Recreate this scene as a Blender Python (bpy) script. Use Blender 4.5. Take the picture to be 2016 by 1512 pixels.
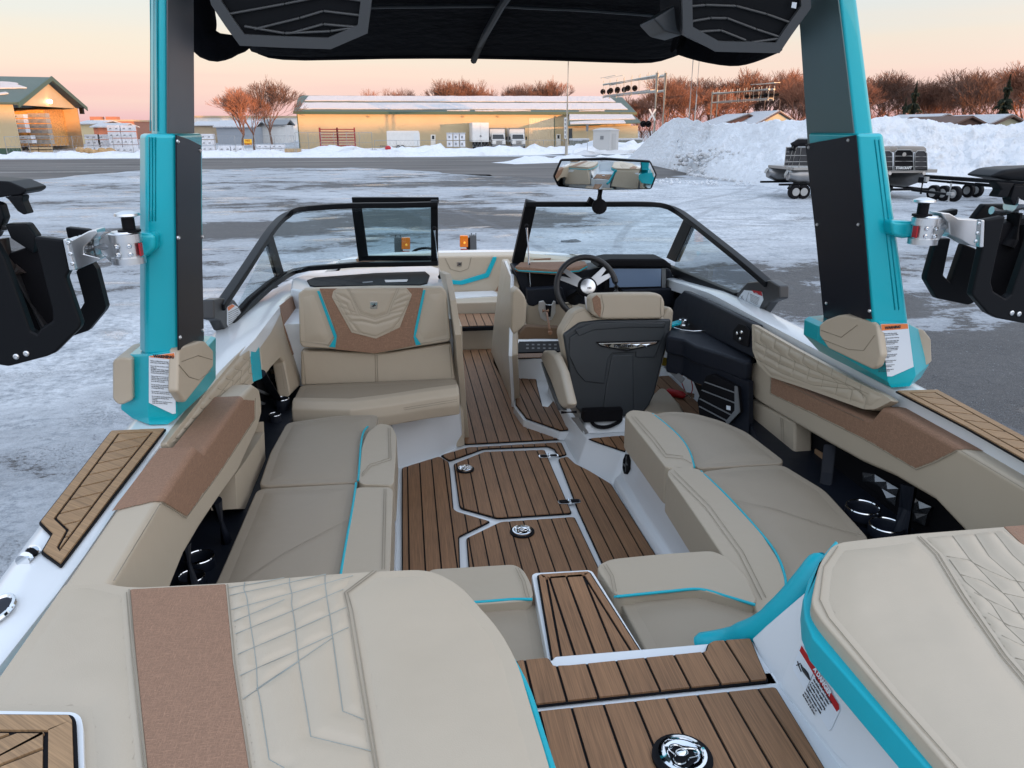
import bpy, bmesh, math, random
from mathutils import Vector, Matrix
from math import sin, cos, tan, pi, radians
random.seed(7)
for o in list(bpy.data.objects): bpy.data.objects.remove(o)
scn = bpy.context.scene
C = bpy.data.collections.new('scene'); scn.collection.children.link(C)

# ---------------------------------------------------------------- camera
F, CX, CY, HOR, VPX = 1500.0, 1008.0, 756.0, 254.0, 790.0
PH = math.atan((CY-HOR)/F)                      # pitch down
TH = math.atan((CX-VPX)/(F/cos(PH)))            # yaw to the right of the boat's axis
CAM = Vector((0, 0, 3.0))
cd = bpy.data.cameras.new('camera'); cam = bpy.data.objects.new('camera', cd); C.objects.link(cam)
cd.sensor_width = 36; cd.lens = F/2016*36; cd.clip_start = 0.02; cd.clip_end = 3000
cam.location = CAM; cam.rotation_euler = (pi/2-PH, 0, -TH); scn.camera = cam
scn.render.resolution_x = 1024; scn.render.resolution_y = 768

# ---------------------------------------------------------------- light
SUN_AZ = radians(142)      # compass style, from +y towards +x: behind the camera and to its right
SUN_EL = radians(2.0)
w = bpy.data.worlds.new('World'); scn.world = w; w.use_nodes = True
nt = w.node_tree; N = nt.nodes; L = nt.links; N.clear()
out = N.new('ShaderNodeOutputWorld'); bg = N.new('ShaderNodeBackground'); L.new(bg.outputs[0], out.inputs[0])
sky = N.new('ShaderNodeTexSky'); sky.sky_type = 'NISHITA'; sky.sun_disc = False
sky.sun_elevation = SUN_EL; sky.sun_rotation = SUN_AZ; sky.altitude = 300; sky.dust_density = 1.5
tc = N.new('ShaderNodeTexCoord'); sp = N.new('ShaderNodeSeparateXYZ'); L.new(tc.outputs['Generated'], sp.inputs[0])
asn = N.new('ShaderNodeMath'); asn.operation = 'ARCSINE'; asn.use_clamp = False; L.new(sp.outputs[2], asn.inputs[0])
dv = N.new('ShaderNodeMath'); dv.operation = 'DIVIDE'; dv.inputs[1].default_value = pi/2; L.new(asn.outputs[0], dv.inputs[0])
# a few faint streaks of thin cloud
mp = N.new('ShaderNodeMapping'); mp.inputs['Scale'].default_value = (1.2, 1.2, 22); mp.inputs['Rotation'].default_value = (0.03, 0.05, 0)
L.new(tc.outputs['Generated'], mp.inputs[0])
nz = N.new('ShaderNodeTexNoise'); nz.inputs['Scale'].default_value = 1.6; nz.inputs['Detail'].default_value = 3; L.new(mp.outputs[0], nz.inputs['Vector'])
ns = N.new('ShaderNodeMath'); ns.operation = 'MULTIPLY_ADD'; ns.inputs[1].default_value = 0.045; ns.inputs[2].default_value = -0.0225; L.new(nz.outputs[0], ns.inputs[0])
ad = N.new('ShaderNodeMath'); ad.operation = 'ADD'; L.new(dv.outputs[0], ad.inputs[0]); L.new(ns.outputs[0], ad.inputs[1])
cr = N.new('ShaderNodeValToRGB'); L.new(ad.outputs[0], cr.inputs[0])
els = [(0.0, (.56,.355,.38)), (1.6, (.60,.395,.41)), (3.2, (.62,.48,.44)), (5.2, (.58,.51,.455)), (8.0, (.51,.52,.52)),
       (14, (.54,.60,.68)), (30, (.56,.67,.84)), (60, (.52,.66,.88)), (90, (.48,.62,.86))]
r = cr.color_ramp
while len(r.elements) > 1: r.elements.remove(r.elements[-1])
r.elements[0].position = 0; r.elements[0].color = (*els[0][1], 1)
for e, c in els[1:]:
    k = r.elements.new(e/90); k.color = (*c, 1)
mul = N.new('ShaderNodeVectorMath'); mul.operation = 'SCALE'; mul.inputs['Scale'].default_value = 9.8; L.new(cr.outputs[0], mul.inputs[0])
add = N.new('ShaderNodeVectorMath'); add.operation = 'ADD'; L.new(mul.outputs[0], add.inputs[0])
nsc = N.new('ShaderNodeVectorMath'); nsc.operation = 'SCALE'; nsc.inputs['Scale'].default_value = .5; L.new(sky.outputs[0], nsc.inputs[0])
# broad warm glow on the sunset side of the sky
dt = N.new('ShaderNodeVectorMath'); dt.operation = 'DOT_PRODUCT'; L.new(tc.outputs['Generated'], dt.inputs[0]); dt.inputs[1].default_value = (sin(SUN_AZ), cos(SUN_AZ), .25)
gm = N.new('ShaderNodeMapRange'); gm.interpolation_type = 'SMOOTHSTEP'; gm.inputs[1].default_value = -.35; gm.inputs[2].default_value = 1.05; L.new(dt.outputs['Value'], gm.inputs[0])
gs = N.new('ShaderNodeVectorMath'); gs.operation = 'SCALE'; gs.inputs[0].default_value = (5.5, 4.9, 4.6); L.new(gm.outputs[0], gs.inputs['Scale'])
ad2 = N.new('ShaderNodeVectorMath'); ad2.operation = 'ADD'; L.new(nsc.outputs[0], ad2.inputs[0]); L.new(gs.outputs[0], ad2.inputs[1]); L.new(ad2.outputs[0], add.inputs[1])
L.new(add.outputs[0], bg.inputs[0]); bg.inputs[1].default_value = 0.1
sd = bpy.data.lights.new('sun', 'SUN'); sun = bpy.data.objects.new('sun', sd); C.objects.link(sun)
sd.energy = 5.0; sd.angle = radians(0.6); sd.color = (1, .46, .16)
sv = Vector((sin(SUN_AZ)*cos(SUN_EL), cos(SUN_AZ)*cos(SUN_EL), sin(SUN_EL)))
sun.rotation_euler = sv.to_track_quat('Z', 'Y').to_euler(); sun.location = (20, -20, 30)
scn.view_settings.view_transform = 'Standard'; scn.view_settings.look = 'None'
scn.view_settings.exposure = 0.52; scn.view_settings.gamma = 1
try: scn.view_settings.use_curve_mapping = False
except Exception: pass
scn.render.engine = 'CYCLES'

# ---------------------------------------------------------------- picture rays -> points on real planes
_fw = Vector((sin(TH)*cos(PH), cos(TH)*cos(PH), -sin(PH)))
_rt = Vector((cos(TH), -sin(TH), 0)); _up = Vector((sin(TH)*sin(PH), cos(TH)*sin(PH), cos(PH)))
def ray(px, py): return _fw + _rt*((px-CX)/F) + _up*((CY-py)/F)
class Pl:
    def __init__(s, p, n):
        s.p = Vector(p); s.n = Vector(n).normalized()
        if s.n.dot(CAM-s.p) < 0: s.n = -s.n
    def at(s, px, py):
        r = ray(px, py); t = (s.p-CAM).dot(s.n)/r.dot(s.n); return CAM + r*t
def PZ(z): return Pl((0,0,z), (0,0,1))
def PY(y): return Pl((0,y,0), (0,1,0))
def PX(x): return Pl((x,0,0), (1,0,0))
def P3(a, b, c): a, b, c = Vector(a), Vector(b), Vector(c); return Pl(a, (b-a).cross(c-a))
def PV(a, b): return Pl((a[0],a[1],0), (b[1]-a[1], a[0]-b[0], 0))     # vertical plane through two plan points
def on(pl, pts): return [pl.at(*p) for p in pts]
def off(pl, d): return Pl(pl.p + pl.n*d, pl.n)                      # the plane moved d towards the viewer side

# ---------------------------------------------------------------- mesh helpers
def nb(): return bmesh.new()
def prism(b, pts, vec):
    vec = Vector(vec); A = [b.verts.new(p) for p in pts]; B = [b.verts.new(Vector(p)+vec) for p in pts]; n = len(A)
    fs = [b.faces.new(A), b.faces.new(B[::-1])]
    for i in range(n): fs.append(b.faces.new((A[i], B[i], B[(i+1)%n], A[(i+1)%n])))
    return fs
def loft(b, rings, cap=True, closed=True):
    R = [[b.verts.new(p) for p in r] for r in rings]; n = len(R[0])
    for r0, r1 in zip(R, R[1:]):
        for i in range(n if closed else n-1):
            j = (i+1) % n
            try: b.faces.new((r0[i], r0[j], r1[j], r1[i]))
            except ValueError: pass
    if cap and closed:
        b.faces.new(R[0][::-1]); b.faces.new(R[-1])
    return R
def box(b, lo, hi):
    x0,y0,z0 = lo; x1,y1,z1 = hi
    prism(b, [(x0,y0,z0),(x1,y0,z0),(x1,y1,z0),(x0,y1,z0)], (0,0,z1-z0))
def obox(b, c, ax, ay, az):                     # box from its centre and three half axes
    c, ax, ay, az = map(Vector, (c, ax, ay, az))
    prism(b, [c-ax-ay-az, c+ax-ay-az, c+ax+ay-az, c-ax+ay-az], az*2)
def frame_of(d):
    d = Vector(d).normalized(); a = Vector((0,0,1)) if abs(d.z) < .9 else Vector((1,0,0))
    u = d.cross(a).normalized(); return u, u.cross(d).normalized()
def tube(b, path, r, n=8, closed=False, flat=None):
    P = [Vector(p) for p in path]; m = len(P); rings = []
    rr = r if isinstance(r, (list, tuple)) else [r]*m
    u = None
    for i, p in enumerate(P):
        if closed: d = P[(i+1)%m]-P[i-1]
        else: d = P[min(i+1,m-1)]-P[max(i-1,0)]
        d.normalize()
        if u is None: u, v = frame_of(d)
        else:
            u = (u - d*u.dot(d)); u = u.normalized() if u.length > 1e-6 else frame_of(d)[0]
            v = d.cross(u)
        rings.append([p + (u*cos(2*pi*k/n) + v*sin(2*pi*k/n))*rr[i] for k in range(n)])
    if closed: rings.append(rings[0]); loft(b, rings, cap=False); bmesh.ops.remove_doubles(b, verts=b.verts, dist=1e-6)
    else: loft(b, rings)
def rail(b, path, w, h, up=(0,0,1)):            # rectangular bar along a path: w sideways, h along up
    P = [Vector(p) for p in path]; up = Vector(up); rings = []
    for i, p in enumerate(P):
        d = (P[min(i+1,len(P)-1)]-P[max(i-1,0)]).normalized(); s = d.cross(up).normalized(); t = s.cross(d).normalized()
        rings.append([p+s*w/2+t*h/2, p-s*w/2+t*h/2, p-s*w/2-t*h/2, p+s*w/2-t*h/2])
    loft(b, rings)
def cyl(b, p0, p1, r0, r1=None, n=16): tube(b, [p0, p1], [r0, r0 if r1 is None else r1], n)
def lathe(b, c, axis, prof, n=24):              # prof: (distance along axis, radius)
    c = Vector(c); axis = Vector(axis).normalized(); u, v = frame_of(axis)
    loft(b, [[c+axis*h+(u*cos(2*pi*k/n)+v*sin(2*pi*k/n))*max(r,1e-4) for k in range(n)] for h, r in prof])
def ball(b, c, r, sc=(1,1,1), seg=12, ring=8):
    bmesh.ops.create_uvsphere(b, u_segments=seg, v_segments=ring, radius=r, matrix=Matrix.Translation(Vector(c)) @ Matrix.Diagonal((*sc,1)))
def smooth_path(P, k=4, closed=False):
    P = [Vector(p) for p in P]; n = len(P); out = []
    for i in range(n if closed else n-1):
        p0, p1, p2, p3 = (P[(i-1)%n], P[i], P[(i+1)%n], P[(i+2)%n]) if closed else (P[max(i-1,0)], P[i], P[i+1], P[min(i+2,n-1)])
        for j in range(k):
            t = j/k; out.append(.5*((2*p1)+(p2-p0)*t+(2*p0-5*p1+4*p2-p3)*t*t+(3*p1-p0-3*p2+p3)*t**3))
    if not closed: out.append(P[-1])
    return out
def fillet(P, r, k=4, closed=True):             # rounds the corners of a polygon
    P = [Vector(p) for p in P]; out = []; n = len(P)
    for i in range(n):
        if not closed and i in (0, n-1): out.append(P[i]); continue
        a, p, c = P[i-1], P[i], P[(i+1)%n]; d0, d1 = a-p, c-p
        rr = min(r, d0.length*.45, d1.length*.45); s, e = p+d0.normalized()*rr, p+d1.normalized()*rr
        for j in range(k+1):
            t = j/k; out.append(s*(1-t)**2 + p*2*t*(1-t) + e*t*t)
    return out
def inset2(P, d):                               # miter offset of a horizontal or tilted polygon towards its inside
    P = [Vector(p) for p in P]; n = len(P); nn = Vector((0,0,0))
    for i in range(n): nn += P[i].cross(P[(i+1)%n])
    nn.normalize(); out = []
    for i in range(n):
        e0 = (P[i]-P[i-1]).normalized(); e1 = (P[(i+1)%n]-P[i]).normalized()
        a, c = nn.cross(e0), nn.cross(e1); m = a+c
        if m.length < 1e-5: out.append(P[i]+a*d); continue
        m.normalize(); out.append(P[i] + m*min(d/max(m.dot(a), .35), d*2.2))
    return out
ROOTS = {}
def rootloc(p):
    while p.parent: p = p.parent
    return p.location.copy()
def add(name, b, mat, parent=None, bevel=0, seg=2, smooth=None, label=None, kind=None, puff=0, wn=True, ang=40):
    if bevel:
        bmesh.ops.remove_doubles(b, verts=b.verts, dist=1e-5)
        es = [e for e in b.edges if len(e.link_faces)==2 and e.calc_face_angle(0) > .35]
        bmesh.ops.bevel(b, geom=es, offset=bevel, segments=seg, profile=.5, affect='EDGES', clamp_overlap=True)
    if puff:
        fs = sorted(b.faces, key=lambda f: -f.calc_area())[:1]
        b.normal_update()
        for th in (puff*1.6, puff*3):
            bmesh.ops.inset_region(b, faces=fs, thickness=th, depth=puff*(.6 if th < puff*2 else .3), use_even_offset=True)
    bmesh.ops.recalc_face_normals(b, faces=b.faces)
    me = bpy.data.meshes.new(name); off_ = rootloc(parent) if parent else Vector((0,0,0))
    if off_.length: bmesh.ops.translate(b, verts=b.verts, vec=-off_)
    b.to_mesh(me); b.free()
    sm = bool(bevel) if smooth is None else smooth
    if sm:
        me.shade_smooth(); me.set_sharp_from_angle(angle=radians(ang))
    o = bpy.data.objects.new(name, me); C.objects.link(o)
    if mat: me.materials.append(mat)
    if parent: o.parent = parent
    if bevel and wn and sm:
        m = o.modifiers.new('wn', 'WEIGHTED_NORMAL'); m.keep_sharp = True
    if label: o['label'] = label
    if kind: o['kind'] = kind
    return o
def tag(o, label, cat, group=None, kind=None):
    if label: o['label'] = label
    if cat: o['category'] = cat
    if group: o['group'] = group
    if kind: o['kind'] = kind
    return o
def thing(name, loc, label=None, cat=None, group=None, rotz=0):
    o = bpy.data.objects.new(name, None); C.objects.link(o); o.location = loc; o.rotation_euler = (0,0,rotz); o.empty_display_size = .2
    return tag(o, label, cat, group)
def dup(root, loc, rotz=0, sc=1, label=None):
    r = root.copy(); C.objects.link(r); r.location = loc; r.rotation_euler = (0,0,rotz)
    r.scale = (sc,)*3 if not isinstance(sc, (tuple, list)) else sc
    if label: r['label'] = label
    for ch in list(root.children):
        c = ch.copy(); C.objects.link(c); c.parent = r
        for g in list(ch.children):
            d = g.copy(); C.objects.link(d); d.parent = c
    return r

# ---------------------------------------------------------------- materials
def mat(name, col, rough=.5, metal=0, var=0, vs=8, vstretch=(1,1,1), bump=0, bs=200, bstretch=(1,1,1), coat=0, emit=0, spec=None, bdet=2, rvar=0):
    m = bpy.data.materials.new(name); m.use_nodes = True; nt = m.node_tree; n = nt.nodes; l = nt.links
    p = n['Principled BSDF']; p.inputs['Base Color'].default_value = (*col, 1)
    p.inputs['Roughness'].default_value = rough; p.inputs['Metallic'].default_value = metal
    if coat: p.inputs['Coat Weight'].default_value = coat; p.inputs['Coat Roughness'].default_value = .05
    if spec is not None: p.inputs['Specular IOR Level'].default_value = spec
    if emit: p.inputs['Emission Color'].default_value = (*col, 1); p.inputs['Emission Strength'].default_value = emit
    g = n.new('ShaderNodeNewGeometry')
    if var or rvar:
        mp = n.new('ShaderNodeMapping'); mp.inputs['Scale'].default_value = vstretch; l.new(g.outputs['Position'], mp.inputs[0])
        t = n.new('ShaderNodeTexNoise'); t.inputs['Scale'].default_value = vs; t.inputs['Detail'].default_value = 5; l.new(mp.outputs[0], t.inputs['Vector'])
    if var:
        mx = n.new('ShaderNodeMixRGB'); mx.inputs[1].default_value = (*[c*(1-var) for c in col], 1); mx.inputs[2].default_value = (*[min(c*(1+var),1) for c in col], 1)
        cr = n.new('ShaderNodeMapRange'); cr.inputs[1].default_value = .3; cr.inputs[2].default_value = .7; l.new(t.outputs[0], cr.inputs[0])
        l.new(cr.outputs[0], mx.inputs[0]); l.new(mx.outputs[0], p.inputs['Base Color'])
    if rvar:
        mr = n.new('ShaderNodeMapRange'); mr.inputs[1].default_value = .3; mr.inputs[2].default_value = .7
        mr.inputs[3].default_value = max(rough-rvar, .02); mr.inputs[4].default_value = rough+rvar; l.new(t.outputs[0], mr.inputs[0]); l.new(mr.outputs[0], p.inputs['Roughness'])
    if bump:
        mp2 = n.new('ShaderNodeMapping'); mp2.inputs['Scale'].default_value = bstretch; l.new(g.outputs['Position'], mp2.inputs[0])
        t2 = n.new('ShaderNodeTexNoise'); t2.inputs['Scale'].default_value = bs; t2.inputs['Detail'].default_value = bdet; l.new(mp2.outputs[0], t2.inputs['Vector'])
        bp = n.new('ShaderNodeBump'); bp.inputs['Strength'].default_value = bump; bp.inputs['Distance'].default_value = .3/bs*2
        l.new(t2.outputs[0], bp.inputs['Height']); l.new(bp.outputs[0], p.inputs['Normal'])
    return m
def leather(name, col, grain=900, soft=.2, rough=.42):
    m = mat(name, col, rough, var=.025, vs=3, bump=0, rvar=.06); nt = m.node_tree; n = nt.nodes; l = nt.links; p = n['Principled BSDF']
    g = n.new('ShaderNodeNewGeometry'); v = n.new('ShaderNodeTexVoronoi'); v.inputs['Scale'].default_value = grain*.55; l.new(g.outputs['Position'], v.inputs['Vector'])
    t = n.new('ShaderNodeTexNoise'); t.inputs['Scale'].default_value = 6; t.inputs['Detail'].default_value = 3; l.new(g.outputs['Position'], t.inputs['Vector'])
    b1 = n.new('ShaderNodeBump'); b1.inputs['Strength'].default_value = .22; b1.inputs['Distance'].default_value = .0006; l.new(v.outputs['Distance'], b1.inputs['Height'])
    b2 = n.new('ShaderNodeBump'); b2.inputs['Strength'].default_value = soft; b2.inputs['Distance'].default_value = .022; l.new(t.outputs[0], b2.inputs['Height'])
    l.new(b2.outputs[0], b1.inputs['Normal']); l.new(b1.outputs[0], p.inputs['Normal'])
    return m
def teakmat(name, along, col=(.235,.125,.062)):
    m = mat(name, col, .62); nt = m.node_tree; n = nt.nodes; l = nt.links; p = n['Principled BSDF']
    g = n.new('ShaderNodeNewGeometry'); mp = n.new('ShaderNodeMapping'); mp.inputs['Rotation'].default_value = (0,0,-along)
    mp2 = n.new('ShaderNodeMapping'); mp2.inputs['Scale'].default_value = (420, 9, 60); l.new(g.outputs['Position'], mp.inputs[0]); l.new(mp.outputs[0], mp2.inputs[0])
    t = n.new('ShaderNodeTexNoise'); t.inputs['Scale'].default_value = 1; t.inputs['Detail'].default_value = 4; l.new(mp2.outputs[0], t.inputs['Vector'])
    t2 = n.new('ShaderNodeTexNoise'); t2.inputs['Scale'].default_value = 5; l.new(g.outputs['Position'], t2.inputs['Vector'])
    oi = n.new('ShaderNodeObjectInfo')
    s = n.new('ShaderNodeMath'); s.operation = 'MULTIPLY_ADD'; s.inputs[1].default_value = .10; l.new(oi.outputs['Random'], s.inputs[0]); l.new(t.outputs[0], s.inputs[2])
    s2 = n.new('ShaderNodeMath'); s2.operation = 'MULTIPLY_ADD'; s2.inputs[1].default_value = .25; l.new(t2.outputs[0], s2.inputs[0]); l.new(s.outputs[0], s2.inputs[2])
    r = n.new('ShaderNodeValToRGB'); r.color_ramp.elements[0].position = .38; r.color_ramp.elements[1].position = .95
    r.color_ramp.elements[0].color = (*[c*.62 for c in col], 1); r.color_ramp.elements[1].color = (*[c*1.42 for c in col], 1)
    l.new(s2.outputs[0], r.inputs[0]); l.new(r.outputs[0], p.inputs['Base Color'])
    b = n.new('ShaderNodeBump'); b.inputs['Strength'].default_value = .25; b.inputs['Distance'].default_value = .001; l.new(t.outputs[0], b.inputs['Height']); l.new(b.outputs[0], p.inputs['Normal'])
    return m
def weave(name, col):
    m = mat(name, col, .72); nt = m.node_tree; n = nt.nodes; l = nt.links; p = n['Principled BSDF']; g = n.new('ShaderNodeNewGeometry'); fac = []
    for sc in ((55, 900, 400), (900, 55, 400), (400,400,55)):
        mp = n.new('ShaderNodeMapping'); mp.inputs['Scale'].default_value = sc; mp.inputs['Rotation'].default_value = (0, 0, .12); l.new(g.outputs['Position'], mp.inputs[0])
        t = n.new('ShaderNodeTexNoise'); t.inputs['Scale'].default_value = 1; t.inputs['Detail'].default_value = 2; l.new(mp.outputs[0], t.inputs['Vector'])
        r = n.new('ShaderNodeMapRange'); r.inputs[1].default_value = .5; r.inputs[2].default_value = .85; l.new(t.outputs[0], r.inputs[0]); fac.append(r.outputs[0])
    a = n.new('ShaderNodeMath'); a.operation = 'MAXIMUM'; l.new(fac[0], a.inputs[0]); l.new(fac[1], a.inputs[1])
    a2 = n.new('ShaderNodeMath'); a2.operation = 'MAXIMUM'; l.new(a.outputs[0], a2.inputs[0]); l.new(fac[2], a2.inputs[1])
    mx = n.new('ShaderNodeMixRGB'); mx.inputs[1].default_value = (*[c*.86 for c in col], 1); mx.inputs[2].default_value = (*[min(c*1.6,.8) for c in col], 1)
    l.new(a2.outputs[0], mx.inputs[0]); l.new(mx.outputs[0], p.inputs['Base Color'])
    b = n.new('ShaderNodeBump'); b.inputs['Strength'].default_value = .3; b.inputs['Distance'].default_value = .001; l.new(a2.outputs[0], b.inputs['Height']); l.new(b.outputs[0], p.inputs['Normal'])
    return m
def glass(name, tint=(.93,.97,.98), rough=.0, k=1.0):
    m = bpy.data.materials.new(name); m.use_nodes = True; n = m.node_tree.nodes; l = m.node_tree.links; n.clear()
    o = n.new('ShaderNodeOutputMaterial'); t = n.new('ShaderNodeBsdfTransparent'); t.inputs[0].default_value = (*tint, 1)
    g = n.new('ShaderNodeBsdfGlossy'); g.inputs['Roughness'].default_value = rough; f = n.new('ShaderNodeFresnel'); f.inputs[0].default_value = 1.45
    mm = n.new('ShaderNodeMath'); mm.operation = 'MULTIPLY'; mm.inputs[1].default_value = k; l.new(f.outputs[0], mm.inputs[0])
    x = n.new('ShaderNodeMixShader'); l.new(mm.outputs[0], x.inputs[0]); l.new(t.outputs[0], x.inputs[1]); l.new(g.outputs[0], x.inputs[2]); l.new(x.outputs[0], o.inputs[0])
    return m
import numpy as np
def soft(name, pl, P, paths, parent, m, puff=.006, w=.014, step=.006, wr=.0006, edge_w=None, base=.0005, wf=9):
    """upholstery face with real relief: it swells away from its outline and from every row of stitches"""
    n = pl.n; u = Vector((1,0,0))-n*n.x; u.normalize(); v = n.cross(u); o = P[0]
    to2 = lambda p: ((Vector(p)-o).dot(u), (Vector(p)-o).dot(v))
    Q = np.array([to2(p) for p in P]); lo, hi = Q.min(0), Q.max(0)
    nx, ny = int((hi[0]-lo[0])/step)+2, int((hi[1]-lo[1])/step)+2
    X, Y = np.meshgrid(lo[0]+np.arange(nx)*step, lo[1]+np.arange(ny)*step, indexing='ij')
    ins = np.zeros_like(X, bool); k = len(Q)
    for i in range(k):
        (x1,y1),(x2,y2) = Q[i], Q[(i+1)%k]
        if y1 == y2: continue
        c = ((y1 > Y) != (y2 > Y)) & (X < (x2-x1)*(Y-y1)/(y2-y1)+x1); ins ^= c
    def dist(S):
        D = np.full_like(X, 9.)
        for (x1,y1),(x2,y2) in S:
            dx, dy = x2-x1, y2-y1; L2 = dx*dx+dy*dy+1e-12; t = np.clip(((X-x1)*dx+(Y-y1)*dy)/L2, 0, 1); D = np.minimum(D, np.hypot(X-x1-t*dx, Y-y1-t*dy))
        return D
    De = dist([(Q[i], Q[(i+1)%k]) for i in range(k)]); h = puff*(1-np.exp(-(De/(edge_w or w))**2))
    seg = [(to2(a), to2(c)) for p in paths for a, c in zip(p, p[1:])]
    if seg: h = h*(1-.9*np.exp(-(dist(seg)/w)**2))
    idx = -np.ones(X.shape, int); V = []; b = nb(); near = De < step*1.5
    for i in range(nx):
        for j in range(ny):
            if ins[i,j]:
                p = o+u*float(X[i,j])+v*float(Y[i,j]); q = min(1, float(De[i,j])/.03)
                z = float(h[i,j]) + base - .0022*math.exp(-(float(De[i,j])/(step*.9))**2) + (wr*q*(fbm(p.x*wf, p.y*wf, p.z*wf, 3)*1.6) if wr else 0)
                idx[i,j] = len(V); V.append(b.verts.new(p+n*z))
    for i in range(nx-1):
        for j in range(ny-1):
            q = (idx[i,j], idx[i+1,j], idx[i+1,j+1], idx[i,j+1])
            if min(q) >= 0: b.faces.new([V[t] for t in q])
    ob = add(name, b, m, parent, smooth=True, ang=80); return ob
from mathutils import noise as MN
def fbm(x, y, z=0, o=4):
    s = 0; a = .5; f = 1
    for _ in range(o): s += a*MN.noise((x*f, y*f, z+f)); a *= .5; f *= 2.1
    return s
_FN = {}
def text_mesh(name, s, mat_, parent, org, right, upv, size, align='LEFT', depth=.0006, space=1.15, sx=1.0, bold=0):
    cu = bpy.data.curves.new('t', 'FONT'); cu.body = s; cu.size = size; cu.align_x = align; cu.extrude = depth/2; cu.space_line = space; cu.offset = bold
    cu.resolution_u = 2
    o = bpy.data.objects.new('t', cu); C.objects.link(o); dg = bpy.context.evaluated_depsgraph_get(); dg.update()
    me = bpy.data.meshes.new_from_object(o.evaluated_get(dg)); bpy.data.objects.remove(o)
    r = Vector(right).normalized(); u = Vector(upv); u = (u-r*u.dot(r)).normalized(); nn = r.cross(u)
    M = Matrix(((r.x*sx,u.x,nn.x,0),(r.y*sx,u.y,nn.y,0),(r.z*sx,u.z,nn.z,0),(0,0,0,1)))
    M.translation = Vector(org) - (rootloc(parent) if parent else Vector((0,0,0)))
    me.transform(M); me.name = name; me.materials.clear(); me.materials.append(mat_)
    ob = bpy.data.objects.new(name, me); C.objects.link(ob)
    if parent: ob.parent = parent
    return ob

M_white = mat('white_gelcoat', (.76,.80,.83), .2, coat=.15, var=.015, vs=2, bump=.01, bs=60)
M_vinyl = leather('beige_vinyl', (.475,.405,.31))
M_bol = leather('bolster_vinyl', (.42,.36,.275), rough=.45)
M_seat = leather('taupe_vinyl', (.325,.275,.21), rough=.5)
M_brown = weave('brown_woven', (.27,.155,.098))
M_teak = teakmat('brown_foam_plank', 0)
M_teakx = teakmat('brown_foam_plank_cross', pi/2*.9)
M_teakd = teakmat('tan_foam_plank_side', 0.9, (.30,.185,.095))
M_black = mat('black_rubber', (.008,.008,.010), .6, bump=.05, bs=300, spec=.10)
M_blackp = mat('black_powdercoat', (.009,.010,.012), .42, bump=.06, bs=900, spec=.10)
M_navy = leather('navy_vinyl', (.009,.012,.020), rough=.5); M_navy.node_tree.nodes['Principled BSDF'].inputs['Specular IOR Level'].default_value = .25
M_shell = mat('charcoal_plastic', (.030,.036,.042), .42, bump=.25, bs=1200)
M_teal = mat('teal_metallic_paint', (.0,.44,.52), .30, metal=.2, coat=.5, var=.04, vs=600, bump=.05, bs=900)
M_tealv = leather('teal_vinyl', (.0,.40,.50))
M_darkp = mat('anthracite_panel', (.010,.013,.022), .38, spec=.22)
M_alu = mat('machined_aluminium', (.72,.74,.76), .36, metal=1, bump=.08, bs=500, bstretch=(1,1,.05))
M_chrome = mat('chrome', (.78,.80,.82), .06, metal=1)
M_thread = mat('beige_thread', (.30,.26,.20), .8)
M_threadb = mat('blue_grey_thread', (.29,.325,.31), .7)
M_glass = glass('clear_glass', (.92,.96,.97), k=.30)
M_tint = glass('door_glass', (.78,.86,.87), k=.55)
M_mirror = mat('mirror_silver', (.9,.92,.92), .015, metal=1)
M_paper = mat('white_decal', (.72,.78,.84), .35)
M_orange = mat('orange_decal', (.80,.22,.06), .4)
M_red = mat('red_paint', (.42,.01,.015), .35)
M_ink = mat('black_ink', (.02,.02,.025), .5)
M_grey = mat('grey_plastic', (.16,.17,.18), .5)

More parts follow.
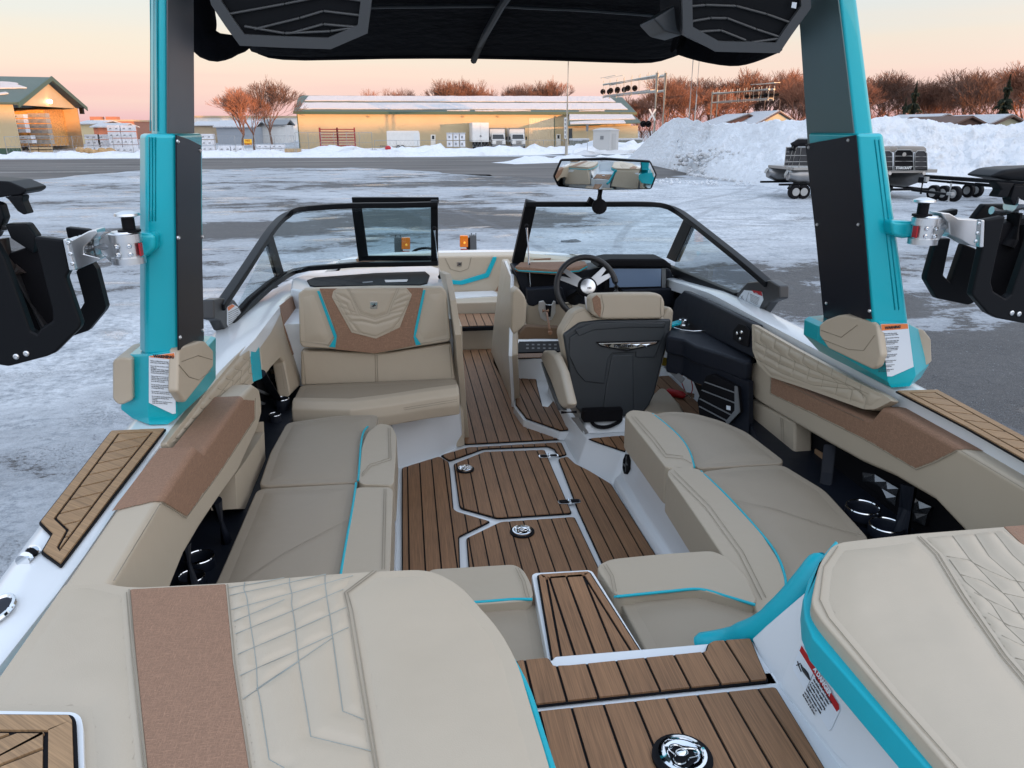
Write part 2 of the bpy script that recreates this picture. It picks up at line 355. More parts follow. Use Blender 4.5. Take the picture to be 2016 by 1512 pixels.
# ================================================================ GROUND, ROAD, SNOW
def ground_material():
    m = bpy.data.materials.new('icy_asphalt_lot'); m.use_nodes = True; nt = m.node_tree; n = nt.nodes; l = nt.links; p = n['Principled BSDF']
    g = n.new('ShaderNodeNewGeometry')
    def noise(scale, stretch=(1,1,1), det=6, dist=0, rot=0, rough=.6):
        mp = n.new('ShaderNodeMapping'); mp.inputs['Scale'].default_value = stretch; mp.inputs['Rotation'].default_value = (0,0,rot); l.new(g.outputs['Position'], mp.inputs[0])
        t = n.new('ShaderNodeTexNoise'); t.inputs['Scale'].default_value = scale; t.inputs['Detail'].default_value = det; t.inputs['Distortion'].default_value = dist
        t.inputs['Roughness'].default_value = rough
        l.new(mp.outputs[0], t.inputs['Vector']); return t.outputs[0]
    def rng(x, a, b, c=0, d=1):
        r = n.new('ShaderNodeMapRange'); r.inputs[1].default_value = a; r.inputs[2].default_value = b; r.inputs[3].default_value = c; r.inputs[4].default_value = d; l.new(x, r.inputs[0]); return r.outputs[0]
    def op(o, a, b=None, c=None):
        k = n.new('ShaderNodeMath'); k.operation = o
        for i, v in enumerate((a, b, c)):
            if v is None: continue
            if isinstance(v, (int, float)): k.inputs[i].default_value = v
            else: l.new(v, k.inputs[i])
        return k.outputs[0]
    def mix(f, a, b):
        k = n.new('ShaderNodeMixRGB')
        for i, v in enumerate((f, a, b)):
            if isinstance(v, float): k.inputs[i].default_value = v
            elif isinstance(v, tuple): k.inputs[i].default_value = (*v, 1)
            else: l.new(v, k.inputs[i])
        return k.outputs[0]
    big = noise(.17, (.75, 1.1, 1), 8, .5, .15, .62)                       # bare patches
    mid = noise(.9, (.8, 1.1, 1), 11, .4, .2, .74)
    fine = noise(8, (.9, 1.1, 1), 9, .2, 0, .76)
    wheel = noise(.8, (.45, 2.0, 1), 9, .4, -.5, .7)
    # known bare patches of this lot: centre x, y, half sizes
    s = None; ps = n.new('ShaderNodeSeparateXYZ'); l.new(g.outputs['Position'], ps.inputs[0])
    for (cx, cy, rx, ry, a) in [(-5.5, 25, 3.6, 2.2, .30), (3.2, 27.5, 5.5, 3.2, .30), (8.5, 8.0, 4.5, 2.6, .34), (7.5, 16, 3.4, 1.8, .15), (-1.5, 33, 7, 2.2, .07), (-7, 46, 12, 3.5, .06),
                                (7.5, 12.6, 3.5, 1.2, .16), (-4.5, 12, 3.5, 3, -.14), (10, 26, 7, 6, -.16), (17, 38, 8, 7, -.25), (3, 18, 6, 3, -.10), (-16, 30, 6, 4, -.05), (10, 50, 6, 5, .16), (6, 45, 8, 3, .12), (-11, 22, 3, 2, .2)]:
        dx = op('DIVIDE', op('SUBTRACT', ps.outputs[0], cx), rx); dy = op('DIVIDE', op('SUBTRACT', ps.outputs[1], cy), ry)
        d = op('SQRT', op('ADD', op('MULTIPLY', dx, dx), op('MULTIPLY', dy, dy))); k = op('MULTIPLY', rng(d, 1.3, .3), a)
        s = k if s is None else op('ADD', s, k)
    bare = op('ADD', op('ADD', op('MULTIPLY', big, .42), op('MULTIPLY', mid, .52)), op('ADD', op('MULTIPLY', fine, .26), op('ADD', op('MULTIPLY', wheel, .10), s)))
    B = rng(bare, .688, .718)                                            # 0 snow / ice, 1 asphalt
    Bs = rng(bare, .585, .70)                                           # wider: thin grey ice
    snow = mix(rng(op('ADD', op('MULTIPLY', mid, .45), op('MULTIPLY', fine, .55)), .42, .58), (.25,.285,.325), (.74,.785,.83))  # snow and slush tones; their contrast also stands in for fine relief shading
    ice = mix(rng(fine, .3, .7), (.17,.19,.215), (.36,.395,.44))
    asp = mix(rng(fine, .35, .7), (.026, .026, .027), (.075, .070, .066))
    c = mix(Bs, snow, ice); c = mix(B, c, asp)
    fl = rng(noise(26, (1,1,1), 3, .2, 0, .6), .66, .70); c = mix(op('MULTIPLY', fl, .55), c, (.62,.66,.70))
    pebble = rng(noise(60, (1,1,1), 2, 0, 0, .5), .3, .7); c = mix(.18, c, mix(pebble, (.02,.02,.02), (.55,.56,.58)))
    crust = rng(noise(34, (1,1,1), 5, .4, 0, .75), .56, .66)
    crust2 = op('MULTIPLY', crust, rng(noise(.8, (.6,1.4,1), 4, .5), .5, .62))
    c = mix(op('MULTIPLY', crust2, .75), c, (.60,.65,.71))
    tr = None                                                          # tyre tracks pressed into the slush
    for cx, cy, R in ((-30,-20,33),(-30,-20,34.7),(40,10,34),(40,10,35.8),(-14,60,38),(-14,60,39.7),(30,70,48),(30,70,49.6),(-60,15,62),(-60,15,63.7)):
        dx = op('SUBTRACT', ps.outputs[0], float(cx)); dy = op('SUBTRACT', ps.outputs[1], float(cy)); d = op('ABSOLUTE', op('SUBTRACT', op('SQRT', op('ADD', op('MULTIPLY', dx, dx), op('MULTIPLY', dy, dy))), R))
        k = rng(d, .17, .09); tr = k if tr is None else op('MAXIMUM', tr, k)
    tm = op('MULTIPLY', op('MULTIPLY', tr, rng(mid, .42, .58)), .55); c = mix(tm, c, (.17,.18,.20))
    l.new(c, p.inputs['Base Color'])
    wet = rng(noise(.42, (.6, 1.3, 1), 9, .4, .08, .66), .56, .62)         # glazed and puddled streaks
    rgh = op('SUBTRACT', .62, op('MULTIPLY', wet, .52)); l.new(op('MAXIMUM', op('ADD', rgh, op('MULTIPLY', crust2, .4)), .07), p.inputs['Roughness'])
    l.new(op('MULTIPLY', op('SUBTRACT', 1, op('MULTIPLY', B, .6)), .5), p.inputs['Specular IOR Level'])
    h = op('ADD', op('MULTIPLY', fine, .35), op('ADD', op('MULTIPLY', mid, 1.2), op('MULTIPLY', crust2, .5)))
    h = op('MULTIPLY', h, op('SUBTRACT', 1, op('MULTIPLY', wet, .75)))
    b = n.new('ShaderNodeBump'); b.inputs['Strength'].default_value = .9; b.inputs['Distance'].default_value = .075; l.new(h, b.inputs['Height']); l.new(b.outputs[0], p.inputs['Normal'])
    return m
M_ground = ground_material()
def snowmat(name, dirt=.35, col=(.80,.84,.885)):
    m = mat(name, col, .75); nt = m.node_tree; n = nt.nodes; l = nt.links; p = n['Principled BSDF']; g = n.new('ShaderNodeNewGeometry')
    t = n.new('ShaderNodeTexNoise'); t.inputs['Scale'].default_value = .35; t.inputs['Detail'].default_value = 9; t.inputs['Roughness'].default_value = .68; l.new(g.outputs['Position'], t.inputs['Vector'])
    r = n.new('ShaderNodeMapRange'); r.inputs[1].default_value = .54; r.inputs[2].default_value = .74; l.new(t.outputs[0], r.inputs[0])
    k = n.new('ShaderNodeMath'); k.operation = 'MULTIPLY'; k.inputs[1].default_value = dirt; l.new(r.outputs[0], k.inputs[0])
    x = n.new('ShaderNodeMixRGB'); x.inputs[1].default_value = (*col, 1); x.inputs[2].default_value = (.16,.15,.13,1); l.new(k.outputs[0], x.inputs[0]); l.new(x.outputs[0], p.inputs['Base Color'])
    t2 = n.new('ShaderNodeTexNoise'); t2.inputs['Scale'].default_value = 2.2; t2.inputs['Detail'].default_value = 9; t2.inputs['Roughness'].default_value = .7; l.new(g.outputs['Position'], t2.inputs['Vector'])
    b = n.new('ShaderNodeBump'); b.inputs['Strength'].default_value = .9; b.inputs['Distance'].default_value = .35; l.new(t2.outputs[0], b.inputs['Height']); l.new(b.outputs[0], p.inputs['Normal'])
    return m
M_snow = snowmat('piled_snow', .30); M_roofsnow = snowmat('roof_snow', .0, (.52,.54,.57)); M_dirtysnow = snowmat('dirty_snow', 1.0, (.66,.68,.70))
M_road = mat('worn_asphalt', (.10,.092,.086), .8, var=.45, vs=.22, vstretch=(.35,1.8,1), bump=.3, bs=40)
M_line = mat('road_paint', (.42,.41,.38), .7, var=.3, vs=2)

b = nb(); v = [b.verts.new(p) for p in [(-900,-400,0),(900,-400,0),(900,1500,0),(-900,1500,0)]]; b.faces.new(v)
add('ground', b, M_ground, kind='structure')
G0 = PZ(0)
def sheet(name, pts, z, m, kind='structure'):
    b = nb(); b.faces.new([b.verts.new((p[0], p[1], z)) for p in pts]); bmesh.ops.triangulate(b, faces=b.faces); return add(name, b, m, kind=kind)
def wob(pts, amp=.25, k=10):
    out = []
    for i in range(len(pts)-1):
        a, c = Vector(pts[i]), Vector(pts[i+1])
        for j in range(k):
            q = a.lerp(c, j/k); d = (c-a).length; out.append((q.x+fbm(q.x*.5,q.y*.5)*amp*min(d,6), q.y+fbm(q.x*.4+9,q.y*.5)*amp*min(d,8)))
    out.append(tuple(pts[-1])[:2]); return out
near = wob([(-60,44),(-24,51.4),(-19.3,64.8),(-3.8,66),(9.5,49.2),(13,46),(18,50),(24,62),(60,66),(160,70)], .45)
far = wob([(160,84),(60,86),(22,90),(-42,88),(-90,84),(-120,70)], .2)
sheet('road', near+far+[(-120,40)], .006, M_road)
for a, c, w_ in [((-60,62.5),(-23,62.0),.14), ((-60,70),(-21,70.5),.12), ((-16,78),(20,79.5),.12)]:
    a, c = Vector(a), Vector(c); s = (c-a).normalized(); s = Vector((-s.y, s.x))*w_
    sheet('road_line', [a-s, c-s, c+s, a+s], .012, M_line)
sheet('road_line', [(-17.4,57.2),(-16.3,57.2),(-14.6,63.4),(-15.4,63.4)], .012, M_line)

def ridge(name, pts, wd, ht, m, seed=0, nx=None):
    """a ploughed snow bank along a plan polyline"""
    P = [Vector((*p,0)) for p in pts]; path = []
    for i in range(len(P)-1):
        k = max(2, int((P[i+1]-P[i]).length/.7))
        path += [P[i].lerp(P[i+1], j/k) for j in range(k)]
    path.append(P[-1]); rings = []; M = 10
    for i, p in enumerate(path):
        d = (path[min(i+1,len(path)-1)]-path[max(i-1,0)]).normalized(); s = Vector((-d.y, d.x, 0)); row = []
        e = min(1, i/4, (len(path)-1-i)/4)
        for j in range(M+1):
            t = j/M*2-1; w_ = wd*(1+.35*fbm(p.x*.2, p.y*.2, seed))
            q = p+s*t*w_; z = max(0, 1-abs(t)**1.6)*ht*e*(.75+1.3*fbm(q.x*.45, q.y*.45, seed+3)+.5*fbm(q.x*1.7, q.y*1.7, seed))
            row.append((q.x, q.y, max(z, 0)+(-.03 if j in (0, M) else .02)))
        rings.append(row)
    b = nb(); loft(b, rings, cap=False, closed=False); add(name, b, m, smooth=True, kind='structure', ang=60)
ridge('snow_bank', [(-60,93),(-43,92.5),(-20,93),(0,92),(14,96),(30,108)], 1.6, .75, M_snow, 1)
ridge('snow_bank', [(-14,104),(0,103),(12,104),(26,107)], 2.4, .9, M_snow, 2)
ridge('snow_bank', [(9,72),(16,76),(24,80),(34,84)], 2.0, .55, M_snow, 5)
ridge('snow_bank', [(20,94),(27,100),(34,104),(44,106)], 1.1, .6, M_dirtysnow, 8)
ridge('snow_bank', [(-9.5,101),(-5,101.5),(1,101)], 1.0, .75, M_dirtysnow, 9)
ridge('snow_bank', [(22,106),(27,109),(36,112),(46,112)], 2.6, 1.5, M_snow, 4)
b = nb(); bmesh.ops.create_grid(b, x_segments=60, y_segments=30, size=1)
for v in b.verts:
    x = v.co.x*70; y = 112+v.co.y*16; v.co = (x, y, max(-.05, .06+.35*fbm(x*.15, y*.15, 7)))
add('snow_field', b, M_snow, smooth=True, kind='structure')

# the big ploughed pile: crest and foot read along the photograph's columns, given real depth
foot = [(1236,316),(1290,327),(1340,338),(1400,352),(1470,362),(1540,372),(1620,378),(1700,378),(1800,376),(1900,373),(2016,372),(2250,372)]
crest = [(1236,312),(1262,288),(1290,262),(1310,247),(1330,236),(1360,238),(1400,248),(1440,245),(1480,247),(1530,240),(1560,241),(1600,236),(1700,234),(1740,234),(1790,240),(1830,238),(1870,246),(1900,252),(1940,246),(1980,252),(2016,244),(2250,240)]
def interp(T, x):
    for (a, c), (d, e) in zip(T, T[1:]):
        if x <= d: return c+(e-c)*(x-a)/(d-a)
    return T[-1][1]
b = nb(); rows = []; NS, NT = 300, 84
for i in range(NS):
    px = 1236+(2250-1236)*i/(NS-1); Fp = G0.at(px, interp(foot, px)); r = ray(px, interp(crest, px)-4*min(1,(px-1236)/70)); rh = Vector((r.x, r.y)).length
    grow = min(1, (px-1236)/90); D = Vector((Fp.x, Fp.y)).length + 7.5*grow + .5; T = D/rh; cz = max(.02, CAM.z+r.z*T); Cp = Vector((r.x*T, r.y*T, cz)); row = []
    for j in range(NT):
        t = j/(NT-1)*1.8
        if t <= 1: q = Fp.lerp(Cp, t); s = t**.85*(1-.18*sin(pi*t)); q = Vector((q.x, q.y, cz*s))
        else:
            k = t-1; q = Cp + (Cp-Vector((Fp.x,Fp.y,0))).normalized()*k*14*grow; q.z = cz*(max(0, 1-(k/.8)**1.4))
        a = min(1, t*4)*grow; lump = fbm(q.x*.5, q.y*.5, 2, 5)*1.0 + abs(fbm(q.x*1.5, q.y*1.5, 5, 4))*.9 - .15 + .35*abs(fbm(q.x*4, q.y*4, 7, 2))
        lump += .5*max(0, fbm(q.x*.22+4, q.y*.22, 9)-.05)
        q.z = max(-.05, q.z + lump*a*.62*(1 if abs(t-1) > .12 else .55)); q.y -= fbm(q.x*.8, q.z*1.5, 11)*.5*a
        row.append(q)
    rows.append(row)
loft(b, rows, cap=False, closed=False); add('snow_pile', b, M_snow, smooth=True, kind='structure', ang=70)
# small rubble heap at its foot with loose chunks
b = nb()
for k in range(420):
    a = random.random(); px = 1395+random.gauss(0, 34)+60*a; py = 300+70*a**.7+random.gauss(0,5)
    f = G0.at(px, 352+ (px-1400)*.12); D = Vector((f.x,f.y)).length+max(0,(372-py))*.055-.3; r = ray(px, py); T = D/Vector((r.x,r.y)).length
    q = CAM+r*T; q.z = max(q.z, .05); s = random.uniform(.08, .26)
    bmesh.ops.create_icosphere(b, subdivisions=1, radius=s, matrix=Matrix.Translation(q) @ Matrix.Rotation(random.random()*6,4,'Z') @ Matrix.Diagonal((1.2,.9,.7,1)))
for v in b.verts: v.co += Vector((fbm(v.co.x*6,v.co.y*6,v.co.z*6),fbm(v.co.x*5+3,v.co.y*6,v.co.z*6),0))*.15
add('snow_rubble', b, M_dirtysnow, kind='stuff')
b = nb()
for k in range(260):
    x = random.uniform(14, 36); y = 34+abs(random.gauss(0,2.0)) + max(0,(26-x))*.5; s = random.uniform(.03,.12)
    bmesh.ops.create_icosphere(b, subdivisions=1, radius=s, matrix=Matrix.Translation((x,y+3.5,s*.5)))
add('snow_lumps', b, M_snow, kind='stuff')
# dark chunk of frozen slush on the lot
b = nb(); q = G0.at(1124, 476); bmesh.ops.create_icosphere(b, subdivisions=2, radius=.2, matrix=Matrix.Translation(q) @ Matrix.Diagonal((1.3,.8,.3,1)))
for v in b.verts: v.co += Vector((fbm(v.co.x*7,v.co.y*7,0), 0, fbm(v.co.x*9,v.co.y*9,3)*.3))*.2
tag(add('slush_chunk', b, mat('grey_slush', (.10,.11,.12), .6, var=.4, vs=20), smooth=True), 'dark lump of frozen slush lying alone on the icy lot ahead of the boat', 'ice chunk')

# unseen rise added behind the camera to keep the low sun off the lot
b = nb(); rows = []
for i in range(90):
    x = -160+i*5.2; c = -34-.25*x*0; row = []
    hgt = 11.8+1.6*fbm(x*.03, 1, 0)+.5*fbm(x*.2, 2, 0)
    for j in range(9):
        t = j/8*2-1; row.append((x, -62+t*24, max(0, 1-t*t)*hgt-.05))
    rows.append(row)
loft(b, rows, cap=False, closed=False); add('added_shade_rise', b, M_snow, smooth=True, kind='structure')

# ================================================================ FAR BUILDINGS
def ribbed(name, col, axis=0, sc=3.2, rough=.5):
    m = mat(name, col, rough, var=.05, vs=.3); nt = m.node_tree; n = nt.nodes; l = nt.links; p = n['Principled BSDF']; g = n.new('ShaderNodeNewGeometry')
    mp = n.new('ShaderNodeMapping'); mp.inputs['Rotation'].default_value = (0,0,axis); l.new(g.outputs['Position'], mp.inputs[0])
    wv = n.new('ShaderNodeTexWave'); wv.inputs['Scale'].default_value = sc; wv.wave_profile = 'SIN'; l.new(mp.outputs[0], wv.inputs[0])
    b = n.new('ShaderNodeBump'); b.inputs['Strength'].default_value = .7; b.inputs['Distance'].default_value = .08; l.new(wv.outputs[0], b.inputs['Height']); l.new(b.outputs[0], p.inputs['Normal'])
    return m
M_cream = ribbed('cream_ribbed_steel', (.60,.48,.29)); M_green = ribbed('green_ribbed_roof', (.055,.10,.085)); M_gtrim = mat('green_trim', (.03,.07,.045), .5)
M_creamg = ribbed('cream_ribbed_gable', (.60,.46,.27), 1.2)
Y0 = 130.0
WF = PY(Y0)
def wz(py): return WF.at(900, py).z
xl, xr = WF.at(591,290).x, WF.at(1243,222).x
wh = thing('warehouse', ((xl+xr)/2, Y0, 0), 'long low cream metal warehouse with a snow covered green roof across the road', 'warehouse')
ez, rz = 5.55, 8.15; dp = 17.0
b = nb(); prism(b, [(xl,Y0,0),(xl,Y0,ez),(xl,Y0+dp/2,rz-.1),(xl,Y0+dp,ez),(xl,Y0+dp,0)], (xr-xl,0,0)); add('wall', b, M_cream, wh)
b = nb(); sl = .28
for s in (0, 1):
    y0, y1 = (Y0-.6, Y0+dp/2) if s == 0 else (Y0+dp+.6, Y0+dp/2)
    prism(b, [(xl-.5,y0,ez-.1),(xr+.9,y0,ez-.1),(xr+.9-2.9,y1,rz),(xl-.5+2.0,y1,rz)] if 0 else [(xl-.5,y0,ez-.1),(xr+.7,y0,ez-.1),(xr+.7,y1,rz),(xl-.5,y1,rz)], (0,0,.14))
add('roof', b, M_green, wh)
b = nb(); box(b, (xl-.55,Y0-.72,ez-.32), (xr+.75,Y0-.603,ez+.07)); box(b, (xl-.12,Y0-.06,0), (xl,Y0+.1,ez)); add('eave_trim', b, M_gtrim, wh)
RF = P3((0,Y0-.6,ez+.05),(1,Y0-.6,ez+.05),(0,Y0+dp/2,rz+.15))
def ragged(pl, pts, amp=2.2, k=14):
    out = []
    for i in range(len(pts)):
        a, c = Vector(pts[i]), Vector(pts[(i+1)%len(pts)])
        kk = max(1, int((c-a).length/k))
        for j in range(kk):
            q = a.lerp(c, j/kk); out.append((q.x+random.uniform(-amp,amp)*(j>0), q.y+random.uniform(-amp,amp)*.35*(j>0)))
    return on(pl, out)
for pts in ([(608,189.5),(1198,190.5),(1212,201.5),(600,199)], [(596,203),(1222,204),(1236,216),(590,215)], [(1140,219),(1190,217.6),(1190,218.8),(1140,219.4)], [(880,217.6),(925,217.3),(925,218.6),(880,218.6)],[(935,217.8),(1030,217.3),(1045,218.8),(935,219)]):
    b = nb(); prism(b, ragged(RF, pts, .9), RF.n*.10); add('roof_snow', b, M_roofsnow, wh)
def wbox(name, x0, y0, x1, y1, t, m, parent, out_=.03, pl=None):
    pl = pl or WF; b = nb(); prism(b, on(off(pl, out_), [(x0,y0),(x1,y0),(x1,y1),(x0,y1)]), -pl.n*t); return add(name, b, m, parent)
M_doorw = mat('white_door', (.7,.68,.62), .5); M_win = mat('dark_window', (.03,.035,.04), .15); M_trimw = mat('pale_trim', (.5,.46,.34), .5)
d = wbox('overhead_door', 1041,233,1091,290,.05, ribbed('door_panel',(.62,.50,.33),0,1.2), wh, .06)
wbox('door_frame', 1040,232,1092,233.2,.08,M_trimw, wh,.09); wbox('door_frame', 1091,232,1092.3,290,.08,M_gtrim, wh,.1); 
for (x0,y0,x1,y1) in ((848,265,857.5,289),(1095,264,1104,287)):
    d = wbox('door', x0,y0,x1,y1,.06,M_doorw, wh,.08)
    wbox('pane', x0+2.4,y0+2,x1-2.4,y0+9,.02,M_win,d,.1)
M_lampw = mat('wall_lamp', (.35,.25,.14), .5)
for x in (726, 912, 981, 1096): wbox('wall_light', x-2,228,x+2,231,.2,M_lampw,wh,.25)
# porch wing on the right
cx0 = WF.at(1124,255).x
pw = thing('porch_wing', (cx0+8, Y0-6, 0), 'lower lean-to wing on the right end of the cream warehouse', 'shed')
PF = PY(Y0-6.0); PR = P3((0,Y0-6.6,4.0),(1,Y0-6.6,4.0),(0,Y0-.8,5.2))
b = nb(); prism(b, on(PF, [(1128,252),(1256,247),(1256,291),(1128,292)]), (0,5.9,0)); add('wall', b, M_cream, pw)
b = nb(); prism(b, on(PR, [(1119,245.5),(1263,241),(1243,222),(1121,224)]), (0,0,-.15)); add('roof', b, M_green, pw)
for pts in ([(1121,225.5),(1243,224.5),(1251,235),(1121,236.5)], [(1122,241),(1175,238),(1228,237.5),(1232,243),(1123,245)]):
    b = nb(); prism(b, ragged(PR, pts, 1.0), PR.n*.1); add('roof_snow', b, M_roofsnow, pw)
wbox('doorway', 1119.5,253,1126.5,284,.1,M_win,pw,.06,PF)

# open lumber shed on the left
P1, P2 = Vector((-41.6, 88, 0)), Vector((-47.6, 119, 0)); u_ = (P2-P1).normalized(); SH = PV(P1, P2); bk = Vector((-u_.y, u_.x, 0)); bk = bk if bk.x < 0 else -bk
sh = thing('lumber_shed', tuple(P1), 'open gabled lumber shed lit orange by the low sun at the left', 'shed')
e1, e2, ap = SH.at(24,203), SH.at(158,212), SH.at(88.5,155)
eh = (e1.z+e2.z)/2
b = nb(); prism(b, on(SH, [(27,206.2),(88.5,159),(150,213.5)]), bk*.25); add('gable_wall', b, M_creamg, sh)
opL, opR = SH.at(26,206), SH.at(150,213)
LB = G0.at(43,303)
b = nb()
c0 = SH.at(24,205); c0b = Vector((c0.x, c0.y, 0)); prism(b, [c0b, c0, c0+bk*38, c0b+bk*38], u_*.25); add('side_wall', b, M_cream, sh)
b = nb(); q = [c0b, c0b+bk*38]; prism(b, [c0b-u_*.03, c0b+Vector((0,0,.9))-u_*.03, c0b+bk*38+Vector((0,0,.9))-u_*.03, c0b+bk*38-u_*.03], u_*.03); add('wainscot', b, M_gtrim, sh)
r0 = SH.at(152,213); r0b = Vector((r0.x,r0.y,0)); b = nb(); prism(b, [r0b, r0, r0+bk*38, r0b+bk*38], u_*.25); add('far_wall', b, ribbed('inner_wall',(.5,.36,.2)), sh)
b = nb(); m0 = (c0b+r0b)/2+bk*12; hw = (r0b-c0b)/2
prism(b, [m0-hw+u_*.3, m0+hw-u_*.3, m0+hw-u_*.3+Vector((0,0,eh)), m0-hw+u_*.3+Vector((0,0,eh))], bk*.3); add('back_wall', b, ribbed('osb_sheathing', (.62,.33,.10)), sh)
# stacked sheathing wall (the tall honeycomb of board ends right of the opening)
SB = Pl(SH.p+bk*2.0, SH.n)
b = nb(); prism(b, on(SB, [(86,216),(150,214),(160,285),(98,288)]), bk*5)
add('board_ends', b, mat('board_ends', (.62,.31,.09), .8, var=.45, vs=3.0, vstretch=(1,1,1.6), bump=.5, bs=4), sh)
b = nb(); apb = ap+bk*38; th = Vector((0,0,.35))
for e in (e1, e2):
    o_ = (e-ap)*.04; prism(b, [ap-bk*.8, e+o_-bk*.8, e+o_+bk*38, apb], th*.6)
add('roof', b, M_green, sh)
b = nb()
for e in (e1, e2):
    o_ = (e-ap)*.05; prism(b, [ap-bk*.9+th, e+o_-bk*.9+th*.8, e+o_-bk*.9-th*.9, ap-bk*.9-th*.6], bk*.12)
add('barge_board', b, M_gtrim, sh)
SR = P3(ap+th*.7, e1+th*.7, ap+bk+th*.7)
for pts in ([(0,162),(20,163),(36,165.5),(34,168),(53,174),(0,175)], [(0,184),(12,182.5),(17,185),(0,187)]):
    b = nb(); prism(b, ragged(SR, pts, .8, 8), Vector((0,0,.12))); add('roof_snow', b, M_roofsnow, sh)
b = nb(); q = SH.at(93.5,199.8); ball(b, q-bk*.3, .28); 
mlit = mat('lit_lamp', (1,.78,.5), .4, emit=14); add('gable_lamp', b, mlit, sh)
b = nb(); q = SH.at(155.5,218); obox(b, q-bk*.4, (.25,0,0), (0,.35,0), (0,0,.5)); add('floodlight', b, M_black, sh)

# wrapped lumber stacks, pallets and fence in the yard
M_wrap = mat('white_lumber_wrap', (.62,.64,.68), .55, var=.12, vs=1.5); M_wood = mat('bare_lumber', (.42,.30,.17), .75, var=.25, vs=4)
M_print = mat('wrap_print', (.22,.23,.25), .6)
YL = {}
def lumber(px0, px1, pyb, pyt, D, rows, cols, label, m=None, prints=True, dep=1.2):
    pl = PY(D); a = pl.at(px0, pyb); c = pl.at(px1, pyt); r = thing('lumber_stack', ((a.x+c.x)/2, D, 0), label, 'lumber stack', 'lumber stacks in the fenced yard')
    H = (c.z-max(a.z,0))/rows; W = (c.x-a.x)/cols
    for i in range(rows):
        for j in range(cols):
            x0 = a.x+W*j+random.uniform(0,.06); z0 = max(a.z,0)+H*i
            b = nb(); box(b, (x0, D, z0+.06), (x0+W-.12, D+dep, z0+H-.05)); o = add('bundle', b, m or M_wrap, r)
            if prints:
                b = nb(); k = int(W/.8)
                for q in range(k):
                    x = x0+.25+q*.78; prism(b, [(x,D-.01,z0+H*.35),(x+.34,D-.01,z0+H*.35),(x+.30,D-.01,z0+H*.58),(x+.05,D-.01,z0+H*.5)], (0,.012,0))
                if k: add('print', b, M_print, o)
    return r
lumber(170,196,297,264,118,3,1,'two wrapped lumber bundles stacked three high beside the shed', prints=True)
lumber(196,214,297,264,118,3,1,'pink tinted wrapped lumber stack right of the tree printed bundles')
lumber(217,262,298,246,117,4,2,'tallest wrapped lumber stack just left of the port tower leg')
lumber(150,262,301,289,112,1,3,'low row of wrapped lumber lying on the snow in front of the shed')
lumber(385,420,299,263,116,3,1,'wrapped lumber stack just right of the port tower leg')
lumber(430,478,302,286,112,1,2,'low wrapped bundle under the left yard tree')
lumber(505,560,300,284,112,2,2,'two layers of wrapped bundles right of the yellow yard sign')
lumber(40,62,283,266,103,2,1,'white wrapped bundles with printed trees in the shed opening')
lumber(64,90,285,222,106,6,1,'six high stack of pale lumber inside the shed mouth', mat('grey_lumber',(.34,.29,.24),.7,var=.2,vs=2))
lumber(57,96,301,289,100,2,2,'bare sawn boards on the ground before the shed opening', M_wood, False)
lumber(28,46,262,224,104,4,1,'white topped bundles on the left inside the shed')
lumber(560,592,301,292,108,1,1,'bare boards lying on snow beside the warehouse corner', M_wood, False)
b = nb()
for k in range(9): ball(b, (-37.5+k*.5+random.uniform(-.3,.3), 99+random.uniform(-.5,.5), .35+random.uniform(0,.35)), .55, (1,1,.7), 8, 5)
tag(add('tarp_bundle', b, mat('tan_tarp', (.42,.27,.13), .8, var=.25, vs=3)), 'crumpled tan tarpaulin heap on the snow by the shed corner', 'tarp')

M_galv = mat('galvanised_steel', (.36,.37,.37), .5, metal=.4)
def fence(pts, n_, h, label):
    a, c = Vector((*pts[0],0)), Vector((*pts[1],0)); r = thing('wire_fence', tuple(a), label, 'fence', 'wire fences round the yard')
    for i in range(n_+1):
        q = a.lerp(c, i/n_); b = nb(); cyl(b, q, q+Vector((0,0,h)), .045, n=6); add('post', b, M_galv, r)
    b = nb(); cyl(b, a+Vector((0,0,h-.03)), c+Vector((0,0,h-.03)), .035, n=5); cyl(b, a+Vector((0,0,h*.5)), c+Vector((0,0,h*.5)), .02, n=4); add('rail', b, M_galv, r)
    b = nb(); Lh = (c-a).length; dd = (c-a).normalized(); k = int(Lh/.45)
    for i in range(k):
        for s in (0, 1):
            q0 = a+dd*(i*.45); q1 = q0+dd*.45*2
            if s: q0, q1 = q1, q0
            if (q1-a).length < Lh and (q0-a).length < Lh: rail(b, [q0+Vector((0,0,.05)), q1+Vector((0,0,h))], .012, .012, (0,1,0))
    add('wire_mesh', b, M_galv, r, kind='stuff')
def gx(px, D): return PY(D).at(px, 290).x
fence([(gx(12,98),98),(gx(262,108),108)], 6, 2.2, 'wire fence in front of the lumber shed at the left')
fence([(gx(385,106),106),(gx(580,106),106)], 5, 2.2, 'wire fence with the yellow sign in front of the lumber yard')
fence([(gx(583,107),107),(gx(733,107),107)], 6, 2.6, 'taller wire fence in front of the red racks')
fence([(gx(738,107),107),(gx(1110,107),107)], 9, 1.6, 'low wire fence in front of the parked trucks')
M_yel = mat('yellow_sign', (.85,.48,.02), .45)
s_ = thing('yard_sign', (gx(487,105.8),105.8,0), 'yellow NO SEMIS sign hung on the wire fence', 'sign')
SG = PY(105.8); b = nb(); prism(b, on(SG, [(480,274),(495.5,274),(496,284.5),(481,284.5)]), (0,.04,0)); add('sign_plate', b, M_yel, s_)
p0 = off(SG,.03); q = p0.at(488,278.8)
text_mesh('lettering', "NO\nSEMI'S", mat('sign_orange', (.45,.12,0), .5), s_, q, (1,0,0), (0,0,1), .36, 'CENTER', .01, bold=.012)

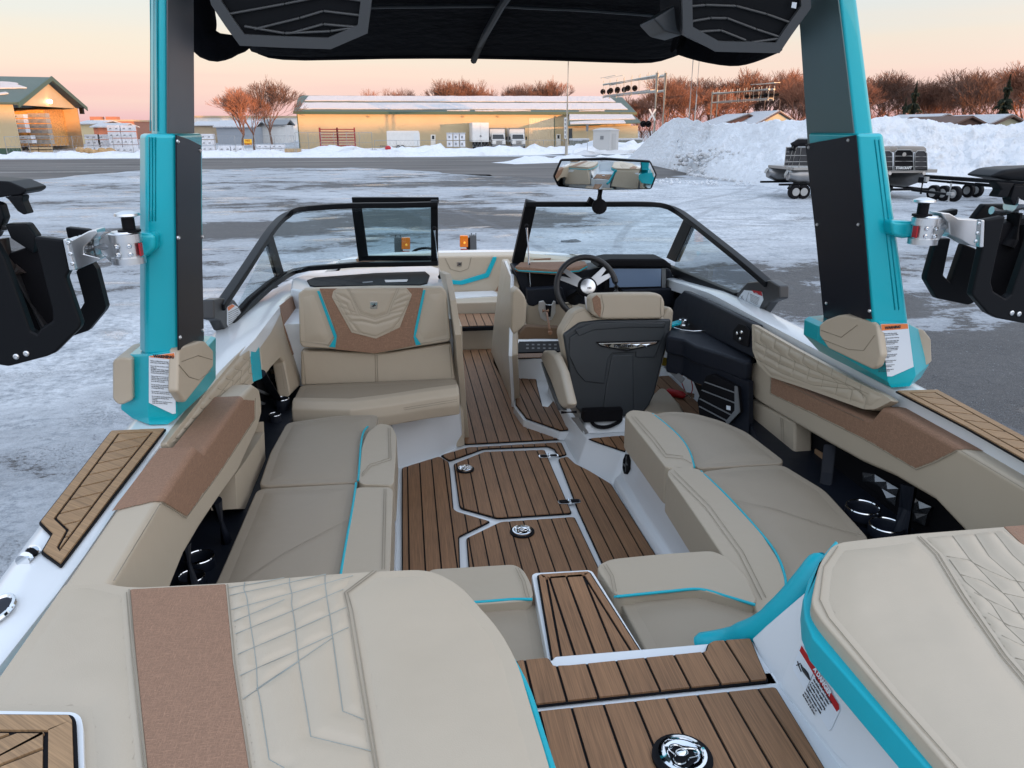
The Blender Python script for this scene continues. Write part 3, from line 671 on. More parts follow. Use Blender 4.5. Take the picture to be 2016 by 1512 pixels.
# far flat roofed buildings between the trees and the shed
def block(px0, px1, pyt, D, dep, label, m, roof=None, roofpy=None, cat='building'):
    pl = PY(D); a = pl.at(px0, 290); c = pl.at(px1, pyt); r = thing('far_building', ((a.x+c.x)/2, D, 0), label, cat, 'far buildings beyond the lumber yard')
    b = nb(); box(b, (a.x, D, 0), (c.x, D+dep, c.z)); add('wall', b, m, r)
    if roofpy:
        z = pl.at(px0, roofpy).z; b = nb(); prism(b, [(a.x-.5,D-.6,c.z-.1),(a.x-.5,D+dep/2,z),(a.x-.5,D+dep/2,z+.2),(a.x-.5,D-.6,c.z+.1)], (c.x-a.x+1,0,0))
        prism(b, [(a.x-.5,D+dep+.6,c.z-.1),(a.x-.5,D+dep/2,z),(a.x-.5,D+dep/2,z+.2),(a.x-.5,D+dep+.6,c.z+.1)], (c.x-a.x+1,0,0))
        add('roof', b, roof or M_roofsnow, r)
    else:
        b = nb(); box(b, (a.x-.3, D-.3, c.z), (c.x+.3, D+dep+.3, c.z+.5)); add('roof', b, roof or M_roofsnow, r)
    return r
M_tan = mat('tan_wall', (.40,.32,.22), .7, var=.1, vs=.3); M_grey_w = mat('grey_blue_wall', (.28,.32,.37), .6); M_salmon = mat('brick_wall', (.34,.15,.10), .8); M_whitew = mat('white_wall', (.6,.62,.62), .6, var=.08, vs=.4)
block(384,592,232,230,30,'long flat white building lit pink along its top behind the bare trees', M_whitew, M_tan)
block(384,455,247,190,14,'small salmon walled building with a snow roof behind the yard', M_tan, M_roofsnow, 240)
block(430,500,250,175,14,'blue grey shed with a snowy roof behind the twin trees', M_grey_w, M_roofsnow, 238)
block(505,560,246,185,14,'grey gabled shed right of the twin trees', M_whitew, M_grey, 236)
block(160,195,244,180,14,'pale yellow round roofed building right of the shed', mat('pale_yellow',(.6,.5,.3),.6), M_roofsnow, 238)
block(196,262,239,260,30,'brown brick building with two rooftop units at the far left', M_salmon, M_tan)
block(190,235,250,165,10,'snow roofed dark shed behind the lumber stacks', M_salmon, M_roofsnow, 244)
b = nb(); D = 262
for x in (188, 219): q = PY(D).at(x, 235); box(b, (q.x-1.6,D,q.z-1.5), (q.x+1.6,D+3,q.z+.8))
tag(add('rooftop_unit', b, M_salmon), 'pair of boxy vents standing on the far brown roof', 'rooftop units')

# ---- vehicles and yard things in front of the warehouse
def wheel(parent, c, r, wd, ax=(1,0,0)):
    b = nb(); a = Vector(ax).normalized(); lathe(b, Vector(c)-a*wd/2, a, [(0,r*.6),(0,r*.93),(wd*.12,r),(wd*.88,r),(wd,r*.93),(wd,r*.6)], 20); t = add('wheel', b, M_black, parent, smooth=True, ang=35)
    b = nb(); lathe(b, Vector(c)-a*(wd/2+.01), a, [(0,r*.2),(0,r*.56),(wd*.3,r*.6),(wd+.02,r*.56),(wd+.02,r*.2)], 16); add('rim', b, M_galv, t, smooth=True, ang=35)
    return t
M_tw = mat('white_truck_body', (.62,.62,.60), .45, var=.05, vs=2); M_dgl = mat('dark_glass', (.02,.025,.03), .08)
def boxtruck(px, D, label, hi):
    x = PY(D).at(px, 290).x; t = thing('box_truck', (x, D, 0), label, 'truck', 'white box trucks parked by the warehouse')
    b = nb(); box(b, (x-1.25,D+2.2,1.0), (x+1.25,D+8.5,hi)); add('cargo_box', b, M_tw, t, bevel=.05)
    b = nb(); box(b, (x-1.28,D+2.15,hi-.16), (x+1.28,D+2.25,hi+.02)); box(b, (x-1.28,D+2.15,1.0), (x-1.2,D+2.25,hi)); box(b, (x+1.2,D+2.15,1.0), (x+1.28,D+2.25,hi)); add('box_trim', b, M_grey, t)
    b = nb(); prism(b, [(x-1.05,D,.7),(x-1.05,D,1.35),(x-1.05,D+.95,1.5),(x-1.0,D+1.3,2.25),(x-1.0,D+2.1,2.3),(x-1.05,D+2.1,.7)], (2.1,0,0)); add('cab', b, M_tw, t, bevel=.07)
    b = nb(); prism(b, [(x-.92,D+.93,1.5),(x+.92,D+.93,1.5),(x+.85,D+1.27,2.18),(x-.85,D+1.27,2.18)], (0,-.03,0)); add('windshield', b, M_dgl, t)
    b = nb()
    for k in range(4): box(b, (x-.45,D-.04,.78+k*.13), (x+.45,D+.01,.84+k*.13))
    add('grille', b, M_black, t)
    for s in (-1,1): b = nb(); box(b, (x+s*.78-.16,D-.04,.95), (x+s*.78+.16,D+.01,1.15)); add('headlight', b, mat('headlight',(.7,.7,.66),.1), t)
    b = nb(); box(b, (x-1.05,D-.12,.42), (x+1.05,D+.02,.66)); add('bumper', b, M_grey, t)
    for s in (-1,1): b = nb(); box(b, (x+s*1.32-.1,D+.9,1.35), (x+s*1.32+.1,D+.98,1.85)); add('mirror', b, M_black, t)
    for s in (-1,1): wheel(t, (x+s*.92,D+.75,.45), .45, .28)
boxtruck(982.5, 124.5, 'white box truck second from the left of the three, dark van nose', 3.15)
boxtruck(1021.5, 124.5, 'white box truck on the right with a round nosed cab beside the overhead door', 3.15)
x = gx(946.5,124); t = thing('semi_trailer', (x,124,0), 'tall white enclosed trailer backed up left of the two box trucks', 'trailer')
b = nb(); box(b, (x-1.3,124,1.1), (x+1.3,129.6,3.95)); add('trailer_box', b, M_tw, t, bevel=.04)
for s in (-1,1): b = nb(); box(b, (x+s*.62-.58,123.95,1.2), (x+s*.62+.58,123.995,3.8)); add('door', b, M_tw, t)
b = nb(); prism(b, [(x+.0,123.93,1.75),(x+.2,123.93,1.95),(x,123.93,2.15),(x-.2,123.93,1.95)], (0,.012,0)); add('placard', b, M_grey, t)
b = nb(); box(b, (x-1.25,124.05,.35), (x+1.25,124.4,1.08)); add('underride_guard', b, M_black, t)
for s in (-1,1): wheel(t, (x+s*.95,124.8,.5), .5, .5)
TR = PY(120)
a, c = TR.at(762,284), TR.at(826,257.5); t = thing('cargo_trailer', ((a.x+c.x)/2,120,0), 'white enclosed cargo trailer parked side on with two axles', 'trailer')
b = nb(); prism(b, [(a.x,120,.55),(a.x,120,c.z-.05),(a.x+.3,120,c.z),(c.x-.15,120,c.z),(c.x,120,c.z-.4),(c.x,120,.55)], (0,2,0)); add('body', b, M_tw, t, bevel=.05)
b = nb(); xs = TR.at(810,270).x; box(b, (xs,119.97,.6), (xs+.06,119.999,c.z-.1)); box(b, (xs+.35,119.97,.7), (xs+1.1,119.999,c.z-.3)); add('side_door', b, M_whitew, t)
b = nb(); box(b, (a.x-1.1,120.9,.5), (a.x+.1,121.1,.62)); add('tongue', b, M_black, t)
for px in (784, 792.5): q = TR.at(px,287); wheel(t, (q.x,119.98,.36), .36, .22, (0,1,0))
# red racks
M_rack = mat('red_steel', (.30,.02,.02), .5)
RK = PY(116)
for lo, hi_, lab in ((631,663,'left one of the two red steel racks against the cream wall'), (665,697,'right one of the two red steel racks against the cream wall')):
    a, c = RK.at(lo,289), RK.at(hi_,254); r = thing('steel_rack', ((a.x+c.x)/2,116,0), lab, 'rack', 'red steel racks by the warehouse'); z0, z1 = max(a.z,.1), c.z
    for x in (a.x, c.x):
        b = nb(); box(b, (x-.06,116,z0), (x+.06,116.12,z1+.2)); add('upright', b, M_rack, r)
        b = nb(); box(b, (x-.06,117.2,z0), (x+.06,117.32,z1+.2)); add('upright', b, M_rack, r)
    for k in range(7):
        z = z0+.1+(z1-z0-.1)*k/6.3; b = nb(); box(b, (a.x+.06,116.01,z), (c.x-.06,116.11,z+.13)); add('beam', b, M_rack, r)
        b = nb(); box(b, (a.x+.06,116.11,z+.02), (c.x-.06,117.25,z+.07)); add('shelf', b, M_rack, r)
# wrapped pallet columns
PL_ = PY(114)
for i, lo in enumerate((880.5,893,905.5)):
    a, c = PL_.at(lo,290), PL_.at(lo+11.5,263); r = thing('wrapped_pallet', ((a.x+c.x)/2,114,0), 'white wrapped pallet load, %s of the three in front of the warehouse door' % ('leftmost','middle one','rightmost')[i], 'pallet', 'wrapped pallets by the warehouse')
    for k in range(2):
        z0 = max(a.z,.1); h = (c.z-z0)/2; b = nb(); box(b, (a.x,114,z0+h*k+.05), (c.x-.1,115,z0+h*(k+1)-.06)); o = add('load', b, M_wrap, r, bevel=.05)
        b = nb(); box(b, (a.x+.2,113.96,z0+h*k+.3), (a.x+.45,113.99,z0+h*k+.62)); add('label', b, M_print, o)
    b = nb(); box(b, (a.x-.02,113.95,c.z-.04), (c.x-.05,115.1,c.z+.12)); add('snow_cap', b, M_roofsnow, r)
# equipment cabinet by the crossing
q = G0.at(1188,297); x0, x1 = PY(q.y).at(1167,290).x, PY(q.y).at(1200,290).x; D = 104
cb = thing('signal_cabinet', (PY(D).at(1190,290).x, D, 0), 'pale grey crossing equipment cabinet with a shallow roof standing in the snow', 'cabinet')
A_, B_, C_ = PY(D).at(1167,290), PY(D-.6).at(1200,290), PY(D+1.6).at(1217,290); H_ = PY(D).at(1190,257).z
PBx = [(A_.x,A_.y),(B_.x,B_.y),(C_.x,C_.y),(A_.x+C_.x-B_.x,A_.y+C_.y-B_.y)]
b = nb(); prism(b, [(*p,0) for p in PBx], (0,0,H_)); add('housing', b, mat('cabinet_grey',(.42,.43,.43),.5), cb)
cx_ = sum(p[0] for p in PBx)/4; cy_ = sum(p[1] for p in PBx)/4
b = nb(); loft(b, [[(cx_+(p[0]-cx_)*k, cy_+(p[1]-cy_)*k, z) for p in PBx] for k, z in ((1.08,H_),(1.08,H_+.1),(.4,H_+.35))]); add('roof', b, mat('cabinet_roof',(.48,.48,.47),.5), cb)
b = nb(); ddx = Vector((C_.x-B_.x, C_.y-B_.y, 0)); s0 = Vector((B_.x,B_.y,.3))+ddx*.25-Vector((0,.03,0)); prism(b, [s0, s0+ddx*.45, s0+ddx*.45+Vector((0,0,H_-.7)), s0+Vector((0,0,H_-.7))], (0,-.02,0)); add('door', b, mat('cabinet_door',(.36,.37,.37),.5), cb)
b = nb(); ee = Vector((B_.x-A_.x,B_.y-A_.y,0)); s0 = Vector((A_.x,A_.y,H_*.6))+ee*.42-Vector((0,.03,0)); prism(b, [s0, s0+ee*.2, s0+ee*.2+Vector((0,0,.45)), s0+Vector((0,0,.45))], (0,-.02,0)); add('vent', b, M_grey, cb)
# snowy crates to its right and left
k = 0
for px, D, s in ((1133,112,1.3),(1150,113,1.4),(1139,108,1.0),(1226,112,1.5),(1240,113,1.4),(1254,114,1.5)):
    x = PY(D).at(px,290).x; r = thing('snowy_crate', (x,D,0), ('snow topped grey crate left of the cabinet, nearest the dark doorway','snow topped grey crate just left of the crossing cabinet','low snow topped crate nearest the road left of the cabinet','snow topped crate directly right of the cabinet','snow topped crate second right of the cabinet','snow topped crate farthest right of the cabinet')[k], 'crate', 'snow topped crates by the lean-to'); k += 1
    b = nb(); box(b, (x-s/2,D,0), (x+s/2,D+1.2,1.45)); add('crate_body', b, mat('weathered_crate',(.17,.18,.16),.7,var=.4,vs=3), r)
    b = nb(); box(b, (x-s/2-.06,D-.06,1.45), (x+s/2+.06,D+1.26,1.72)); add('snow_cap', b, M_roofsnow, r, bevel=.08)
# small orange cone + red pail
x = gx(1054,118); b = nb(); lathe(b, (x,118,0), (0,0,1), [(0,.3),(.05,.3),(.05,.2),(1.0,.05)], 12); tag(add('traffic_cone', b, M_orange), 'small orange cone standing right of the white box trucks', 'traffic cone')
x = gx(764,101); b = nb(); ball(b, (x,100.6,.75), .38, (1,1,.8)); tag(add('red_bucket', b, M_red), 'red bucket half buried in the dirty snow bank under the white trailer', 'bucket')

# ---- crossing signals
M_sil = mat('silver_paint', (.52,.49,.42), .45, metal=.3)
def head(parent, p, d=(0,-1,0)):
    p = Vector(p); d = Vector(d); b = nb(); lathe(b, p, d, [(0,.36),(.05,.36),(.05,.12),(.09,.1)], 16); o = add('signal_lamp', b, M_black, parent)
    b = nb(); lathe(b, p+d*.05, d, [(0,.14),(.35,.14),(.35,.12),(0,.12)], 12); add('hood', b, M_black, o)
def cantilever(mx, my, ex, ey, zt, zl, label, heads, npost, twin=1.0):
    m0 = Vector((mx,my,0)); e0 = Vector((ex,ey,0)); r = thing('crossing_signal', tuple(m0), label, 'railway signal', 'overhead crossing signals'); d = (e0-m0).normalized(); s = Vector((-d.y,d.x,0))
    for k, o_ in enumerate((-.5, .5)):
        q = m0 + Vector((o_*twin,0,0)); b = nb(); cyl(b, q, q+Vector((0,0,zt+.3)), .2, .17, 12); add('mast', b, M_sil, r, smooth=True)
    for z, rr in ((zt,.17),(zl,.13)):
        for o_ in (-.45,.45):
            b = nb(); cyl(b, m0+s*o_+Vector((0,0,z)), e0+s*o_+Vector((0,0,z)), rr, rr*.8, 8); add('chord', b, M_sil, r, smooth=True)
    for i in range(npost+1):
        q = m0.lerp(e0, i/npost)
        for o_ in (-.45,.45):
            b = nb(); cyl(b, q+s*o_+Vector((0,0,zl-.2)), q+s*o_+Vector((0,0,zt+.5)), .06, n=6); add('strut', b, M_sil, r)
    b = nb(); prism(b, [m0+d*2-s*.45+Vector((0,0,zl+.15)), e0-s*.45+Vector((0,0,zl+.15)), e0+s*.45+Vector((0,0,zl+.15)), m0+d*2+s*.45+Vector((0,0,zl+.15))], (0,0,.06)); add('walkway', b, M_galv, r)
    b = nb(); tube(b, [e0-d*5-s*.5+Vector((0,0,zt+.9)), e0+d*1.2-s*.5+Vector((0,0,zt+.9)), e0+d*1.2+s*.5+Vector((0,0,zt+.9)), e0-d*5+s*.5+Vector((0,0,zt+.9))], .04, 5); add('guard_rail', b, M_sil, r)
    for t in heads:
        q = m0.lerp(e0, t)+Vector((0,0,(zt+zl)/2-.1))
        head(r, q+Vector((-.45,-.5,0))); head(r, q+Vector((.45,-.5,0))); b = nb(); cyl(b, q+Vector((0,-.4,-.5)), q+Vector((0,-.4,.6)), .05, n=6); add('lamp_bracket', b, M_sil, r)
    return r
q1 = PY(90).at(1294,290).x; q2 = PY(109).at(1190,290).x
cs = cantilever(q1, 90, q2, 109, 8.75, 7.15, 'nearer overhead railway crossing signal, its arm reaching left over the warehouse roof', (1.03,.86,.72,.52), 7)
for s in (-1,1):
    q = Vector((PY(89.5).at(1284,228).x,89.5,PY(89.5).at(1284,226).z)); b = nb(); a = Vector((.38*s,0,.62)); n_ = Vector((-a.z,0,a.x)).normalized()*.09; prism(b, [q-a-n_, q+a-n_, q+a+n_, q-a+n_], (0,.03*s,0)); add('crossbuck_board', b, M_whitew, cs)
head(cs, (PY(89).at(1266,245).x, 89, PY(89).at(1266,244).z)); head(cs, (PY(89).at(1276,245).x, 89, PY(89).at(1276,244).z))
q1 = PY(134).at(1400,290).x; q2 = PY(118).at(1508,290).x
cantilever(q1, 134, q2, 118, 8.75, 7.3, 'farther overhead railway crossing signal, its arm reaching right before the trees', (.62,.78,.93,1.02), 8)
def pole(px, pyb, pyt, D, r0, name, label, cat, m=M_sil, dx=0):
    a = PY(D).at(px, pyb); c = PY(D).at(px+dx, pyt); b = nb(); cyl(b, (a.x,D,max(0,a.z-1)), (a.x+dx*.02,D,c.z), r0, r0*.6, 10); return tag(add(name, b, m, smooth=True), label, cat)
t = thing('light_pole', (PY(78).at(1115,300).x,78,0), 'tall slim steel light pole between the windshield and the warehouse', 'light pole')
x = PY(78).at(1115,300).x; b = nb(); cyl(b, (x,78,0), (x,78,12.5), .17, .11, 14); add('shaft', b, M_sil, t, smooth=True)
b = nb(); cyl(b, (x,78,0), (x,78,.5), .26, .2, 14); add('base', b, M_sil, t, smooth=True)
b = nb(); cyl(b, (x,78,12.3), (x,76,12.7), .06, n=8); add('arm', b, M_sil, t); b = nb(); box(b, (x-.2,75.2,12.6), (x+.2,76.1,12.78)); add('luminaire', b, M_grey, t)
BP = PY(77.75); b = nb(); prism(b, on(BP, [(1110.5,231),(1115.5,231),(1115.5,273),(1110.5,273)]), (0,.03,0)); bo = add('banner', b, M_whitew, t)
b = nb()
for k in range(5): prism(b, on(off(BP,.01), [(1111.5,234+k*8),(1114.2,234.5+k*8),(1114.2,238.5+k*8),(1111.8,239+k*8)]), (0,.012,0))
add('banner_marks', b, M_print, bo)
pole(1156,300,247,100,.05,'sign_post','thin street sign post standing left of the crossing cabinet','sign post',M_galv)
b = nb(); q = PY(99.9).at(1156,252); box(b, (q.x-.15,99.85,q.z-.4), (q.x+.15,99.9,q.z+.5)); tag(add('street_sign', b, M_grey), 'narrow dark sign seen edge on, on the thin post left of the cabinet','sign')
pole(1355,250,95,125,.14,'radio_mast','tall thin leaning mast left of the trees above the snow pile','mast',M_galv,2)
pole(1366,250,95,126,.10,'radio_mast','second thin mast just right of the tallest one above the snow pile','mast',M_galv,6)
pole(1366,262,186,118,.10,'white_post','white post with a crossbar behind the snow pile','post',M_whitew,4)
pole(1350,262,212,118,.09,'yellow_post','yellow topped post behind the left shoulder of the snow pile','post',M_sil)
for px, pyt, lab in ((1118+382,197,'straight brown utility pole under the far signal arm'),(1529,196,'leaning pale pole right of the far signal')):
    pole(px,262,pyt,125,.16,'utility_pole',lab,'utility pole',mat('pole_wood',(.30,.17,.11),.8))
for px in (1128,1148): pole(px,308,296,96,.04,'marker_post','thin marker stake in the snow by the kerb, %s one' % ('left' if px<1140 else 'right'),'post',M_galv)

# ---- houses behind the pile
M_shing = mat('dark_shingles', (.12,.075,.06), .85, var=.2, vs=3); M_sage = mat('sage_siding', (.38,.38,.28), .7)
def house(px, D, wd, label, wallm, snow=True, eave=2.7, ridge_=4.6, dep=9):
    x = PY(D).at(px,250).x; r = thing('house', (x,D,0), label, 'house', 'houses behind the snow pile')
    b = nb(); prism(b, [(x-wd/2,D,0),(x+wd/2,D,0),(x+wd/2,D,eave),(x,D,ridge_-.1),(x-wd/2,D,eave)], (0,dep,0)); add('wall', b, wallm, r)
    for s in (-1,1):
        b = nb(); prism(b, [(x+s*(wd/2+.5),D-.5,eave-.25),(x,D-.5,ridge_),(x,D-.5,ridge_+.18),(x+s*(wd/2+.5),D-.5,eave-.07)], (0,dep+1,0)); rf = add('roof', b, M_shing, r)
        if snow:
            b = nb(); prism(b, [(x+s*(wd/2+.3),D-.2,eave+.0),(x+s*.1,D-.2,ridge_+.17),(x+s*.1,D-.2,ridge_+.30),(x+s*(wd/2+.3),D-.2,eave+.15)], (0,dep-.4,0)); add('roof_snow', b, M_roofsnow, rf)
    b = nb(); box(b, (x-.45,D-.03,1.1), (x+.45,D-.005,2.2)); w_ = add('window', b, M_win, r); b = nb(); box(b, (x-.55,D-.05,1.0), (x+.55,D-.03,1.1)); add('sill', b, M_whitew, w_)
    return r
house(1530,112,9,'sage sided house with a white gable just left of the starboard tower leg', M_sage, True, 2.9, 5.3)
house(1470,118,12,'low house with a snowy roof behind the leaning poles', M_salmon, True, 3.0, 5.0)
house(1860,80,9,'pale house with a snow roof right of the starboard tower leg', M_sage, True, 2.7, 4.3)
house(1905,74,9,'brown roofed house with patchy snow near the right edge', M_shing, False, 2.3, 4.1)
house(1985,76,9,'snow roofed house at the far right edge', M_sage, True, 2.4, 4.2)

# ================================================================ TREES
def bare_tree(seed, H=12, spread=.55, levels=6, nb_=3, tw=.022):
    rnd = random.Random(seed); T = nb(); Bk = nb()
    def seg(b, p, q, r0, r1, n):
        d = (q-p)
        if d.length < 1e-4: return
        u, v = frame_of(d); A = [b.verts.new(p+(u*cos(2*pi*k/n)+v*sin(2*pi*k/n))*r0) for k in range(n)]; B = [b.verts.new(q+(u*cos(2*pi*k/n)+v*sin(2*pi*k/n))*r1) for k in range(n)]
        for k in range(n): b.faces.new((A[k], A[(k+1)%n], B[(k+1)%n], B[k]))
    def grow(p, d, Lh, r, lev):
        k = 3 if lev < 3 else 2; pts = [p]
        for i in range(k):
            d = (d + Vector((rnd.gauss(0,.13), rnd.gauss(0,.13), rnd.gauss(.05,.07)))).normalized(); pts.append(pts[-1]+d*Lh/k)
        for i in range(k):
            ra = r*(1-.35*i/k); rb = r*(1-.35*(i+1)/k)
            seg(T if lev == 0 else Bk, pts[i], pts[i+1], max(ra,tw), max(rb,tw*.8), 7 if lev == 0 else (4 if lev < 3 else 3))
        if lev >= levels: return
        nn = nb_ + (1 if lev in (0, 2) else 0) + (1 if rnd.random() < .4 else 0)
        for j in range(nn):
            a = rnd.uniform(0, 2*pi); s = spread*rnd.uniform(.6, 1.25)*(1.15 if lev == 0 else 1); u, v = frame_of(d)
            nd = (d*cos(s)+(u*cos(a+j*2.2)+v*sin(a+j*2.2))*sin(s)); nd.z += .10; nd.normalize()
            st = pts[-1] if j < 2 else pts[-2].lerp(pts[-1], rnd.random()) if lev else pts[-1].lerp(pts[-2], rnd.random()*.6)
            grow(st, nd, Lh*rnd.uniform(.66,.90), r*.6*rnd.uniform(.8,1), lev+1)
    grow(Vector((0,0,0)), Vector((rnd.gauss(0,.05),0,1)).normalized(), H*.26, H*.018, 0)
    def fin(b, name): me = bpy.data.meshes.new(name); b.to_mesh(me); b.free(); return me
    return fin(T, 'trunk'), fin(Bk, 'crown')
M_bark = mat('bare_bark', (.13,.085,.065), .9); M_twig = mat('bare_twigs', (.20,.105,.07), .9); M_twigd = mat('grey_twigs', (.13,.10,.085), .9); M_needle = mat('spruce_needles', (.022,.035,.022), .85, var=.3, vs=3)
_n = M_twig.node_tree; _oi = _n.nodes.new('ShaderNodeObjectInfo'); _rp = _n.nodes.new('ShaderNodeValToRGB'); _n.links.new(_oi.outputs['Random'], _rp.inputs[0])
_rp.color_ramp.elements[0].color = (.13,.075,.055,1); _rp.color_ramp.elements[1].color = (.33,.145,.085,1); _n.links.new(_rp.outputs[0], _n.nodes['Principled BSDF'].inputs['Base Color'])
TV = []
for s, sp_, lv, n_ in ((11,.46,6,3),(12,.52,5,4),(13,.40,6,3),(14,.55,6,3)):
    t_, c_ = bare_tree(s, 12, sp_, lv, n_, .021); t_.materials.append(M_bark); c_.materials.append(M_twig); TV.append((t_, c_))
def spruce():
    b = nb(); rnd = random.Random(5); H = 12
    for k in range(1500):
        t = rnd.random()**.8; z = H*(.08+.92*t); R = (1-t)*2.9*(.55+.8*((z*1.1)%1))*(.8+.4*sin(a_:=z*2.7)); a = rnd.random()*2*pi; d = Vector((cos(a), sin(a), -.35)); p = Vector((0,0,z)); e = p+d*R*rnd.uniform(.6,1.1); s = d.cross(Vector((0,0,1))).normalized()*rnd.uniform(.12,.28)
        b.faces.new([b.verts.new(p), b.verts.new(p.lerp(e,.6)+s), b.verts.new(e), b.verts.new(p.lerp(e,.6)-s)])
        b.faces.new([b.verts.new(p.lerp(e,.3)), b.verts.new(e+Vector((0,0,-.3))), b.verts.new(p.lerp(e,.8)+Vector((0,0,.2)))])
    me = bpy.data.meshes.new('crown'); b.to_mesh(me); b.free(); me.materials.append(M_needle)
    b = nb(); cyl(b, (0,0,0), (0,0,H*.95), .2, .03, 8); m2 = bpy.data.meshes.new('trunk'); b.to_mesh(m2); b.free(); m2.materials.append(M_bark); return m2, me
SPR = spruce()
def tree(kind, px, pyt, D, label, group='bare trees on the skyline', rot=0, grey=False, wide=1.0, lean=0):
    x = PY(D).at(px, 250).x; H = PY(D).at(px, pyt).z*(1.0 if kind == 's' else 1.10); t_, c_ = SPR if kind == 's' else TV[kind]
    zmax = getattr(tree, 'z%s' % kind, None)
    if zmax is None: zmax = max(v.co.z for v in c_.vertices); setattr(tree, 'z%s' % kind, zmax)
    r = thing('spruce_tree' if kind == 's' else 'bare_tree', (x, D, 0), label, 'tree', group, rot); s = H/zmax; r.scale = (s*wide, s*wide, s)
    o = bpy.data.objects.new('trunk', t_); C.objects.link(o); o.parent = r; o = bpy.data.objects.new('crown', c_); C.objects.link(o); o.parent = r
    return r
tree(1, 474, 182, 118, 'left tree of the pair rising from the lumber yard', 'yard trees', .5, wide=1.1)
tree(2, 532, 159, 119, 'taller right tree of the pair in the lumber yard', 'yard trees', 2.1, wide=1.15)
tree(0, 496, 180, 121, 'slender middle stem growing between the two big yard trees', 'yard trees', 3.0, wide=.9)
for i, (px, pyt, k, gap) in enumerate(((880,166,1,0),(905,160,2,0),(925,165,0,0),(722,183,3,0),(792,182,0,0),(960,178,2,0),(1010,174,0,0),(1068,168,1,0),(1095,160,2,0),(1040,172,3,0))):
    tree(k, px, pyt, 165+i*2, 'bare treetop over the warehouse ridge, %s' % ('left of the middle clump','tallest of the middle clump','right of the middle clump','far left, barely clearing the roof','alone left of the middle clump','small one right of the middle clump','thin one before the right clump','left of the right clump','tallest of the right clump behind the light pole','faint one between the middle and right clumps')[i], 'treetops above the warehouse roof', i*1.3)
tree('s', 892, 169, 168, 'small dark conifer poking over the warehouse ridge amid bare twigs', 'treetops above the warehouse roof')
rr = random.Random(3); cnt = 0; posn = ('first','second','third','fourth','fifth','sixth','seventh','eighth','ninth','tenth','eleventh','twelfth','thirteenth','fourteenth','fifteenth','sixteenth','seventeenth','eighteenth')
L1 = [(1262,200),(1285,178),(1312,158),(1335,165),(1358,160),(1382,172),(1402,162),(1425,178),(1448,148),(1470,158),(1492,170),(1508,150),(1530,148),(1552,152),(1572,166),(1590,190)]
for i, (px, pyt) in enumerate(L1):
    tree((0,2,1,3)[i%4], px, pyt, 140+rr.uniform(0,22), '%s bare tree right of the warehouse, counting from the left' % posn[i], 'wood left of the starboard tower leg', rr.random()*6, wide=rr.uniform(1.0,1.35))
L2 = [(1690,165),(1712,155),(1738,150),(1762,158),(1812,162),(1838,168),(1862,172),(1884,160),(1902,146),(1925,150),(1948,155),(1990,150),(2008,128),(2040,140),(2080,150)]
for i, (px, pyt) in enumerate(L2):
    tree((1,0,3,2)[i%4], px, pyt, 118+rr.uniform(0,20), '%s bare tree right of the starboard tower leg, from the left' % posn[i], 'wood right of the starboard tower leg', rr.random()*6, wide=rr.uniform(1.0,1.3))
for i, (px, pyt, D) in enumerate(((1792,156,115),(1970,142,112),(1776,190,120))): tree('s', px, pyt, D, ('dark spruce amid bare trees right of the tower leg','tallest dark spruce near the right edge','small dark spruce left of the other spruce')[i], 'spruces in the right wood', i)
# undergrowth and hazy far woods that fill the gaps
b = nb(); rnd = random.Random(9)
for k in range(3600):
    left = rnd.random() < .45; px = rnd.uniform(1246,1625) if left else rnd.uniform(1670,2110); D = rnd.uniform(150,175) if left else rnd.uniform(128,150)
    x = PY(D).at(px,250).x; z0 = rnd.uniform(0,5); h = rnd.uniform(1.2,3.6); a = rnd.gauss(0,.45); p = Vector((x,D,z0)); q = p+Vector((sin(a)*h,rnd.uniform(-.5,.5),cos(a)*h)); s = Vector((.035,0,0))
    b.faces.new([b.verts.new(p-s), b.verts.new(p+s), b.verts.new(q)]); c_ = p.lerp(q,.4); a2 = a+rnd.choice((-.6,.6)); q2 = c_+Vector((sin(a2),0,cos(a2)))*h*.6; b.faces.new([b.verts.new(c_-s), b.verts.new(c_+s), b.verts.new(q2)])
add('undergrowth', b, M_twig, kind='stuff')

# ================================================================ PONTOON BOATS AND TRAILER BY THE PILE
M_pont = mat('brushed_pontoon', (.30,.30,.30), .36, metal=.8, var=.1, vs=3); M_pan = mat('grey_boat_panel', (.035,.037,.042), .5, spec=.3); M_rail = mat('rail_aluminium', (.34,.34,.33), .4, metal=.6); M_bseat = mat('boat_seat', (.30,.28,.26), .6)
# boat seen from the side; most of it is behind the tower leg
D = 33.2; S1 = PY(D)
a, c = S1.at(1532,300), S1.at(1712,300)
pb = thing('pontoon_boat', (c.x-2,D,0), 'silver pontoon boat on a trailer seen side on, left of the starboard tower leg', 'pontoon boat')
def zz(py, px=1560): return S1.at(px,py).z
zt, zb = zz(336), zz(357); rr_ = (zt-zb)/2+.05; xf = S1.at(1530,345).x+.32
for o_ in (0, 2.0):
    b = nb(); zc = (zt+zb)/2; tube(b, [(xf+.28,D+.35+o_,zc+.12),(xf+.42,D+.35+o_,zc+.05),(xf+.75,D+.35+o_,zc),(c.x-.2,D+.35+o_,zc)], [.14,.26,.36,.36], 20); add('pontoon', b, M_pont, pb, smooth=True)
b = nb(); box(b, (xf+.42,D-.05,zt+.02), (c.x-.2,D+2.5,zt+.14)); add('deck', b, M_rail, pb)
b = nb(); box(b, (S1.at(1548,300).x,D+.02,zt+.18), (c.x-.3,D+.07,zz(291))); add('side_panel', b, M_pan, pb)
b = nb()
for z in (zt+.2, (zt+zz(290))/2-.12, (zt+zz(290))/2+.15, zz(290)): cyl(b, (S1.at(1547,300).x,D,z), (c.x-.3,D,z), .022, n=6)
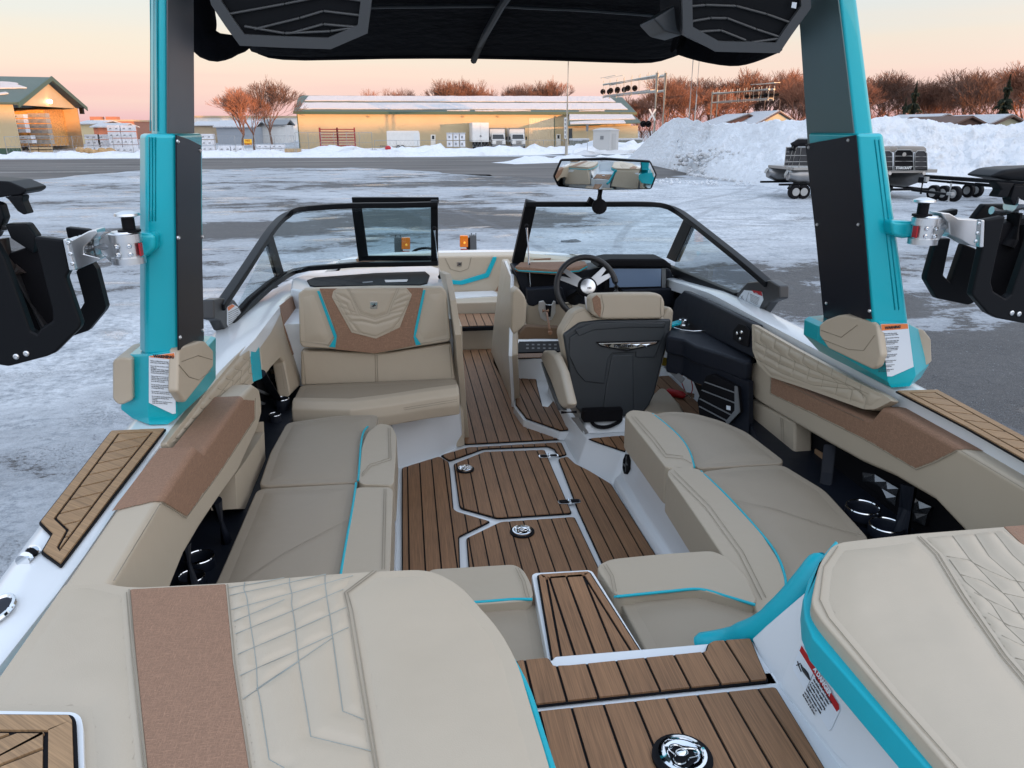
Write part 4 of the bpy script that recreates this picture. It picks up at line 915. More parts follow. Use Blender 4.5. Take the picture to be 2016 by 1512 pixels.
for px in (1547, 1576): x = S1.at(px,300).x; cyl(b, (x,D,zt+.1), (x,D,zz(289)), .022, n=6)
for z in (zt+.15, zt+.45, zt+.8): cyl(b, (xf+.12,D,z), (S1.at(1547,300).x,D,z), .018, n=6)
cyl(b, (xf+.05,D,zt-.3), (xf+.3,D,zz(288)), .022, n=6); cyl(b, (xf+.25,D,zt-.3), (xf+.45,D,zz(288)), .022, n=6); add('railing', b, M_rail, pb)
b = nb(); tube(b, [S1.at(1560,296),S1.at(1562,286),S1.at(1572,281),S1.at(1600,281)], .16, 8); add('folded_canopy', b, M_black, pb, smooth=True)
b = nb(); tube(b, [S1.at(1563,290),S1.at(1566,276),S1.at(1574,272),S1.at(1610,272)], .018, 6); add('canopy_frame', b, M_rail, pb)
tr1 = thing('boat_trailer', (c.x-2,D,0), 'black tandem axle trailer carrying the side on pontoon boat', 'trailer')
b = nb(); box(b, (S1.at(1540,365).x,D+.2,zz(366)), (c.x-.2,D+.35,zz(362))); box(b, (S1.at(1540,365).x,D+2.1,zz(366)), (c.x-.2,D+2.25,zz(362))); add('frame', b, M_blackp, tr1)
for px in (1567, 1583): q = S1.at(px,377); wheel(tr1, (q.x,D+.1,.31), .31, .22, (0,1,0))
for px in (1567, 1583):
    q = S1.at(px,377); b = nb(); tube(b, [(q.x+cos(a_)*.38,D+.1,.31+sin(a_)*.38) for a_ in [radians(x) for x in range(20,170,20)]], .035, 5); add('fender', b, M_blackp, tr1)
# boat seen from the bow
D = 32.6; S2 = PY(D)
def s2(px,py): return S2.at(px,py)
pc = thing('pontoon_boat', (s2(1782,350).x,D,0), 'pontoon boat seen bow on, right of the starboard tower leg, black lettered gate', 'pontoon boat')
for cxp in (1745, 1812):
    q = s2(cxp,352); b = nb(); tube(b, [(q.x+.0,D-.2,q.z+.25),(q.x,D+.3,q.z+.1),(q.x,D+1.0,q.z),(q.x,D+6,q.z)], [.08,.30,.42,.42], 20); add('pontoon', b, M_pont, pc, smooth=True)
b = nb(); l_, r_ = s2(1722,338), s2(1845,338); box(b, (l_.x,D,l_.z-.06), (r_.x,D+6,l_.z+.08)); add('deck', b, M_rail, pc)
def gate(x0, x1, y0, y1, m, name, rad=5):
    P_ = on(S2, [(x0,y1),(x1,y1),(x1-1,y0+rad),(x1-rad-1,y0),(x0+rad+1,y0),(x0+1,y0+rad)]); b = nb(); prism(b, P_, (0,.05,0)); g_ = add(name, b, m, pc)
    b = nb(); tube(b, [p-Vector((0,.02,0)) for p in P_], .022, 6, closed=True); add('gate_rail', b, M_rail, g_); b = nb()
    for k in (.3,.55,.8): yy = y0+(y1-y0)*k; cyl(b, s2(x0+1,yy)-Vector((0,.03,0)), s2(x1-1,yy)-Vector((0,.03,0)), .016, n=5)
    add('cross_rail', b, M_rail, g_); return g_
gate(1728,1757,297,336,M_pan,'left_gate'.replace('left_','front_')); gg = gate(1760,1798,295,336,M_black,'centre_gate'); gate(1800,1825,297,336,M_pan,'front_gate')
q = off(S2,.06).at(1779,333); text_mesh('lettering','STARCRAFT',M_whitew,gg,q,(1,0,0),(0,0,1),.15,'CENTER',.01,sx=.95,bold=.006)
b = nb(); lathe(b, off(S2,.02).at(1780,304), (0,-1,0), [(0,.09),(.02,.09),(.02,.05)], 16); add('badge', b, M_rail, gg)
for x0,x1 in ((1725,1756),(1752,1770),(1770,1825)):
    P_ = on(PY(D+.35), [(x0,300),(x0,291),(x0+4,287),(x1-5,288),(x1,292),(x1,300)]); b = nb(); prism(b, P_, (0,.5,0)); add('seat_back', b, M_bseat, pc, bevel=.06)
tr2 = thing('boat_trailer', (s2(1790,380).x,D-1,0), 'black trailer under the bow on pontoon boat with winch post', 'trailer')
b = nb(); q = s2(1790,345); cyl(b, (q.x,D-1,.3), (q.x,D-1,q.z-.1), .05, n=8); obox(b, (q.x,D-1,q.z-.15), (.12,0,0), (0,.15,0), (0,0,.12)); add('winch_post', b, M_blackp, tr2)
b = nb(); obox(b, (q.x,D-1.2,q.z-.1), (.07,0,0), (0,.1,0), (0,0,.1)); add('winch', b, M_galv, tr2)
b = nb(); obox(b, (q.x,D-1.6,.42), (.05,0,0), (0,1.2,0), (0,0,.05)); obox(b, (q.x-.2,D,.42), (1.2,0,0), (0,.05,0), (0,0,.05)); obox(b, (q.x-1.2,D+2.5,.42), (.05,0,0), (0,2.5,0), (0,0,.05)); obox(b, (q.x+.8,D+2.5,.42), (.05,0,0), (0,2.5,0), (0,0,.05)); add('frame', b, M_blackp, tr2)
b = nb(); obox(b, (q.x,D-2.9,.45), (.08,0,0), (0,.15,0), (0,0,.06)); cyl(b, (q.x+.25,D-2.5,.1), (q.x+.25,D-2.5,.85), .04, n=8); add('coupler', b, M_galv, tr2)
for s in (-1,1): wheel(tr2, (q.x+s*1.15,D+3.2,.31), .31, .22)
# long empty triple axle trailer
D0 = 31.0; te = thing('empty_trailer', (PY(D0).at(1920,380).x,D0,0), 'long empty black triple axle boat trailer at the foot of the snow pile', 'trailer')
A1, A2 = PY(34).at(1828,357), PY(26.5).at(2150,392); A1z, A2z = A1.z, A1.z
for dy in (0, 1.6):
    b = nb(); rail(b, [(A1.x,A1.y+dy,.86),(A2.x,A2.y+dy,.86)], .1, .16); rail(b, [(A1.x+1,A1.y+dy,.62),(A2.x,A2.y+dy,.62)], .1, .1); add('side_beam', b, M_blackp, te)
for k in range(7): q = Vector((A1.x,A1.y,.7)).lerp(Vector((A2.x,A2.y,.7)), k/6); b = nb(); obox(b, q+Vector((0,.8,0)), (.05,0,0), (0,.8,0), (0,0,.04)); add('cross_beam', b, M_blackp, te)
dirx = (Vector((A2.x,A2.y,0))-Vector((A1.x,A1.y,0))).normalized()
for i, px in enumerate((1838,1858,1879)):
    q = PY(31.8-.35*i).at(px,383); wheel(te, (q.x,q.y,.33), .33, .22, (-dirx.y,dirx.x,0))
for i, px in enumerate((1905,1922)): q = PY(33.0).at(px,383); wheel(te, (q.x,q.y,.31), .31, .2, (-dirx.y,dirx.x,0))

# ================================================================ THE BOAT
S = 1.40; XC = .435
boat = thing('wakeboard_boat', (XC, 3.6, 0), 'white and turquoise tow boat with beige cockpit seats and brown plank flooring, filling the foreground', 'boat')
def slab(name, pl, pts, t, m, parent=None, bevel=.008, seg=2, rnd=0, lift=0, puff=0, label=None, k=4, kind=None):
    """outline read on its own plane, with thickness t away from the viewer"""
    pl = off(pl, lift) if lift else pl; P = on(pl, pts)
    if rnd: P = fillet(P, rnd, k)
    b = nb(); prism(b, P, -pl.n*t); return add(name, b, m, parent or boat, bevel=bevel, seg=seg, puff=puff, label=label, kind=kind)
def line(name, pl, pts, r, m, parent=None, closed=False, sm=0, lift=0, rnd=0, n=5):
    P = on(off(pl, lift) if lift else pl, pts)
    if sm: P = smooth_path(P, sm, closed)
    if rnd: P = fillet(P, rnd, 4, closed)
    b = nb(); tube(b, P, r, n, closed); return add(name, b, m, parent or boat, smooth=True, ang=80)
def lines(name, pl, paths, r, m, parent, lift=0, sm=0):
    b = nb()
    for p in paths:
        P = on(off(pl, lift) if lift else pl, p)
        if sm: P = smooth_path(P, sm)
        tube(b, P, r, 4)
    return add(name, b, m, parent, smooth=True, ang=80)
def screw(pl, px, py, r, parent, m=None, lift=0, name='bolt'):
    p = off(pl, lift).at(px, py); b = nb(); lathe(b, p-pl.n*.002, pl.n, [(0,r),(.004,r),(.006,r*.6),(.003,r*.45)], 10); return add(name, b, m or M_alu, parent, smooth=True, ang=40)

# ---- hull
ST = [(.35,1.17),(.9,1.22),(1.3,1.245),(1.6,1.27),(2.6,1.285),(3.8,1.27),(5.0,1.20),(6.0,1.12),(6.5,1.02),(6.8,.85),(6.98,.55),(7.03,.2)]
def sheer(y): return 2.18 - max(0, y-3.8)*.078
def hw(y):
    for (a, c), (d, e) in zip(ST, ST[1:]):
        if y <= d: return c+(e-c)*(max(y,a)-a)/(d-a)
    return ST[-1][1]
b = nb(); rings = []
for y, w_ in ST:
    z = sheer(y); k = max(0, (y-4)/3)**2; kz = .62+.75*k
    rings.append([(XC-w_,y,z-.02),(XC-w_*1.0,y,z-.16),(XC-w_*.985,y,z-.17),(XC-w_*.93,y,1.35+k*.3),(XC-w_*.8,y,.95+k*.7),(XC,y,kz),(XC+w_*.8,y,.95+k*.7),(XC+w_*.93,y,1.35+k*.3),(XC+w_*.985,y,z-.17),(XC+w_,y,z-.16),(XC+w_,y,z-.02)])
loft(b, rings, cap=False, closed=False); A_ = [b.verts.new(p) for p in rings[0]]; b.faces.new(A_); add('hull', b, M_white, boat, smooth=True, ang=28)
b = nb(); tube(b, [(XC-hw(y)-.012,y,sheer(y)-.09) for y,_ in ST], .022, 8); tube(b, [(XC+hw(y)+.012,y,sheer(y)-.09) for y,_ in ST], .022, 8); add('rub_rail', b, M_black, boat, smooth=True)
# gunwale caps
def inner(y, s):
    if s < 0: T = [(.3,-.70),(1.4,-.672),(2.15,-.697),(2.7,-.67),(3.15,-.635),(4.04,-.62),(4.7,-.60),(6.5,-.55),(6.62,-.35)]
    else: T = [(.3,1.56),(1.63,1.578),(2.2,1.585),(2.9,1.58),(3.5,1.58),(4.3,1.58),(4.7,1.57),(6.5,1.48),(6.62,1.2)]
    for (a, c), (d, e) in zip(T, T[1:]):
        if y <= d: return c+(e-c)*(max(y,a)-a)/(d-a)
    return T[-1][1]
for s in (-1, 1):
    b = nb(); rings = []
    for i in range(46):
        y = .36+i*(6.62-.36)/45; o_ = XC+s*hw(y); n_ = inner(y, s); z = sheer(y)
        rings.append([(o_-s*.0,y,z-.03),(o_-s*.012,y,z-.006),(o_-s*.035,y,z),(n_+s*.02,y,z),(n_+s*.004,y,z-.006),(n_,y,z-.06)])
    loft(b, rings, cap=False, closed=False); add('gunwale_cap', b, M_white, boat, smooth=True, ang=50)
b = nb(); z = sheer(6.8)
prism(b, [(XC-hw(6.62),6.62,z+.012),(XC-.85,6.8,z),(XC-.55,6.97,z),(XC-.2,7.02,z),(XC+.2,7.02,z),(XC+.55,6.97,z),(XC+.85,6.8,z),(XC+hw(6.62),6.62,z+.012),(XC+.9,6.60,z+.012),(XC-.9,6.60,z+.012)], (0,0,-.05)); add('bow_cap', b, M_white, boat)
# aft deck under the sun pads, and black sheets added so openings behind the coamings show dark
b = nb(); prism(b, [(XC-1.2,.36,2.12),(XC-1.235,1.3,2.12),(-.66,1.38,2.12),(.10,1.20,2.12),(.14,.36,2.12)], (0,0,-.5)); add('aft_deck', b, M_white, boat, bevel=.01)
b = nb(); prism(b, [(XC+1.2,.36,2.12),(XC+1.235,1.3,2.12),(1.57,1.38,2.12),(.87,1.2,2.12),(.85,.36,2.12)], (0,0,-.5)); add('aft_deck', b, M_white, boat, bevel=.01)
for x0, x1 in ((-.80,-.76),(1.63,1.67)):
    b = nb(); box(b, (x0,1.1,S), (x1,4.6,2.12)); add('dark_backing_sheet', b, M_black, boat)

# ---- sole (white liner that shows between the mats)
b = nb(); box(b, (-.78,.9,S-.06), (1.66,6.6,S-.004)); add('sole', b, M_white, boat)
ZS = PZ(S+.004)
def clip_strips(P, ang, wd, gap, x0=None):
    P = [Vector(p) for p in P]; R = Matrix.Rotation(-ang, 3, 'Z'); Ri = R.inverted(); Q = [R @ p for p in P]; z = P[0].z
    lo, hi = min(q.x for q in Q), max(q.x for q in Q); st = x0 if x0 is not None else lo; i0 = math.floor((lo-st)/wd); out = []
    for i in range(i0, int((hi-st)/wd)+1):
        a, c = st+i*wd+gap/2, st+(i+1)*wd-gap/2
        if c < lo or a > hi: continue
        b = nb(); f = b.faces.new([b.verts.new(q) for q in Q]); bmesh.ops.triangulate(b, faces=[f], ngon_method='EAR_CLIP')
        for x, n_ in ((a, -1), (c, 1)):
            bmesh.ops.bisect_plane(b, geom=b.verts[:]+b.edges[:]+b.faces[:], plane_co=(x,0,0), plane_no=(n_,0,0), clear_outer=True)
        if not b.faces or sum(f.calc_area() for f in b.faces) < 8e-5: b.free(); continue
        bmesh.ops.remove_doubles(b, verts=b.verts, dist=1e-5)
        bmesh.ops.transform(b, matrix=Ri.to_4x4(), verts=b.verts)
        left = set(b.faces)
        while left:
            st_ = [left.pop()]; isl = [st_[0]]
            while st_:
                f_ = st_.pop()
                for e_ in f_.edges:
                    for g_ in e_.link_faces:
                        if g_ in left: left.discard(g_); st_.append(g_); isl.append(g_)
            if sum(f_.calc_area() for f_ in isl) < 8e-5: continue
            nb2 = nb(); vm = {}
            for f_ in isl:
                vs_ = []
                for v_ in f_.verts:
                    if v_ not in vm: vm[v_] = nb2.verts.new(v_.co)
                    vs_.append(vm[v_])
                nb2.faces.new(vs_)
            out.append(nb2)
        b.free()
    return out
def mat_planks(name, P, wd=.061, ang=0, base=.004, h=.004, gap=.0065, margin=.005, m=None, x0=None, parent=None, border=0, label=None, rnd=.012):
    """one foam mat: black backing and every plank a piece of its own"""
    R0 = [Vector(p) for p in P]; b = nb(); prism(b, fillet(R0, rnd, 3) if rnd else R0, (0,0,-base)); t = add(name, b, M_black, parent or boat, label=label)
    I0 = inset2(R0, margin); I = fillet(I0, rnd, 2) if rnd else I0; m = m or M_teak
    if border:
        J = inset2(R0, margin+border); K = inset2(R0, margin+border+gap); b = nb(); n = len(I0)
        for i in range(n): b.faces.new([b.verts.new(v) for v in (I0[i], I0[(i+1)%n], J[(i+1)%n], J[i])])
        bmesh.ops.remove_doubles(b, verts=b.verts, dist=1e-5); ext(b, h); add('border_strip', b, m, t); I = K
    for b in clip_strips(I, ang, wd, gap, x0): ext(b, h); add('plank', b, m, t)
    return t
def ext(b, h):
    r = bmesh.ops.extrude_face_region(b, geom=b.faces[:]); bmesh.ops.translate(b, verts=[v for v in r['geom'] if isinstance(v, bmesh.types.BMVert)], vec=(0,0,h))
X0 = -.073+.061*.5
FM = lambda pts: on(ZS, pts)
mat_planks('floor_mat', FM([(791,922),(865,899),(883,910),(886,924),(893,1003),(901,1008),(966,1027),(904,1057),(906,1118),(909,1230),(791,1230)]), x0=X0)
mat_planks('floor_mat', FM([(867,897),(921,881),(1105,871),(1116,895),(1100,899),(1090,884),(1078,879),(952,884),(885,908)]), x0=X0)
hatch1 = mat_planks('hatch_mat', FM([(893,914),(953,890),(1072,886),(1126,1011),(979,1021),(907,1001),(904,996)]), x0=X0)
hatch2 = mat_planks('hatch_mat', FM([(918,1060),(985,1028),(1131,1018),(1178,1117),(1225,1220),(930,1220)]), x0=X0)
mat_planks('floor_mat', FM([(1099,904),(1117,899),(1132,913),(1160,927),(1203,953),(1289,1090),(1360,1200),(1240,1220),(1186,1112),(1139,1009)]), x0=X0)
mat_planks('aisle_mat', FM([(914,875),(1104,865),(1099,851),(1034,831),(1009,798),(990,748),(973,716),(970,687),(898,687)]), x0=X0+.061)
# white surround of the hatch lids
for P_ in ([(883,911),(951,882),(1077,877),(1088,882),(1140,1013),(1188,1113),(1240,1225),(1232,1225),(1180,1117),(1130,1014)],):
    pass
Zl = PZ(S-.002)
# chrome hatch pulls and hinges
def pull(p, r, parent, z=.010):
    p = Vector(p); b = nb(); lathe(b, p, (0,0,1), [(0,r*1.22),(z*.6,r*1.22),(z*.6,r)], 28); add('pull_gasket', b, M_black, parent)
    b = nb(); lathe(b, p, (0,0,1), [(z*.5,r),(z*1.3,r*.97),(z*1.4,r*.85),(z*.9,r*.80),(z*.7,r*.6),(z*.7,.001)], 32); o = add('latch_ring', b, M_chrome, parent, smooth=True, ang=30)
    b = nb(); lathe(b, p+Vector((0,0,z*.7)), (0,0,1), [(0,r*.58),(.0015,r*.58)], 6); add('latch_recess', b, M_black, parent)
    b = nb(); P_ = [p+Vector((cos(a)*r*.5*(1+.35*cos(3*a)),sin(a)*r*.42*(1+.3*cos(3*a)),z*1.2)) for a in [2*pi*i/36 for i in range(36)]]; tube(b, P_, r*.045, 6, closed=True); add('latch_rim', b, M_chrome, parent, smooth=True)
    b = nb(); ball(b, p+Vector((0,r*.08,z)), r*.26, (1.1,.8,.5)); add('latch_knob', b, M_chrome, parent, smooth=True)
pull(PZ(S+.008).at(916,925), .036, boat); pull(PZ(S+.008).at(1028,1048), .042, boat)
for px, py in ((1080,899),(1121,989)):
    p = PZ(S+.008).at(px, py); b = nb(); P_ = fillet([p+Vector((x,y,0)) for x,y in ((-.052,-.02),(.052,-.02),(.052,.02),(-.052,.02))], .018)
    prism(b, P_, (0,0,.006)); h_ = add('hinge', b, M_chrome, boat, bevel=.002)
    for s in (-1,1): b = nb(); prism(b, fillet([p+Vector((s*.026+x,y,.0063)) for x,y in ((-.018,-.012),(.018,-.012),(.018,.012),(-.018,.012))], .008), (0,0,.0015)); add('hinge_insert', b, M_black, h_)
    b = nb(); cyl(b, p+Vector((0,-.022,.007)), p+Vector((0,.022,.007)), .006, n=8); add('hinge_pin', b, M_chrome, h_)

# ---- white seat bases and risers
def base_loft(name, bot, top, z0, z1, m=None):
    b = nb(); loft(b, [[(p[0],p[1],z0) for p in bot], [(p[0],p[1],z1) for p in top]]); return add(name, b, m or M_white, boat, bevel=.012, seg=3)
f1, f2, f3 = PZ(S).at(787,920), PZ(S).at(864,896), PZ(S).at(912,872)
base_loft('port_seat_base', [(-.76,1.0),(-.090,1.0),(-.090,f1.y),(f2.x,f2.y),(f3.x,f3.y),(.26,4.0),(.26,4.4),(-.76,4.4)], [(-.76,1.0),(-.11,1.0),(-.11,f1.y+.03),(f2.x-.02,f2.y+.02),(.235,3.62),(.25,4.0),(.25,4.4),(-.76,4.4)], S-.02, 1.665)
# starboard base, coved where it meets the sole
bp = [PZ(S).at(*p) for p in ((1290,1093),(1250,1030),(1206,953))]
b = nb(); prof = [(0,0),(.012,.03),(.045,.045),(.06,.10),(.075,.27)]
rings = []
for o_, z in prof:
    r_ = [(bp[0].x+o_+.05,1.0,S+z-.002)] + [(p.x+o_, p.y+(o_*.6 if i > 1 else 0), S+z-.002) for i, p in enumerate(bp)]
    rings.append(r_+[(1.10,bp[-1].y+.02,S+z-.002),(1.66,bp[-1].y-.25,S+z-.002),(1.66,1.0,S+z-.002)])
loft(b, rings); add('starboard_seat_base', b, M_white, boat, smooth=True, ang=35, bevel=.01, seg=2)
sb = PX(bp[0].x+.055)
# cup-shaped drain vent and dark speaker slot on the base face
p = PX(.985).at(1237,914)
b = nb(); lathe(b, p, (-1,0,.15), [(0,.05),(.012,.05),(.014,.042),(.006,.038),(.006,.001)], 8); v_ = add('air_vent', b, M_black, boat, label='octagonal black air vent on the white base')
b = nb(); tube(b, [p+Vector((-.014,-.03,.01)), p+Vector((-.014,-.008,.012)), p+Vector((-.014,.008,-.012)), p+Vector((-.014,.03,-.01))], .003, 5); tube(b, [p+Vector((-.012,0,.04)), p+Vector((-.012,0,-.04))], .003, 5); add('vent_fin', b, M_grey, v_)
slab('side_vent', PX(.975), [(1349,1045),(1358,1038),(1398,1078),(1370,1086),(1352,1066)], .02, M_black, bevel=.003)
slab('side_slot', PX(-.098), [(772,962),(778,962),(778,1016),(771,1018)], .02, mat('brown_slot',(.10,.055,.03),.5), bevel=.002)

# ---- lounge cushions.  Seat tops sit 0.42 m above the sole.
ZC = PZ(1.82)
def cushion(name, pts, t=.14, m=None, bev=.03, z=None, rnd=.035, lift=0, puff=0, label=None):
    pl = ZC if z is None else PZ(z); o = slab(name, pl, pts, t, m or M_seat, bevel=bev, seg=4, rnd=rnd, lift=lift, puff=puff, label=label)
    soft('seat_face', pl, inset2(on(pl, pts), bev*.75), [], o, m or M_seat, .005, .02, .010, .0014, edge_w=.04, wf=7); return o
def bolster(name, pts, t=.15, z=1.835, bev=.034, parent=None, m=None): return slab(name, PZ(z), pts, t, m or M_bol, parent, bevel=bev, seg=5, rnd=.03)
def pipe(pts, parent, r=.0042, z=1.833, m=None, name='piping', sm=4): return line(name, PZ(z), pts, r, m or M_tealv, parent, sm=sm, n=7)
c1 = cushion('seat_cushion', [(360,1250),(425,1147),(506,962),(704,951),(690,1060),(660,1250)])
bolster('front_bolster', [(702,960),(716,959),(768,959),(774,966),(768,1120),(765,1240),(655,1240),(672,1120),(688,1040)], parent=c1)
pipe([(701,951),(694,1000),(683,1060),(672,1125),(662,1200)], c1)
lines('stitching', ZC, [[(470,1147),(560,1088),(685,1022)]], .0010, M_thread, c1, lift=.010)
lines('stitching', PZ(1.838), [[(756,962),(752,1120)],[(760,962),(757,1120)]], .0009, M_thread, c1)
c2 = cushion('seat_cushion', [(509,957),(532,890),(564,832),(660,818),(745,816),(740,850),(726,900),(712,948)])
bolster('front_bolster', [(706,946),(712,880),(722,852),(748,832),(772,838),(781,858),(779,905),(776,950),(770,955),(712,953)], parent=c2)
pipe([(724,840),(715,852),(710,880),(707,925),(705,946)], c2)
lines('stitching', PZ(1.838), [[(768,842),(770,905),(730,918),(712,938)],[(764,842),(766,902),(728,914),(711,934)]], .0009, M_thread, c2)
c3 = cushion('seat_cushion', [(576,790),(592,758),(740,752),(897,744),(903,764),(840,772),(760,784),(690,792)], t=.12, label='forward facing end seat cushion of the port lounge')
b = nb()
fr = on(ZC, [(576,789),(690,791),(765,782),(840,770),(903,762)]); rings = []
for i, p in enumerate(fr):
    d = 0 if i < 2 else .0
    rings.append([p+Vector((0,.03,.008)), p+Vector((0,-.02,.006)), p+Vector((0,-.055,-.02)), p+Vector((0,-.062,-.07)), p+Vector((0,-.045,-.125)), p+Vector((0,.03,-.13))])
loft(b, rings); bo = add('front_bolster', b, M_vinyl, c3, bevel=.008, smooth=True, ang=75)
lines('stitching', PY(3.345), [[(575,815),(700,818),(765,808),(900,786)],[(575,819),(700,822),(765,812),(900,790)]], .0009, M_thread, c3)
# starboard
c4 = cushion('seat_cushion', [(1282,816),(1320,809),(1367,813),(1420,828),(1470,850),(1542,905),(1540,912),(1450,917),(1368,922),(1362,897),(1340,860)])
bolster('front_bolster', [(1229,816),(1243,806),(1288,811),(1320,838),(1352,874),(1366,905),(1369,922),(1312,922),(1268,865)], parent=c4, z=1.835)
pipe([(1285,815),(1312,836),(1340,862),(1358,890),(1367,920)], c4)
lines('stitching', PZ(1.838), [[(1243,820),(1285,868),(1310,900),(1345,903),(1362,912)],[(1250,820),(1290,864),(1312,894),(1345,898)]], .0009, M_thread, c4)
c5 = cushion('seat_cushion', [(1378,928),(1450,919),(1541,914),(1625,965),(1712,1060),(1700,1160),(1620,1200),(1545,1180),(1540,1130),(1480,1040)])
bolster('front_bolster', [(1311,930),(1326,918),(1378,922),(1440,985),(1500,1050),(1535,1105),(1550,1150),(1558,1210),(1500,1220),(1440,1120),(1380,1030)], parent=c5)
pipe([(1380,928),(1430,975),(1488,1038),(1525,1085),(1544,1130),(1547,1165)], c5)
lines('stitching', PZ(1.838), [[(1320,930),(1390,1000),(1455,1090),(1500,1180)],[(1327,926),(1398,996),(1463,1086),(1508,1176)]], .0009, M_thread, c5)
lines('stitching', ZC, [[(1425,980),(1520,1000),(1620,1032),(1695,1052)]], .0010, M_thread, c5, lift=.010)
# stern corner seats
c6 = cushion('stern_seat', [(860,1190),(950,1183),(1047,1176),(1062,1210),(1078,1292),(1080,1330),(880,1360)], label='stern seat cushion left of the plank step')
bolster('front_bolster', [(840,1120),(930,1115),(1012,1110),(1030,1120),(1045,1145),(1052,1180),(950,1188),(850,1196)], parent=c6, z=1.85, bev=.04)
pipe([(850,1192),(900,1188),(960,1184),(1010,1180),(1048,1180)], c6, z=1.850)
lines('stitching', PZ(1.855), [[(1020,1118),(1034,1145),(1042,1176)],[(1015,1118),(1028,1145),(1036,1176)]], .0009, M_thread, c6)
c7 = cushion('stern_seat', [(1212,1168),(1290,1160),(1380,1155),(1490,1186),(1520,1260),(1500,1290),(1280,1300),(1262,1262)], label='stern seat cushion right of the plank step')
bolster('front_bolster', [(1172,1115),(1200,1100),(1300,1090),(1406,1083),(1440,1102),(1470,1135),(1494,1190),(1440,1178),(1375,1158),(1290,1164),(1212,1174),(1190,1140)], parent=c7, z=1.85, bev=.04)
pipe([(1209,1175),(1250,1171),(1320,1164),(1378,1160),(1430,1174),(1487,1191)], c7, z=1.848)
lines('stitching', PZ(1.855), [[(1188,1112),(1202,1135),(1208,1166)],[(1193,1110),(1208,1134),(1214,1164)]], .0009, M_thread, c7)
b = nb(); box(b, (-.70,1.0,S), (.27,1.80,1.67)); add('stern_seat_base', b, M_white, boat); b = nb(); box(b, (.52,1.0,S), (1.60,1.78,1.67)); add('stern_seat_base', b, M_white, boat)
# centre step
Z5 = PZ(1.85)
b = nb(); prism(b, on(Z5, [(1046,1131),(1052,1126),(1160,1120),(1168,1124),(1272,1290),(1282,1320),(1080,1330),(1077,1296)]), (0,0,-.45)); cstep = add('centre_step', b, M_white, boat, bevel=.008)
mat_planks('step_mat', on(PZ(1.857), [(1057,1134),(1062,1131),(1158,1125),(1163,1128),(1266,1288),(1272,1310),(1090,1318),(1084,1296)]), wd=.046, border=.016, x0=.295, rnd=.004)

# ---- walk-through and its side walls
Z6 = PZ(1.95)
b = nb(); prism(b, [Z6.at(1020,1300)+Vector((-.05,0,0)), Z6.at(1087,1300)+Vector((0,.003,0)), Z6.at(1095,1303)+Vector((0,.02,0)), Z6.at(1392,1272)+Vector((0,.01,0)), Z6.at(1480,1256), Vector((.70,1.16,1.95)), Vector((.76,.3,1.95)), Vector((.05,.3,1.95))], (0,0,-.5)); add('walkthrough_deck', b, M_white, boat, bevel=.006)
wt = mat_planks('walkthrough_mat', on(PZ(1.958), [(1014,1302),(1080,1296),(1090,1312),(1120,1311),(1388,1284),(1393,1269),(1404,1263),(1478,1258),(1491,1290),(1513,1341),(1051,1391),(1030,1340)]), wd=.062, x0=.205, rnd=.004, border=0, margin=.003, gap=.0055)
wt2 = mat_planks('walkthrough_mat', on(PZ(1.958), [(1048,1402),(1527,1353),(1580,1440),(1640,1540),(1720,1680),(1090,1680)]), wd=.062, x0=.21, rnd=.006, margin=.0035, gap=.0055)
pull(PZ(1.963).at(1343,1494), .043, boat)
# starboard white wall of the walk-through
WR = P3((.70,1.18,1.95),(.72,.5,1.95),(.775,1.18,2.14))
b = nb(); pts = [WR.at(1480,1258), WR.at(1587,1168), WR.at(1592,1245), WR.at(1830,1512), WR.at(2050,1760), WR.at(1790,1760), WR.at(1620,1512), WR.at(1515,1345)]
slab('side_wall', WR, [(1478,1256),(1586,1163),(1592,1240),(1705,1368),(1835,1512),(1990,1700),(1745,1700),(1622,1512),(1516,1344)], .03, M_white, bevel=.006)
slab('side_wall_step', WR, [(1568,1262),(1590,1232),(1600,1246),(1830,1502),(1930,1625),(1800,1640),(1640,1480),(1535,1345)], .02, M_white, lift=.006, bevel=.005, rnd=.02)
b = nb(); prism(b, [Vector((.27,1.20,1.95)), Vector((.27,1.22,1.50)), Vector((.70,1.22,1.50)), Vector((.70,1.20,1.95))], (0,-.03,0)); add('step_riser', b, M_white, boat)
# port wall (mostly hidden by the pad)
b = nb(); prism(b, [(.19,1.20,1.95),(.10,1.20,2.08),(.10,.36,2.08),(.17,.36,1.95)], (-.03,0,0)); add('side_wall', b, M_white, boat)

# ---- stern backrests, turquoise trim and sun pads
ZP = PZ(2.20)
b = nb(); prism(b, [(-.62,1.30,2.16),(.02,1.30,2.16),(.13,1.38,1.83),(-.62,1.52,1.83)], (0,-.12,0)); add('stern_backrest', b, M_vinyl, boat, bevel=.02, seg=3)
b = nb(); prism(b, [(.86,1.30,2.16),(1.5,1.30,2.16),(1.5,1.50,1.83),(.74,1.38,1.83)], (0,-.12,0)); add('stern_backrest', b, M_vinyl, boat, bevel=.02, seg=3)
padL = [(-260,1760),(-120,1500),(130,1146),(180,1142),(255,1157),(450,1147),(620,1132),(760,1123),(846,1120),(905,1150),(985,1240),(1020,1305),(1042,1380),(1083,1512),(1140,1760)]
b = nb(); P_ = fillet(on(ZP, padL), .04, 5); prism(b, P_, (0,0,-.10)); sp1 = add('sun_pad', b, M_vinyl, boat, bevel=.026, seg=5, label='left stern sun pad with a brown woven band')
b = nb(); P_ = [p+Vector((0,0,-.055)) for p in inset2(P_, -.006)]; tube(b, P_, .009, 8, closed=True); add('teal_edge', b, M_tealv, sp1, smooth=True)
